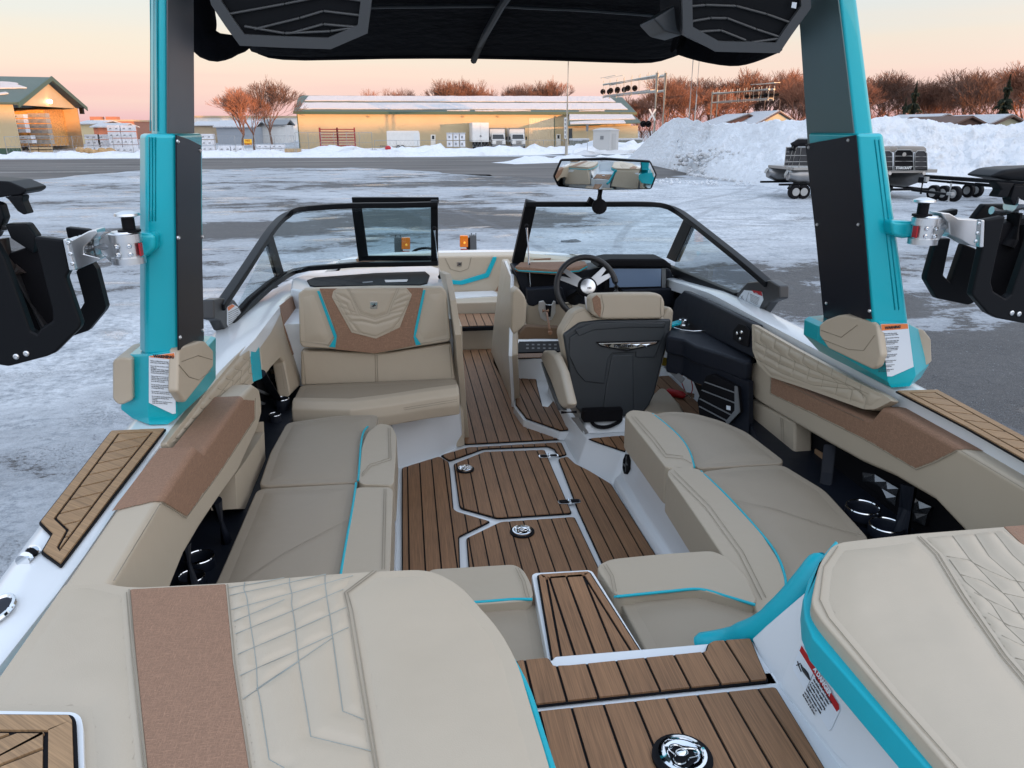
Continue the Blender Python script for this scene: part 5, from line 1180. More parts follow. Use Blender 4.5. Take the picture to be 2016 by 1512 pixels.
slab('woven_band', ZP, [(256,1160),(262,1159),(444,1149),(458,1300),(490,1512),(540,1760),(320,1760),(290,1512),(268,1300)], .008, M_brown, sp1, lift=.002, bevel=.002)
seams = [[(254,1160),(266,1300),(288,1512),(316,1760)],[(249,1166),(260,1300),(282,1512),(310,1760)],[(448,1150),(462,1300),(494,1512),(545,1760)],[(678,1166),(686,1200),(702,1300),(738,1512),(780,1760)],[(684,1166),(694,1200),(711,1300),(745,1512),(790,1760)],[(678,1166),(735,1123)],[(684,1167),(741,1124)]]
lines('seam', ZP, seams, .0010, M_thread, sp1, lift=.002)
# quilting of the left pad
qs = []
# slanting lines (from crop): left end on the band edge, right end on the smooth panel seam
kinks = [[(482,1146),(480,1160),(486,1176),(490,1204),(494,1235),(500,1270),(505,1310),(507,1356),(512,1378),(530,1495),(560,1512)],
         [(570,1138),(570,1150),(575,1170),(574,1188),(580,1222),(584,1258),(588,1302),(612,1450),(730,1478)],
         [(640,1130),(640,1148),(644,1180),(650,1215),(655,1255),(675,1400),(716,1416)]]
for k_ in kinks: qs.append(k_)
for (x0,y0),(x1,y1) in (((450,1157),(560,1137)),((452,1172),(642,1130)),((455,1200),(695,1133)),((460,1223),(560,1180)),((463,1248),(676,1160)),((468,1288),(682,1195)),((472,1330),(686,1235)),((478,1376),(588,1302)),((505,1356),(655,1255))):
    qs.append([(x0,y0),((x0+x1)/2,(y0+y1)/2+1),(x1,y1)])
QL = [[ZP.at(*p) for p in q] for q in qs]
soft('quilted_face', ZP, on(ZP, [(449,1151),(560,1139),(640,1131),(700,1129),(680,1164),(692,1220),(704,1300),(735,1500),(772,1740),(548,1740),(495,1512),(463,1300)]), QL, sp1, M_vinyl, .0045, .010, .005, .0006, edge_w=.012)
soft('plain_face', ZP, on(ZP, [(686,1170),(738,1132),(843,1130),(895,1160),(970,1243),(1002,1305),(1023,1380),(1060,1512),(1115,1740),(790,1740),(747,1512),(713,1300)]), [], sp1, M_vinyl, .005, .02, .010, .0018, edge_w=.035)
soft('plain_face', ZP, on(ZP, [(136,1154),(178,1150),(250,1168),(262,1300),(283,1512),(310,1740),(180,1740),(176,1512),(168,1400),(-90,1392),(-100,1500)]), [], sp1, M_vinyl, .005, .02, .010, .0018, edge_w=.035)
lines('quilt_stitching', ZP, qs, .0007, M_threadb, sp1, lift=.0016)
# corner mat let into the pad
slab('pad_tray', ZP, [(-150,1396),(146,1401),(160,1410),(164,1430),(166,1512),(172,1640),(-260,1640)], .03, M_white, sp1, lift=.010, bevel=.006, rnd=.012)
mat_planks('pad_mat', on(off(ZP,.018), [(-150,1405),(142,1407),(150,1418),(154,1512),(160,1630),(-250,1630)]), wd=.055, ang=radians(-62), border=.028, parent=sp1, m=M_teakd, rnd=.01)
padR = [(1641,1068),(1800,1050),(2016,1033),(2250,1020),(2600,1400),(2500,1760),(2060,1760),(1868,1512),(1618,1222),(1596,1188),(1612,1110)]
b = nb(); P_ = fillet(on(ZP, padR), .035, 5); prism(b, P_, (0,0,-.055)); sp2 = add('sun_pad', b, M_vinyl, boat, bevel=.022, seg=5, label='right stern sun pad with a broad turquoise side')
ZT = PZ(2.175)
b = nb(); T_ = on(ZT, [(1645,1062),(1618,1095),(1592,1140),(1581,1178),(1584,1215),(1600,1255),(1850,1540),(2030,1760),(2090,1760),(1880,1512),(1625,1220),(1603,1188),(1618,1110),(1652,1068)])
prism(b, T_, (0,0,-.05)); add('teal_band', b, M_tealv, sp2, bevel=.012, seg=4)
# turquoise roll that runs down from the pad to the stern seat
b = nb(); R_ = [PZ(2.15).at(1624,1096), PZ(2.12).at(1600,1132), PZ(2.04).at(1545,1195), PZ(1.97).at(1490,1238), PZ(1.91).at(1430,1258), PZ(1.88).at(1370,1268)]
tube(b, smooth_path(R_, 4), [.014,.022,.028,.030]+[.030]*6+[.028]*5+[.024]*5+[.016], 10); add('teal_roll', b, M_tealv, boat, smooth=True)
lines('seam', ZP, [[(1650,1075),(1622,1115),(1614,1180),(1632,1216),(1760,1370),(1880,1505),(2080,1740)],[(1812,1056),(1848,1090),(1900,1175),(1980,1290),(2100,1430)],[(1806,1056),(1842,1092),(1893,1177),(1973,1292),(2090,1432)]], .0010, M_thread, sp2, lift=.002)
qs = []
for k_ in range(7):
    x0 = 1826+k_*44; qs.append([(x0+t*40+6*sin(t*2.6+k_), 1057-k_*2.6+t*44) for t in range(0,10)])
for k_ in range(9):
    x0, y0 = 1822+k_*27, 1075+k_*40; qs.append([(x0+t*42, y0+t*16+5*sin(t*2.2+k_)) for t in range(0,9)])
# keep the rows inside the quilted field
_lim = [(1815,1057),(1850,1090),(1900,1170),(1980,1287),(2110,1430)]
def _xl(y):
    for (a_,b_),(c_,d_) in zip(_lim,_lim[1:]):
        if y <= d_: return a_+(c_-a_)*(y-b_)/(d_-b_)
    return 2110
qs = [[p for p in q if p[0] > _xl(p[1])+2 and p[1] > 1040+max(0,(2016-p[0])*.07)+4 and p[0] < 2200] for q in qs]; qs = [q for q in qs if len(q) > 1]
QL = [[ZP.at(*p) for p in q] for q in qs]
soft('quilted_face', ZP, on(ZP, [(1815,1057),(1975,1042),(2016,1070),(2290,1180),(2290,1420),(2110,1430),(1980,1287),(1900,1170),(1850,1090)]), QL, sp2, M_vinyl, .0045, .010, .006, .0006, edge_w=.012)
soft('plain_face', ZP, on(ZP, [(1654,1080),(1803,1062),(1840,1095),(1892,1180),(1972,1295),(2090,1440),(2300,1740),(2090,1740),(1885,1505),(1764,1370),(1636,1216),(1620,1180),(1627,1117)]), [], sp2, M_vinyl, .005, .02, .010, .0018, edge_w=.035)
lines('quilt_stitching', ZP, qs, .0008, M_thread, sp2, lift=.0016)
slab('woven_band', ZP, [(1976,1036),(2120,1026),(2300,1120),(2300,1200),(2016,1074)], .008, M_brown, sp2, lift=.002, bevel=.002)
# warning plate on the white wall
WD = off(WR, .0065)
dec = slab('warning_plate', WD, [(1577,1271),(1580,1271),(1651,1386),(1653,1398),(1636,1436),(1631,1438),(1562,1320),(1561,1312)], .001, M_paper, bevel=0, lift=.002)
slab('red_header', WD, [(1578,1271),(1651,1387),(1652,1396),(1647,1401),(1574,1281)], .0006, M_red, dec, bevel=0, lift=.0028)
def plane_text(name, s, pl, p0, p1, up_px, size, m, parent, lift, **k):
    q = off(pl, lift); a = q.at(*p0); r = q.at(*p1)-a; u = q.at(*up_px)-a; return text_mesh(name, s, m, parent, a, r, u, size, **k)
plane_text('lettering', '\u25B2 DANGER' if 0 else 'A DANGER', WD, (1601,1318), (1640,1382), (1606,1306), .0125, M_paper, dec, .0035, bold=.0006)
plane_text('lettering', 'Never ride, sit or stand on\nthe platform, swim ladder\nor pad while engine runs.\nPropeller may be rotating.\nEngine exhaust contains\ncarbon monoxide, which\ncan kill. Stay clear of\nthe stern at all times.', WD, (1604,1334), (1640,1392), (1608,1322), .0056, M_ink, dec, .0035, bold=.0001)
b = nb(); q = off(WD,.0035)
tube(b, [q.at(1577,1309), q.at(1583,1320), q.at(1589,1328), q.at(1594,1338)], [.0015,.004,.004,.0015], 6); tube(b, [q.at(1570,1302), q.at(1573,1312), q.at(1577,1322)], .0012, 4); tube(b, [q.at(1568,1310), q.at(1576,1306)], .001, 4)
tube(b, [q.at(1601,1326), q.at(1587,1358)], .0005, 4); add('pictogram', b, M_ink, dec)

# ---- port coaming
def wrap(name, pl, xf, s, low, top_, ridge, parent, m, r=.016, lift=.002, step=.004):
    """woven cover that runs over the rounded shoulder of an arm rest; low / top_ outline it on the face (pixels) and on top (y, width)"""
    R_ = sorted([(pl.at(*p).y, pl.at(*p).z) for p in ridge])
    def zt(y):
        for (a, c), (d, e) in zip(R_, R_[1:]):
            if y <= d: return c+(e-c)*max(0, (y-a)/max(d-a, 1e-6)) if y >= a else c
        return R_[-1][1]
    Fq = [(pl.at(*p).y, pl.at(*p).z) for p in low]; Fq += [(Fq[-1][0], 3.0), (Fq[0][0], 3.0)]
    ys = [q[0] for q in Fq]+[q[0] for q in top_]; y_min, y_max = min(ys), max(ys); t_min = min(q[1]-zt(q[0]) for q in Fq)-.01; t_max = max(q[1] for q in top_)
    ny = int((y_max-y_min)/step)+1; ns = int((t_max-t_min)/step)+1
    def inpoly(P, x, y):
        c = False; n = len(P)
        for i in range(n):
            (x1,y1),(x2,y2) = P[i], P[(i+1)%n]
            if (y1 > y) != (y2 > y) and x < (x2-x1)*(y-y1)/(y2-y1)+x1: c = not c
        return c
    def inside(y, t): return inpoly(Fq, y, zt(y)+t) if t <= 0 else inpoly(top_, y, t)
    Y = [y_min]; Sx = [t_min]
    def pt(y, t):
        z0 = zt(y)+lift; x0 = xf-s*lift; L = r*pi/4
        if t < -L: return Vector((x0, y, z0-r+(t+L)))
        if t < L:
            a = (t+L)/(2*L)*pi/2; return Vector((x0+s*r*(1-cos(a)), y, z0-r+r*sin(a)))
        return Vector((x0+s*(r+t-L), y, z0))
    b = nb(); V = {}
    for i in range(ny+1):
        for j in range(ns+1):
            y, t = min(Y)+i*step, min(Sx)+j*step
            if inside(y, t): V[i, j] = b.verts.new(pt(y, t))
    for (i, j) in list(V):
        q = [V.get(k_) for k_ in ((i,j),(i+1,j),(i+1,j+1),(i,j+1))]
        if all(q): b.faces.new(q)
    return add(name, b, m, parent, smooth=True, ang=80)
PFL = PX(-.57); PFR = PX(1.530)
armL = slab('arm_rest', PFL, [(165,1255),(224,1139),(315,987),(385,880),(399,891),(440,832),(476,782),(500,757),(511,764),(515,790),(516,814),(508,845),(470,928),(430,985),(395,1038),(362,1095),(340,1150),(322,1200),(300,1290)], .088, M_vinyl, bevel=.016, seg=4, label='port side arm rest with a brown woven top')
yP = lambda *p: PFL.at(*p).y
wrap('woven_cover', PFL, -.57, -1, [(478,785),(500,787),(500,824),(430,930),(366,1017),(317,987)], [(yP(317,987),-.01), (yP(317,987)-.045, .09), (yP(478,784), .09), (yP(478,784),-.01)], [(511,764),(500,757),(476,782),(440,832),(399,891),(385,880),(315,987),(224,1139)], armL, M_brown, step=.003)
lines('seam', PFL, [[(317,989),(367,1020),(432,932),(502,826),(503,784)],[(224,1143),(315,992)]], .0011, M_thread, armL, lift=.003)
slab('arm_pillar', PX(-.585), [(485,905),(520,850),(519,830),(523,905),(505,955),(484,1002),(466,1002),(463,935)], .08, M_vinyl, armL, bevel=.012, seg=3)
g1, g2 = PZ(2.175).at(329,872), PZ(2.175).at(491,674)
PUL = P3(g1, g2, g1+Vector((.07,0,-.33)))
qp = slab('quilted_panel', PUL, [(327,872),(400,779),(460,708),(492,672),(501,752),(470,780),(420,838),(378,880),(334,884)], .06, M_vinyl, bevel=.012, seg=3, rnd=.015, label='diamond quilted port coaming panel')
q_ = []
for i in range(9):
    t = i/9; x0, y0 = 345+150*t, 868-175*t; q_.append([(x0,y0-6),(x0+14,y0-2),(x0+10,y0+22),(x0+26,y0+25)])
for k in (.3,.55,.8): q_.append([(345+12*k,870+12*k),(420+10*k,775+42*k),(494+5*k,678+72*k)])
soft('quilted_face', PUL, on(PUL, [(333,874),(402,783),(461,713),(490,679),(498,750),(468,776),(418,834),(378,876)]), [[PUL.at(*p) for p in q] for q in q_], qp, M_vinyl, .004, .009, .005, .0004, edge_w=.01)
lines('quilt_stitching', PUL, q_, .0008, M_thread, qp, lift=.0014)
slab('teal_stripe', PUL, [(492,675),(509,668),(517,745),(500,752)], .05, M_tealv, lift=.004, bevel=.004)
cf = slab('coaming_panel', PUL, [(510,667),(530,637),(548,606),(566,588),(588,573),(591,690),(592,758),(571,780),(569,760),(560,712),(553,704),(536,722),(518,746)], .06, M_vinyl, bevel=.010, seg=3, label='plain port coaming panel beside the quilted one')
slab('woven_patch', PUL, [(551,602),(566,590),(587,575),(590,689),(577,699),(563,655)], .006, M_brown, cf, lift=.004, bevel=.002)
lines('seam', PUL, [[(556,714),(566,760),(569,780)],[(553,720),(560,765)]], .0010, M_thread, cf, lift=.002)
# dark drink shelf with cup holders and struts (port)
ZH = PZ(1.80)
b = nb(); prism(b, [(-.76,1.3,1.77),(-.545,1.3,1.77),(-.545,3.9,1.77),(-.76,3.9,1.77)], (0,0,-.08)); add('side_shelf', b, M_navy, boat, bevel=.006)
def cup(pl, px, py, rpx, label=None):
    c_ = pl.at(px, py); r = (pl.at(px+rpx, py)-c_).length; b = nb(); lathe(b, c_-Vector((0,0,.03)), (0,0,1), [(-.04,.001),(-.04,r*.8),(.024,r*.86),(.03,r*.9),(.033,r*.97),(.03,r),(.0,r)], 28)
    o = add('cup_holder', b, M_navy, boat, smooth=True, ang=40, label=label); b = nb(); P_ = [c_+Vector((cos(a)*r*.94,sin(a)*r*.94,.003)) for a in [2*pi*i/32 for i in range(32)]]; tube(b, P_, r*.06, 6, closed=True); add('chrome_ring', b, M_chrome, o, smooth=True); return o
cup(ZH, 393, 1098, 28); cup(ZH, 377, 1136, 26); cup(PZ(1.82), 555, 786, 14); cup(PZ(1.80), 541, 817, 12)
def strut(a, c, r, name='padded_strut'): b = nb(); tube(b, [a, c], r, 10); return add(name, b, M_navy, boat, smooth=True)
strut(PX(-.60).at(425,985), PX(-.60).at(447,1072), .018); strut(PX(-.62).at(515,735), PX(-.62).at(556,800), .017); strut(PX(-.60).at(365,1070), PX(-.60).at(380,1150), .014)
slab('brown_insert', PX(-.74), [(395,1040),(414,1010),(413,1020),(394,1056)], .01, mat('brown_board',(.22,.13,.07),.6))
sg = slab('side_speaker', PX(-.70), [(505,752),(525,745),(540,815),(548,870),(524,905),(515,880)], .03, M_black, bevel=.004)
for k in range(5): slab('grille_bar', PX(-.70), [(508+k*4,765+k*24),(530+k*4,775+k*22),(531+k*4,780+k*22),(509+k*4,771+k*24)], .01, M_grey, sg, lift=.008, bevel=0)
slab('shelf_label', PX(-.72), [(531,728),(548,724),(551,733),(534,737)], .002, mat('amber_label',(.45,.20,.02),.5), boat, bevel=0)

# port forward backrest (facing aft)
BK = P3((0,3.66,1.82),(1,3.66,1.82),(0,3.70,2.25))
bkl = slab('backrest_lower', BK, [(592,690),(760,695),(888,675),(897,748),(740,755),(593,760)], .09, M_vinyl, bevel=.012, seg=3, lift=-.012)
lines('seam', BK, [[(738,690),(740,754)],[(742,690),(744,754)],[(596,690),(602,756)],[(884,680),(890,748)]], .0010, M_thread, boat, lift=-.010)
br = slab('backrest', BK, [(587,578),(597,570),(740,566),(870,566),(879,574),(888,668),(882,673),(820,683),(738,697),(660,688),(596,684),(590,676)], .10, M_vinyl, bevel=.022, seg=4, lift=.03, label='port backrest with a shield of stitched diamonds')
B3 = off(BK, .03)
slab('woven_shield', B3, [(629,568),(833,567),(832,578),(815,665),(818,680),(738,696),(660,688),(664,665),(652,628)], .008, M_brown, br, lift=.003, bevel=.002)
sh_ = slab('quilted_shield', B3, [(656,573),(664,568),(800,567),(811,580),(806,595),(787,645),(740,667),(692,655),(653,585)], .010, M_vinyl, br, lift=.007, bevel=.003)
QS = [[(683,567),(700,600),(708,620),(738,629),(766,620),(772,600),(786,567)],[(686,567),(704,603),(711,617),(738,625),(762,617),(768,600),(782,567)],[(655,588),(683,600),(692,618)],[(658,575),(690,590),(698,610)],[(668,603),(700,615)],[(675,618),(706,622)],[(680,632),(712,632),(740,638),(768,630),(800,618)],[(660,580),(690,632),(709,656)],[(808,590),(785,632),(766,656)],[(809,588),(776,600)],[(806,578),(778,590)],[(803,600),(768,612)],[(798,612),(765,618)]]
soft('quilted_face', off(B3,.007), on(off(B3,.007), [(659,575),(665,571),(799,570),(808,581),(804,595),(785,643),(740,664),(693,653),(656,586)]), [[off(B3,.007).at(*p) for p in q] for q in QS], sh_, M_vinyl, .004, .008, .004, .0003, edge_w=.008)
lines('quilt_stitching', B3, QS, .0007, M_thread, sh_, lift=.0082)
soft('plain_face', B3, on(B3, [(593,583),(620,577),(650,660),(643,676),(598,674)]), [], br, M_vinyl, .006, .02, .007, .001, edge_w=.03)
soft('plain_face', B3, on(B3, [(842,577),(872,574),(882,662),(832,672),(824,655)]), [], br, M_vinyl, .006, .02, .007, .001, edge_w=.03)
for P_ in ([(625,571),(630,574),(661,656),(662,668),(648,684),(660,684),(663,664),(631,572)], [(834,571),(838,571),(820,655),(817,662),(830,678),(818,680),(813,664)]):
    pass
slab('teal_flash', B3, [(624,573),(629,573),(663,661),(660,684),(648,683),(658,666)], .008, M_tealv, br, lift=.006, bevel=.001)
slab('teal_flash', B3, [(833,571),(838,571),(821,652),(818,662),(829,678),(819,680),(814,664),(817,645)], .008, M_tealv, br, lift=.006, bevel=.001)
lines('seam', B3, [[(592,672),(640,678),(660,684)],[(886,666),(830,676),(818,680)],[(626,577),(658,662),(645,680)]], .0009, M_thread, br, lift=.002)
em = slab('emblem_badge', B3, [(729,594),(743,594),(743,608),(729,608)], .004, M_chrome, br, lift=.014, bevel=.001)
def emblem(pl, cx, cy, s, parent, lift):
    q = off(pl, lift); b = nb(); P_ = [(-.5,.25),(-.25,.05),(-.3,-.25),(.0,-.1),(.15,-.4),(.35,-.35),(.25,-.05),(.55,.0),(.3,.2),(.05,.25),(-.1,.45)]
    prism(b, [q.at(cx+x*s, cy+y*s) for x, y in P_], -q.n*.001); add('emblem_mark', b, M_ink, parent)
emblem(B3, 736, 601, 9, em, .0155)

# port dash: white moulded deck with the black hatch pad
ZD = PZ(2.165); PD = P3(PZ(2.19).at(600,566), PZ(2.19).at(872,562), PZ(2.11).at(860,523))
b = nb(); P_ = on(PD, [(572,568),(600,573),(878,569),(866,528),(845,522),(700,529),(600,540),(575,548)]); prism(b, P_, (0,0,-.12)); add('port_dash', b, M_white, boat, bevel=.012, seg=3)
hp = slab('dash_hatch', PD, [(604,551),(618,546),(740,537),(838,534),(846,541),(841,556),(825,560),(620,563),(610,561)], .02, M_black, lift=.008, bevel=.006, seg=3)
slab('hatch_handle', PD, [(755,548),(760,542),(802,541),(806,544),(806,551),(801,555),(758,556)], .006, M_black, hp, lift=.010, bevel=.002)
slab('handle_lip', PD, [(757,551),(803,550),(801,554),(759,555)], .004, M_white, hp, lift=.012, bevel=.001)
slab('hatch_latch', PD, [(713,555),(733,553),(735,555),(715,557)], .004, M_grey, hp, lift=.010, bevel=.001)
lines('quilt_stitching', PD, [[(620,559),(660,543)],[(645,561),(690,541)],[(675,561),(715,540)],[(618,549),(680,561)],[(650,546),(720,559)]], .0008, M_black, hp, lift=.009)
# console side walls along the aisle
b = nb(); box(b, (-.62,3.76,1.5), (.215,4.68,2.09)); add('port_console', b, M_white, boat)
AP = PX(.255)
b = nb(); e0 = [(866,532),(876,566),(889,668),(898,748),(905,800),(908,868)]
pa = [PX(.225).at(872,548), PX(.235).at(885,600), PX(.25).at(898,690), PX(.255).at(905,760), PX(.26).at(911,868)]
AL = P3((.20,3.78,2.16),(.262,3.78,1.42),(.245,4.75,1.42))
slab('aisle_panel', AL, [(864,534),(873,566),(884,620),(891,680),(899,762),(906,868),(914,880),(912,858),(903,745),(896,660),(886,592),(876,540)], .03, M_vinyl, bevel=.004)
b = nb(); prism(b, [(.215,3.72,S),(.262,3.74,S),(.25,4.75,S),(.20,4.75,S)], (0,0,.66)); add('aisle_wall', b, M_vinyl, boat, bevel=.01)

# ---- bow
zb_ = sheer(6.5)
BW = PY(6.35)
b = nb(); P_ = on(BW, [(700,512),(868,504),(1012,502),(1160,515),(1160,640),(870,650),(700,650)]); prism(b, P_, (0,.2,0)); bw = add('bow_backrest', b, M_vinyl, boat, bevel=.02, seg=3, label='bow seat backrest with a turquoise chevron')
slab('teal_chevron', BW, [(878,549),(895,552),(907,553),(956,538),(971,506),(978,506),(977,512),(962,546),(910,561),(895,560),(879,557)], .015, M_tealv, bw, lift=.012, bevel=.004, seg=3)
lines('seam', BW, [[(876,508),(887,530),(906,535),(922,529),(928,506)]], .002, M_thread, bw, lift=.002)
e_ = slab('emblem_badge', BW, [(900,516),(909,516),(909,524),(900,524)], .006, M_chrome, bw, lift=.008, bevel=.001); emblem(BW, 904.5, 520, 6, e_, .0095)
BR = P3(PZ(1.93).at(1012,503), PZ(1.55).at(985,600), PZ(1.93).at(1160,528))
b = nb()
for s, x0, x1 in ((1,1.0,1.42),(-1,-.52,-.12)):
    b2 = nb(); prism(b2, [(x0 if s>0 else x1,6.3,sheer(6.4)-.02),(x1 if s>0 else x0,6.3,sheer(6.4)-.02),(x1 if s>0 else x0,4.75,2.06),(x0+.28 if s>0 else x1-.22,4.75,2.06)], (0,0,-.5)); add('bow_side_cushion', b2, M_vinyl, boat, bevel=.02, seg=3)
b.free()
slab('woven_patch', PY(6.2), [(975,573),(983,560),(990,558),(990,575)], .01, M_brown, boat, bevel=.002)
for x0,x1 in ((1050,1085),(700,740),): slab('woven_patch', PY(6.33), [(x0,510),(x1,508),(x1-4,520),(x0+6,521)], .012, M_brown, bw, bevel=.001)
slab('teal_patch', PY(6.33), [(826,514),(838,513),(836,519),(829,520)], .012, M_tealv, bw, bevel=.001)
ZB = PZ(1.62)
b = nb(); prism(b, on(PZ(1.70), [(880,575),(972,572),(985,581),(884,587)]), (0,0,-.02)); add('bow_table', b, M_white, boat, bevel=.003)
yb = PZ(1.60).at(930,618).y
b = nb(); prism(b, [(x, yb+.02, z) for x, z in ((.2,1.40),(.95,1.40),(.95,1.69),(.2,1.69))], (0,.5,0)); add('bow_seat_front', b, M_vinyl, boat, bevel=.015)
mat_planks('bow_step_mat', on(PZ(1.60), [(886,644),(990,641),(978,618),(884,618)]), wd=.06, x0=.26, rnd=.004)
b = nb(); P_ = on(PZ(1.598), [(884,646),(992,642),(979,616),(884,616)]); prism(b, P_, (0,0,-.03)); add('bow_step_edge', b, M_black, boat, bevel=.004)
y_ = PZ(1.56).at(930,650).y; b = nb(); prism(b, [(.2,y_,S),(.9,y_,S),(.9,y_,1.567),(.2,y_,1.567)], (0,.4,0)); add('bow_step_front', b, M_vinyl, boat, bevel=.012)

# ---- windshield
WS = P3((0,4.74,2.08),(1,4.74,2.08),(0,4.60,2.58))
kp = WS.at(566,540); WSL = PV((-.80,3.38), (kp.x, kp.y)); kr = WS.at(1318,515); WSR = PV((1.71,3.42), (kr.x, kr.y))
def mixp(a, c, px, py, t): return a.at(px,py).lerp(c.at(px,py), t)
wsp = [WSL.at(432,606), WSL.at(480,535), WSL.at(525,466), WSL.at(545,440), mixp(WSL,WS,560,427,.4), mixp(WSL,WS,582,416,.75), WS.at(610,410), WS.at(690,405), WS.at(780,404), WS.at(862,402)]
b = nb(); rail(b, smooth_path(wsp, 3), .045, .030); wp = add('windshield_frame', b, M_blackp, boat, bevel=.005, label='port windshield frame')
b = nb(); rail(b, [WSL.at(452,642), WSL.at(490,598), WSL.at(530,563), WSL.at(560,543), mixp(WSL,WS,580,534,.6), WS.at(610,528), WS.at(700,521), WS.at(862,518)], .05, .028); add('lower_rail', b, M_blackp, wp, bevel=.004)
b = nb(); rail(b, [WSL.at(452,630), WSL.at(490,588), WSL.at(530,555), WSL.at(562,536)], .02, .012); add('rubber_strip', b, M_black, wp)
def bar(pl, a, c, wpx, t, name, parent, lift=0, m=None):
    a = Vector(a); c = Vector(c); d = (c-a).normalized(); s = Vector((-d.y,d.x))*wpx/2; return slab(name, pl, [tuple(a-s),tuple(a+s),tuple(c+s),tuple(c-s)], t, m or M_blackp, parent, bevel=.004, lift=lift)
bar(WSL, (531,466), (554,544), 15, .02, 'mullion', wp)
bar(WS, (855,396), (856,522), 14, .03, 'mullion', wp)
slab('pane', WSL, [(455,628),(480,580),(531,470),(553,540),(500,580)], .005, M_glass, wp, bevel=0)
slab('pane', WS, [(556,538),(538,465),(548,442),(580,420),(612,412),(700,407),(852,404),(852,517),(700,519),(610,526)], .005, M_glass, wp, bevel=0, lift=-.004)
WDo = P3((0,4.84,2.08),(1,4.84,2.08),(0,4.80,2.58))
dr = slab('windshield_door', WDo, [(692,389),(864,389),(864,401),(694,403)], .03, M_blackp, bevel=.004, label='folded centre windshield door lying against the port pane')
for a, c, w_ in (((701,400),(716,514),20),((712,509),(856,509),10),((857,400),(858,512),8)): bar(WDo, a, c, w_, .02, 'door_frame', dr)
slab('pane', WDo, [(708,402),(853,400),(853,506),(722,506)], .005, M_tint, dr, bevel=0, lift=-.004)
def gas(a, c, parent):
    b = nb(); d = c-a; cyl(b, a, a+d*.6, .0075, n=10); cyl(b, a+d*.58, c, .004, n=8); o = add('gas_strut', b, M_chrome, parent, smooth=True); b = nb(); ball(b, a, .013); ball(b, c, .012); add('strut_end', b, M_black, o); return o
gas(PY(4.50).at(855,450), PY(4.45).at(866,545), wp)
# corner bracket port
def bracket(pl, pts, dec_pts, orange, parent, label):
    o = slab('corner_bracket', pl, pts, .05, mat('dark_grey_casting',(.035,.037,.04),.4), parent, bevel=.008, seg=3, label=label, lift=.01); d = slab('bracket_decal', pl, dec_pts, .001, M_paper, o, lift=.0125, bevel=0); return o, d
bl, bd = bracket(WSL, [(421,590),(434,586),(450,588),(462,590),(476,610),(483,628),(478,636),(455,655),(443,650),(434,632),(422,628)], [(447,604),(458,598),(468,604),(478,622),(476,632),(451,646),(447,638)], 1, wp, 'port windshield corner bracket with a caution label')
slab('decal_header', WSL, [(448,605),(457,599),(463,602),(450,612)], .0005, M_orange, bd, lift=.0135, bevel=0)
lines('decal_text', WSL, [[(450,616+i*4),(470-i*.3,606+i*4)] for i in range(7)], .0012, M_ink, bd, lift=.0135)
# starboard
wsq = [WS.at(1034,402), WS.at(1120,402), WS.at(1200,402), WS.at(1270,402), mixp(WS,WSR,1305,405,.2), mixp(WS,WSR,1334,416,.6), WSR.at(1362,436), WSR.at(1400,466), WSR.at(1460,514), WSR.at(1514,560)]
b = nb(); rail(b, smooth_path(wsq, 3), .045, .030); wq = add('windshield_frame', b, M_blackp, boat, bevel=.005, label='starboard windshield frame')
bar(WS, (1047,398), (1019,522), 22, .04, 'mullion', wq)
bar(WSR, (1354,436), (1320,512), 20, .03, 'mullion', wq)
b = nb(); rail(b, [WSR.at(1312,527), WSR.at(1380,556), WSR.at(1452,586)], .04, .05); add('lower_rail', b, M_blackp, wq, bevel=.006)
b = nb(); rail(b, [WS.at(1012,528), WS.at(1100,524), WS.at(1200,521), WS.at(1318,521)], .04, .02); add('lower_rail', b, M_blackp, wq)
slab('pane', WS, [(1055,404),(1270,404),(1310,410),(1345,432),(1312,508),(1200,519),(1028,522)], .005, M_glass, wq, bevel=0, lift=-.004)
slab('pane', WSR, [(1363,445),(1500,562),(1478,566),(1452,580),(1325,528)], .005, M_glass, wq, bevel=0, lift=-.004)
gas(PY(4.50).at(1037,445), PY(4.42).at(1045,572), wq)
br_, bdr = bracket(WSR, [(1515,551),(1534,563),(1534,588),(1515,595),(1498,619),(1446,594),(1450,578),(1470,556),(1500,553)], [(1452,588),(1465,571),(1500,575),(1503,590),(1493,610)], 0, wq, 'starboard windshield corner bracket with a red and white label')
slab('decal_header', WSR, [(1480,571),(1499,574),(1501,583),(1484,577)], .0005, M_red, bdr, lift=.0135, bevel=0)
plane_text('lettering', 'WARNING', WSR, (1486,577), (1498,582), (1487,573), .006, M_paper, bdr, .0145)
lines('decal_text', WSR, [[(1477,579+i*2.6),(1495-i*.8,587+i*2.6)] for i in range(6)]+[[(1474,576),(1468,594)],[(1458,582),(1464,590)],[(1463,581),(1458,589)]], .0010, M_ink, bdr, lift=.0135)

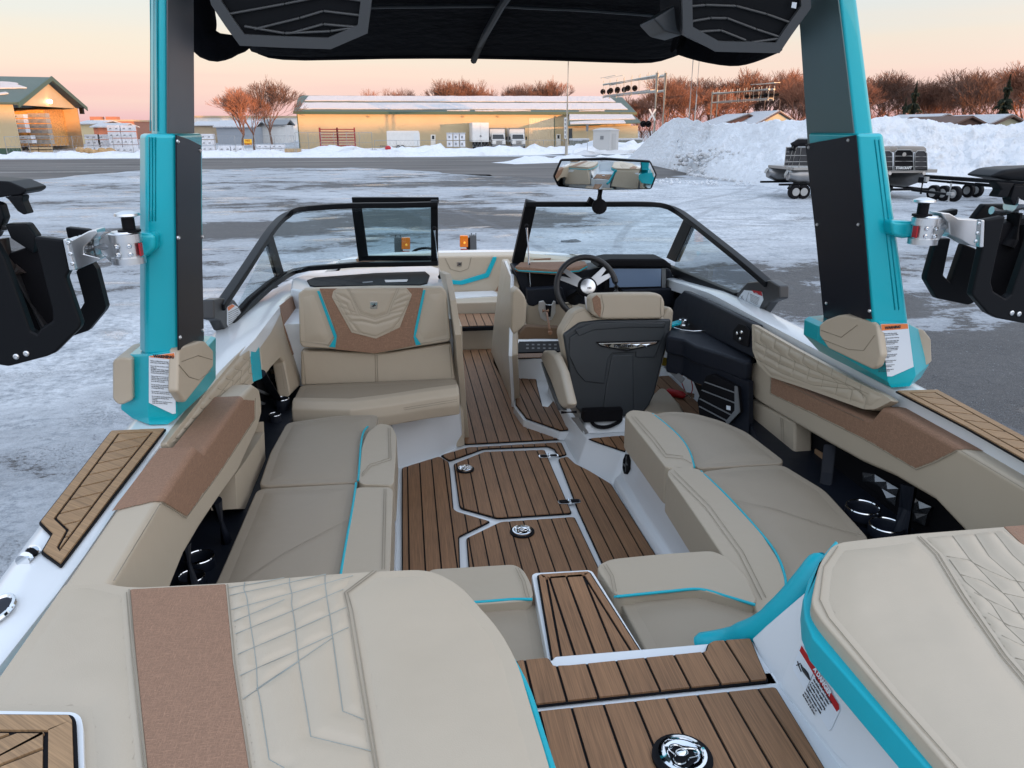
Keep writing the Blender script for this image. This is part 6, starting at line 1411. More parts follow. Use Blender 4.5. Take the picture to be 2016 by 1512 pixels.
# rear view mirror
mp_ = PY(4.45).at(1190,343); tgt = Vector((.50,1.15,2.02)); nrm = ((CAM-mp_).normalized()+(tgt-mp_).normalized()).normalized()
MPl = Pl(mp_, nrm); mo = [(1088,347),(1103,314),(1190,311),(1281,317),(1294,344),(1283,373),(1190,375),(1098,368)]
mh = slab('rear_view_mirror', MPl, mo, .05, M_blackp, bevel=.012, seg=3, lift=-.004)
P_ = inset2(on(MPl, mo), .010) if False else on(MPl, [(1093,347),(1106,317),(1190,314.5),(1279,320),(1290,344),(1280,370),(1190,372),(1101,365)])
b = nb(); f = b.faces.new([b.verts.new(p) for p in P_]); bmesh.ops.triangulate(b, faces=[f]); bmesh.ops.subdivide_edges(b, edges=b.edges[:], cuts=5, use_grid_fill=True)
for v in b.verts:
    d = v.co-mp_; lat = d.dot(Vector((1,0,0))); ver = d.z; v.co += MPl.n*(.026-(lat*lat)/(2*1.9)-(ver*ver)/(2*3)) 
add('mirror_face', b, M_mirror, mh, smooth=True, ang=80)
for v_ in (0,): pass
b = nb(); tube(b, [PY(4.52).at(1182,368), PY(4.55).at(1180,398), PY(4.58).at(1178,410)], [.022,.024,.026], 10); add('mirror_arm', b, M_black, mh, smooth=True)
b = nb(); lathe(b, PY(4.52).at(1177,408), (0,-1,.2), [(0,.03),(.03,.045),(.045,.045),(.05,.03),(.05,.001)], 16); obox(b, PY(4.56).at(1165,398), (.02,0,-.015),(0,.02,0),(.008,0,.016)); add('mirror_clamp', b, M_black, mh, smooth=True, ang=40)

# ---- starboard coaming
armR = slab('arm_rest', PFR, [(1478,715),(1492,712),(1519,738),(1600,778),(1708,824),(1718,826),(1737,803),(1752,806),(1891,884),(2016,958),(2130,1030),(2130,1180),(1960,1110),(1888,1036),(1840,985),(1760,938),(1696,910),(1630,873),(1562,833),(1520,808),(1484,785),(1476,768)], .105, M_vinyl, bevel=.016, seg=4, label='starboard side arm rest with a brown woven top')
yQ = lambda *p: PFR.at(*p).y
wrap('woven_cover', PFR, 1.530, 1, [(1519,740),(1518,774),(1600,812),(1700,862),(1804,922),(1838,909),(1889,884)], [(yQ(1889,884),-.01), (yQ(1889,884)-.05, .085), (yQ(1519,740), .085), (yQ(1519,740),-.01)], [(1492,712),(1519,738),(1600,778),(1708,824),(1718,826),(1737,803),(1752,806),(1891,884),(2016,958)], armR, M_brown, step=.003)
lines('seam', PFR, [[(1517,740),(1516,775),(1600,815),(1700,865),(1804,925),(1840,911),(1885,888)],[(1700,828),(1590,777),(1522,742)],[(1893,888),(2016,962),(2100,1015)]], .0011, M_thread, armR, lift=.003)
slab('arm_pillar', PX(1.545), [(1476,785),(1520,808),(1564,832),(1563,925),(1545,908),(1540,902),(1510,878),(1475,853)], .08, M_vinyl, armR, bevel=.012, seg=3)
lines('seam', PX(1.542), [[(1537,822),(1541,902)],[(1541,824),(1545,904)]], .0012, M_thread, armR)
g1, g2 = PZ(2.175).at(1772,797), PZ(2.175).at(1482,639)
PUR = P3(g1, g2, g1+Vector((-.07,0,-.33)))
qp = slab('quilted_panel', PUR, [(1480,637),(1560,683),(1680,748),(1745,780),(1756,789),(1722,806),(1700,806),(1600,770),(1515,742),(1491,716),(1481,690)], .03, M_vinyl, bevel=.005, seg=3, rnd=.012, lift=-.014, label='diamond quilted starboard coaming panel')
q_ = []
for i in range(8):
    x0, y0 = 1500+28*i, 658+14.5*i; q_.append([(x0,y0-6),(x0-4,y0+12),(x0+10,y0+24),(x0+5,y0+46)])
for k in (1,2,3): q_.append([(1483,655+16*k),(1540,684+17*k),(1600,713+15*k),(1640+18*k,744+8*k),(1715-5*k,772+4*k)])
PUq = off(PUR,-.014)
soft('quilted_face', PUq, on(PUq, [(1484,643),(1560,687),(1680,752),(1740,782),(1714,802),(1602,767),(1517,739),(1494,714),(1485,690)]), [[PUq.at(*p) for p in q] for q in q_], qp, M_vinyl, .004, .009, .005, .0004, edge_w=.01)
lines('quilt_stitching', PUq, q_, .0008, M_thread, qp, lift=.0014)
# starboard drink shelf
b = nb(); prism(b, [(1.545,1.2,1.74),(1.66,1.2,1.74),(1.66,3.2,1.74),(1.545,3.2,1.74),(1.37,2.5,1.74),(1.37,1.8,1.74)], (0,0,-.08)); add('side_shelf', b, M_navy, boat, bevel=.006)
cup(PZ(1.79), 1699, 1000, 33); cup(PZ(1.79), 1745, 1035, 33)
strut(PX(1.56).at(1634,878), PX(1.50).at(1622,985), .022); strut(PX(1.56).at(1790,955), PX(1.54).at(1776,1050), .026)
M_boardb = mat('brown_board2',(.30,.18,.10),.6)
slab('brown_insert', PX(1.62), [(1603,883),(1618,892),(1621,918),(1619,934),(1600,921)], .01, M_boardb); slab('brown_insert', PX(1.62), [(1642,930),(1661,962),(1660,966),(1637,950)], .01, M_boardb)
fc = slab('faceted_speaker', PX(1.62), [(1698,930),(1770,960),(1834,998),(1822,1036),(1795,1030),(1760,1002),(1697,949)], .02, M_black)
fq = [((1698,930),(1722,934),(1712,949),(1698,948)),((1722,934),(1745,948),(1736,962),(1712,949)),((1745,948),(1769,962),(1764,978),(1736,962)),((1736,962),(1764,978),(1762,996),(1745,985)),((1790,972),(1808,986),(1800,1010),(1789,1014)),((1808,986),(1834,998),(1826,1012),(1800,1010)),((1800,1010),(1826,1012),(1820,1036),(1800,1024))]
for q in fq:
    b = nb(); P_ = on(off(PX(1.62),.004), q); c_ = sum(P_, Vector())/4 + Vector((-.012,0,0)); vs = [b.verts.new(p) for p in P_]; cc = b.verts.new(c_)
    for i in range(4): b.faces.new((vs[i], vs[(i+1)%4], cc))
    add('facet', b, mat('smoked_metal',(.20,.21,.23),.22,metal=.8) if 'smoked_metal' not in bpy.data.materials else bpy.data.materials['smoked_metal'], fc)
# helm side: navy upholstery, ledge, speaker
n1, n2 = PZ(2.17).at(1484,637), PZ(2.17).at(1346,571)
PN = P3(n1, n2, n1+Vector((-.06,0,-.33)))
slab('helm_side_panel', PN, [(1346,571),(1400,596),(1484,637),(1482,705),(1400,664),(1318,640),(1328,590)], .05, M_navy, bevel=.01, seg=3)
sw = slab('switch_panel', PN, [(1454,637),(1468,641),(1476,651),(1472,682),(1461,680),(1442,668),(1443,650)], .008, M_black, lift=.010, bevel=.003)
for px, py in ((1453,657),(1462,655),(1459,668)):
    b = nb(); lathe(b, off(PN,.012).at(px,py), PN.n, [(0,.010),(.008,.009),(.010,.004)], 10); add('switch_knob', b, M_chrome, sw, smooth=True)
ZL = PZ(2.02)
b = nb(); P_ = on(ZL, [(1316,642),(1345,646),(1400,656),(1484,704),(1482,712),(1466,712),(1420,696),(1368,680),(1345,668),(1312,662)]); prism(b, P_, (0,0,-.09)); lg = add('helm_ledge', b, M_navy, boat, bevel=.015, seg=3)
b = nb(); P_ = [p+Vector((.02,.03,-.09)) for p in P_]; prism(b, P_, (0,0,-.11)); add('ledge_pocket', b, M_navy, lg, bevel=.012, seg=3)
b = nb(); p = PZ(2.03).at(1345,640); lathe(b, p, (0,0,1), [(0,.036),(.006,.036),(.008,.024),(.03,.024),(.034,.020),(.034,.001)], 20); add('rotary_controller', b, M_chrome, lg, smooth=True, ang=40)
slab('teal_pad', PZ(2.045), [(1320,634),(1350,626),(1352,632),(1322,640)], .012, M_tealv, lg, bevel=.003)
line('chrome_trim', PZ(2.032), [(1322,643),(1345,650),(1365,652),(1389,651)], .003, M_chrome, lg)
SPp = P3(PZ(1.90).at(1401,737), PZ(1.9).at(1449,761), PZ(1.62).at(1440,825))
SPp = PV((1.30,3.35),(1.44,2.95))
slab('helm_side_wall', PV((1.34,3.42),(1.50,2.98)), [(1382,716),(1474,752),(1474,870),(1380,820)], .03, M_navy, boat, bevel=.004)
spk = slab('cockpit_speaker', PV((1.32,3.40),(1.48,2.96)), [(1383,757),(1389,740),(1401,736),(1450,762),(1455,812),(1432,836),(1376,818),(1372,790)], .03, M_black, bevel=.006, seg=2, label='black hexagonal cockpit speaker low on the starboard side')
SP2 = PV((1.32,3.40),(1.48,2.96))
for a, c in (((1386,752),(1450,775)),((1380,768),(1452,796)),((1376,785),(1440,818)),((1375,800),(1432,830))): bar(SP2, a, c, 2.2, .008, 'grille_bar', spk, .007, M_grey)
slab('grille_edge', SP2, [(1446,760),(1450,762),(1455,812),(1432,836),(1428,830),(1446,808)], .008, M_grey, spk, lift=.008, bevel=0)
slab('speaker_badge', SP2, [(1430,798),(1438,800),(1438,808),(1430,806)], .001, M_paper, spk, lift=.009, bevel=0)
b = nb(); prism(b, on(PX(1.40), [(1350,722),(1394,732),(1382,758),(1356,745)]), (-.01,0,0)); add('brown_insert', b, M_boardb, boat)
# fire extinguisher tucked beside the helm seat
fe = thing('fire_extinguisher', tuple(PZ(1.55).at(1335,776)), 'small red fire extinguisher lying low between the helm seat and the starboard speaker', 'fire extinguisher')
b = nb(); a, c = PZ(1.555).at(1312,771), PZ(1.555).at(1350,779); d = (c-a).normalized(); lathe(b, a, d, [(0,.012),(.01,.022),((c-a).length*.85,.022),((c-a).length,.010)], 14); add('cylinder', b, M_red, fe, smooth=True)
b = nb(); cyl(b, c, c+d*.03, .008, n=8); obox(b, c+d*.03+Vector((0,0,.01)), d*.02, (0,.004,0), (0,0,.012)); add('valve', b, M_chrome, fe)
b = nb(); q = [c+d*.02+Vector((x,y,z)) for x,y,z in ((0,0,0),(.03,.03,.03),(.03,.08,.09),(0,.1,.12),(-.03,.06,.08),(-.02,.02,.03))]; tube(b, smooth_path(q,3), .003, 5); add('lanyard', b, M_red, fe, smooth=True)
b = nb(); prism(b, on(PY(3.75), [(1304,703),(1318,706),(1312,722),(1300,718)]), (0,.004,0)); tag(add('yellow_tag', b, mat('yellow_tag',(.50,.36,.02),.5)), 'small yellow hang tag beside the lower right of the helm seat', 'tag')
slab('rod_holder', PX(1.33), [(1305,722),(1316,716),(1346,746),(1340,755)], .01, mat('grey_print',(.25,.26,.27),.5))

# ---- helm
HY = PY(4.42)
def hs(name, pts, dep, m, parent=None, y=4.42, bevel=.008, **k): return slab(name, PY(y), pts, dep, m, parent, bevel=bevel, **k)
da = hs('dashboard', [(1012,529),(1100,533),(1160,531),(1190,526),(1320,530),(1332,560),(1330,606),(1240,612),(1120,596),(1040,596),(1026,575)], .22, M_navy, y=4.50, bevel=.012, seg=3)
hs('dash_hood', [(1176,527),(1184,514),(1204,510),(1308,510),(1322,521),(1325,532),(1310,527),(1204,526)], .20, M_black, da, y=4.40, bevel=.012, seg=3)
hs('screen_bezel', [(1190,526),(1312,526),(1313,568),(1190,570)], .03, M_black, da, y=4.43, bevel=.004)
M_scr = mat('screen_painted_sky', (.20,.28,.42), .08, coat=.5, spec=.5)  # blue base colour carries the sky's reflection on the display
hs('touch_screen', [(1200,529),(1302,529),(1301,564),(1200,566)], .004, M_scr, da, y=4.42, bevel=.001)
hs('screen_side', [(1303,528),(1311,528),(1311,566),(1303,567)], .006, M_grey, da, y=4.42, bevel=.001)
b = nb(); P_ = [PY(4.44).at(1014,524), PY(4.44).at(1020,528), PY(4.44).at(1090,532), PY(4.44).at(1140,529), PY(4.44).at(1156,520), PY(4.6).at(1152,514), PY(4.6).at(1024,516)]; prism(b, P_, (0,0,-.03)); add('dash_pad', b, M_brown, da, bevel=.008, seg=3)
b = nb(); tube(b, [p+Vector((0,-.004,-.014)) for p in P_[:5]], .004, 6); add('teal_piping', b, M_tealv, da, smooth=True)
hs('dash_recess', [(1036,536),(1095,540),(1095,566),(1044,568)], .01, M_black, da, y=4.495, bevel=.002)
hs('lower_dash', [(1038,570),(1108,566),(1112,590),(1104,600),(1060,598),(1052,604),(1040,602)], .08, M_navy, da, y=4.35, bevel=.010)
hs('lower_dash', [(1225,572),(1328,568),(1330,602),(1232,608)], .06, M_navy, da, y=4.38, bevel=.01)
# steering wheel
wc = PY(4.12).at(1155,566); wn = Vector((.05,-1,.42)).normalized(); wu = Vector((1,0,0)); wu = (wu-wn*wu.dot(wn)).normalized(); wv = wn.cross(wu)*-1
if wv.z < 0: wv = -wv
RW = (PY(4.12).at(1216,566)-PY(4.12).at(1094,566)).length/2*.97
sw_ = nb(); tube(sw_, [wc+wu*cos(a)*RW+wv*sin(a)*RW*1.0 for a in [2*pi*i/40 for i in range(40)]], .0165, 10, closed=True); swo = add('steering_wheel', sw_, leather('black_leather',(.012,.012,.014)), boat, smooth=True)
for a in (150, 35, 270):
    for o_ in (-9, 9):
        if a == 270 and o_ > 0: continue
        t = radians(a+(o_ if a != 270 else 0)); d = wu*cos(t)+wv*sin(t); s = (wu*-sin(t)+wv*cos(t))
        b = nb(); loft(b, [[wc+d*k*RW+s*w_+wn*h, wc+d*k*RW-s*w_+wn*h, wc+d*k*RW-s*w_+wn*(h-.006), wc+d*k*RW+s*w_+wn*(h-.006)] for k, w_, h in ((.30,.020,.016),(.6,.016,.012),(.93,.012,.002))]); add('spoke', b, mat('satin_spoke',(.38,.39,.40),.38,metal=1) if 'satin_spoke' not in bpy.data.materials else bpy.data.materials['satin_spoke'], swo, bevel=.002)
b = nb(); lathe(b, wc-wn*.03, wn, [(0,.03),(.0,.05),(.03,.058),(.05,.056),(.056,.050),(.056,.001)], 28); add('hub', b, M_black, swo, smooth=True, ang=40)
b = nb(); lathe(b, wc+wn*.026, wn, [(0,.043),(.004,.043),(.006,.040),(.006,.001)], 28); hc = add('hub_cap', b, M_alu, swo, smooth=True, ang=40)
b = nb(); q = wc+wn*.0335; 
for x,y,w2,h2 in ((.006,-.006,.010,.0015),(.006,-.014,.010,.0015),(-.003,-.010,.0015,.0055),(.015,-.010,.0015,.0055),(.006,-.010,.002,.004)): obox(b, q+wu*x+wv*y, wu*w2, wv*h2, wn*.0004)
add('hub_mark', b, M_ink, swo)
b = nb(); cyl(b, wc-wn*.03, wc-wn*.28, .035, .05, 16); add('steering_column', b, M_black, swo, smooth=True)
# throttle
th = hs('throttle_plate', [(1061,594),(1070,592),(1076,600),(1086,600),(1090,592),(1094,594),(1094,616),(1086,630),(1074,633),(1064,626),(1060,608)], .012, M_alu, y=4.27, bevel=.003, label='brushed throttle plate with a tan lever')
b = nb(); tube(b, [PY(4.25).at(1076,612), PY(4.15).at(1080,636), PY(4.13).at(1082,650)], [.006,.006,.008], 8); add('lever', b, mat('tan_lever',(.32,.18,.11),.4), th, smooth=True)
b = nb(); tube(b, [PY(4.13).at(1082,648), PY(4.12).at(1083,654), PY(4.12).at(1084,658)], [.008,.014,.010], 10); tube(b, [PY(4.2).at(1068,612), PY(4.2).at(1080,612)], .010, 8); add('lever_knob', b, mat('tan_knob',(.34,.18,.10),.4), th, smooth=True)
hs('throttle_slot', [(1074,600),(1086,602),(1084,624),(1076,624)], .004, M_black, th, y=4.26, bevel=.001)
# helm console: aisle wall, knee pad, riser and foot well
hs('console_panel', [(1040,600),(1128,600),(1128,650),(1108,652),(1036,640)], .05, M_vinyl, y=4.36, bevel=.012, seg=3)
ip = [(.635,4.62),(.655,4.10),(.70,3.74)]
F_, T_ = PZ(S).at(975,716), PZ(S).at(1010,800); A0, B0 = PZ(2.15).at(999,524), PZ(2.15).at(1008,545)
M0, M1 = PZ(1.80).at(984,640), PZ(1.80).at(1004,700)
def off4(p, q, d=.05): return [p, q, q+Vector((d,.02,0)), p+Vector((d,0,0))]
b = nb(); loft(b, [off4(Vector((F_.x,F_.y+.3,S)), T_), off4(Vector((M0.x,M0.y+.3,1.8)), M1), off4(Vector((A0.x,A0.y+.3,2.15)), B0)]); add('console_side', b, M_vinyl, boat, bevel=.012, seg=3)
b = nb(); rail(b, [T_+Vector((.0,-.012,0)), M1+Vector((0,-.012,0)), B0+Vector((0,-.012,.01)), A0+Vector((0,.1,.01))], .02, .02, (0,1,0)); add('console_edge', b, M_white, boat, bevel=.004)
slab('knee_pad', PY(3.98), [(1009,574),(1016,568),(1024,572),(1034,584),(1037,600),(1035,640),(1012,660),(1006,650)], .10, M_vinyl, bevel=.02, seg=4)
slab('riser_pad', PY(4.20), [(1014,665),(1036,642),(1102,645),(1100,668),(1020,668)], .06, mat('tan_riser',(.20,.13,.08),.7), bevel=.01)
ZK = PZ(1.60)
b = nb(); prism(b, on(ZK, [(1010,668),(1104,668),(1102,706),(1050,706),(1014,704),(1008,690)]), (0,0,-.22)); add('helm_step', b, M_white, boat, bevel=.006)
ss = slab('switch_console', ZK, [(1022,672),(1104,671),(1104,691),(1013,694),(1014,688)], .012, M_black, lift=.010, bevel=.003)
for i in range(6):
    for j in (0,1): slab('key', ZK, [(1036+i*11,677+j*7),(1041+i*11,677+j*7),(1041+i*11,680+j*7),(1036+i*11,680+j*7)], .001, M_shell, ss, lift=.0112, bevel=0)
mat_planks('step_mat', on(PZ(1.603), [(1016,697),(1104,695),(1104,704),(1014,706)]), wd=.2, rnd=0)
b = nb(); prism(b, on(PZ(S+.05), [(1013,706),(1060,703),(1105,712),(1130,800),(1135,850),(1100,850),(1030,826),(1011,800)]), (0,0,-.05)); add('helm_platform', b, M_white, boat, bevel=.006)
mat_planks('helm_mat', on(PZ(S+.058), [(1017,708),(1050,711),(1058,760),(1068,800),(1078,802),(1094,785),(1112,806),(1128,845),(1104,848),(1036,824),(1015,797)]), wd=.05, x0=.70, rnd=.005)
slab('footrest', PX(.97), [(1054,712),(1062,716),(1070,750),(1090,780),(1088,790),(1076,802),(1070,798)], .02, M_white, bevel=.005)
# pedestal under the helm seat
D0_ = [PZ(S).at(*p) for p in ((1102,852),(1120,889),(1135,914),(1203,951))]; D1_ = [PZ(S+.12).at(*p) for p in ((1122,822),(1140,843),(1156,862),(1226,893))]
b = nb(); loft(b, [[*[Vector((p.x,p.y,S-.02)) for p in D0_],(1.62,2.9,S-.02),(1.62,4.4,S-.02),(D0_[0].x+.02,4.4,S-.02)],[*D1_,(1.62,3.0,S+.12),(1.62,4.4,S+.12),(D1_[0].x,4.4,S+.12)]]); add('helm_dais', b, M_white, boat, bevel=.010, seg=3)
b = nb(); loft(b, [[(.85,3.52,S+.12),(1.17,3.52,S+.12),(1.20,3.98,S+.12),(.88,3.98,S+.12)],[(.87,3.56,1.585),(1.15,3.56,1.585),(1.18,3.98,1.585),(.90,3.98,1.585)]]); add('helm_pedestal', b, M_white, boat, bevel=.012, seg=3)
b = nb(); p0 = PZ(1.56).at(1190,832); obox(b, p0+Vector((0,.14,.02)), (.13,0,0), (0,.12,0), (0,0,.03)); add('seat_base', b, M_galv, boat, bevel=.006)
b = nb(); q = p0+Vector((0,-.03,.01)); tube(b, smooth_path([q+Vector(v) for v in ((-.08,.02,.02),(-.06,-.02,-.005),(0,-.03,-.01),(.07,-.01,.01),(.08,.03,.02))],4), .010, 6); add('cable_loop', b, M_black, boat, smooth=True)
slab('pedestal_label', P3(PZ(1.53).at(1122,822), PZ(1.53).at(1160,856), PZ(1.45).at(1118,838)), [(1124,822),(1137,822),(1158,852),(1150,856)], .004, M_galv, boat, bevel=.001, lift=.01)
mat_planks('helm_mat', on(PZ(S+.126), [(1158,864),(1224,858),(1256,866),(1230,889),(1188,875)]), wd=.05, rnd=.004)
# helm chair
HB = P3((0,3.58,1.56),(1,3.58,1.56),(0,3.66,2.10))
hc = slab('helm_chair', HB, [(1104,655),(1128,613),(1150,604),(1170,625),(1305,622),(1316,602),(1328,610),(1325,640),(1309,704),(1290,776),(1262,818),(1150,818),(1127,794),(1116,712)], .14, M_vinyl, bevel=.025, seg=4, label='helm chair with a charcoal shell back and a silver winged emblem')
H2 = off(HB, .018)
slab('shell', H2, [(1109,658),(1142,634),(1182,630),(1300,628),(1322,628),(1319,656),(1306,706),(1289,776),(1279,798),(1260,820),(1150,820),(1127,794),(1118,712)], .035, M_shell, hc, bevel=.012, seg=3, lift=.0)
slab('shell_panel', H2, [(1122,663),(1158,643),(1240,640),(1308,641),(1309,656),(1290,704),(1252,704),(1252,694),(1206,696),(1198,706),(1190,756),(1152,752),(1136,734),(1120,700)], .012, M_shell, hc, bevel=.006, seg=3, lift=.008)
slab('shell_rib', H2, [(1205,699),(1247,698),(1248,816),(1186,816),(1193,760)], .012, M_shell, hc, bevel=.006, seg=3, lift=.006)
slab('shell_brow', H2, [(1132,650),(1165,636),(1240,634),(1310,635),(1309,645),(1240,645),(1170,650),(1140,662)], .012, M_shell, hc, bevel=.005, seg=3, lift=.014)
wg = slab('wing_emblem', H2, [(1173,673),(1300,670),(1293,678),(1234,692),(1182,682)], .004, M_black, hc, lift=.016, bevel=.001)
wg2 = slab('wing_face', H2, [(1178,676),(1294,673),(1290,677),(1234,689),(1184,680)], .004, M_chrome, hc, lift=.018, bevel=.001)
for k in range(5):
    x = 1196+k*19; b = nb(); P_ = on(off(H2,.0185), [(x-9,678),(x+9,677),(x+2,684)]); c_ = sum(P_, Vector())/3+H2.n*.004; vs = [b.verts.new(p) for p in P_]; cc = b.verts.new(c_)
    for i in range(3): b.faces.new((vs[i], vs[(i+1)%3], cc))
    add('wing_facet', b, M_chrome, hc)
plane_text('emblem_lettering', 'PARAGON', H2, (1209,684), (1262,683), (1209,676), .017, M_ink, hc, .0235, sx=1.25, bold=.0004)
hr = PV((.0,3.60),(1,3.60)); hr = Pl((0,3.52,2.2),(0,1,-.1))
slab('headrest', HB, [(1164,586),(1173,579),(1230,577),(1292,577),(1303,581),(1309,594),(1309,622),(1300,628),(1186,629),(1166,620)], .12, M_vinyl, hc, bevel=.028, seg=5, lift=.03)
slab('headrest_end', HB, [(1166,588),(1175,581),(1182,588),(1184,606),(1182,626),(1170,612)], .008, M_brown, hc, lift=.034, bevel=.002)
lines('seam', HB, [[(1184,580),(1189,604),(1184,628)],[(1302,583),(1300,606),(1302,626)],[(1110,652),(1132,618),(1156,608)],[(1320,610),(1322,620)]], .0010, M_thread, hc, lift=.032)
ar = slab('chair_arm', PV((.70,3.50),(.735,3.95)), [(1064,700),(1069,690),(1080,690),(1090,698),(1103,730),(1118,796),(1115,804),(1107,805),(1100,798),(1084,752),(1066,712)], .045, M_vinyl, hc, bevel=.018, seg=4)
slab('arm_side', PV((.69,3.50),(.725,3.95)), [(1063,712),(1072,735),(1100,802),(1106,808),(1098,808),(1080,762)], .03, M_shell, hc, bevel=.006)
b = nb(); prism(b, [(.80,3.62,1.66),(1.24,3.62,1.66),(1.22,4.12,1.68),(.82,4.12,1.68)], (0,0,.12)); add('chair_seat', b, M_vinyl, hc, bevel=.03, seg=4)
b = nb(); p = PY(3.5).at(1190,822); obox(b, p+Vector((0,.12,0)), (.10,0,0), (0,.1,0), (0,0,.03)); cyl(b, PY(3.5).at(1105,812), PY(3.5).at(1135,811), .008, n=8); add('chair_mount', b, M_black, hc)
# white bracket beside and beige knee cushion forward
b = nb(); prism(b, on(PZ(1.62), [(1256,826),(1282,778),(1298,762),(1312,764),(1338,792),(1352,816),(1300,812)]), (0,0,-.2)); add('footwell_cushion', b, M_vinyl, boat, bevel=.03, seg=4)
mat_planks('footwell_mat', [Vector((1.22,3.45,S+.128)), Vector((1.60,3.35,S+.128)), Vector((1.60,4.38,S+.128)), Vector((1.18,4.38,S+.128))], wd=.07, rnd=0)

# ---- gunwale mats
mat_planks('gunwale_mat', on(PZ(2.187), [(76,1030),(218,849),(328,844),(226,976),(120,1116),(80,1088),(100,1054)]), wd=.062, ang=radians(-62), border=.022, m=M_teakd, rnd=.006, margin=.005)
mat_planks('gunwale_mat', on(PZ(2.187), [(1762,770),(1846,768),(2016,860),(2160,945),(2160,1000),(2016,908),(1900,842)]), wd=.062, ang=radians(62), border=.022, m=M_teakd, rnd=.006, margin=.005)
# cleat and filler on the port quarter
b = nb(); a, c = PZ(2.185).at(44,1106), PZ(2.185).at(68,1084); tube(b, [a, a.lerp(c,.35)], .014, 12); cl = add('cleat', b, M_chrome, boat, smooth=True); b = nb(); tube(b, [a.lerp(c,.35), a.lerp(c,.75)], .0125, 12); add('cleat_grip', b, M_black, cl, smooth=True); b = nb(); tube(b, [a.lerp(c,.75), c], .014, 12); add('cleat_end', b, M_chrome, cl, smooth=True)
b = nb(); c_ = PZ(2.185).at(-8,1205); P_ = [c_+Vector((cos(a)*.024,sin(a)*.045,.004)) for a in [2*pi*i/28 for i in range(28)]]; tube(b, P_, .005, 6, closed=True); fl = add('deck_ring', b, M_chrome, boat, smooth=True); b = nb(); prism(b, P_, (0,0,-.003)); add('ring_centre', b, M_darkp, fl)

# ================================================================ TOWER
def legpts(y, pts): return [PY(y).at(*p) for p in pts]
def sleeve(name, aft, y0, y1, m, parent, top, bot, bevel=.012, ch=.033):
    """aft = pixel x of outer and inner corner at top and bottom of the aft face"""
    (xo0, xi0), (xo1, xi1) = aft; rings = []
    for py, xo, xi in ((bot, xo1, xi1), (top, xo0, xi0)):
        A, B = PY(y0).at(xo, py), PY(y0).at(xi, py); s = 1 if B.x > A.x else -1
        B2, A2 = B+Vector((0,y1-y0,0)), A+Vector((0,y1-y0,0)); A.z = B.z = B2.z = A2.z = (A.z+B.z)/2
        rings.append([A+Vector((0,ch*1.6,0)), A+Vector((s*ch,0,0)), B, B2, A2])
    b = nb(); loft(b, rings); return add(name, b, m, parent, bevel=bevel, seg=3)
def up(pxa, pya, pxb, pyb, py): return pxa+(pxb-pxa)*(py-pya)/(pyb-pya)
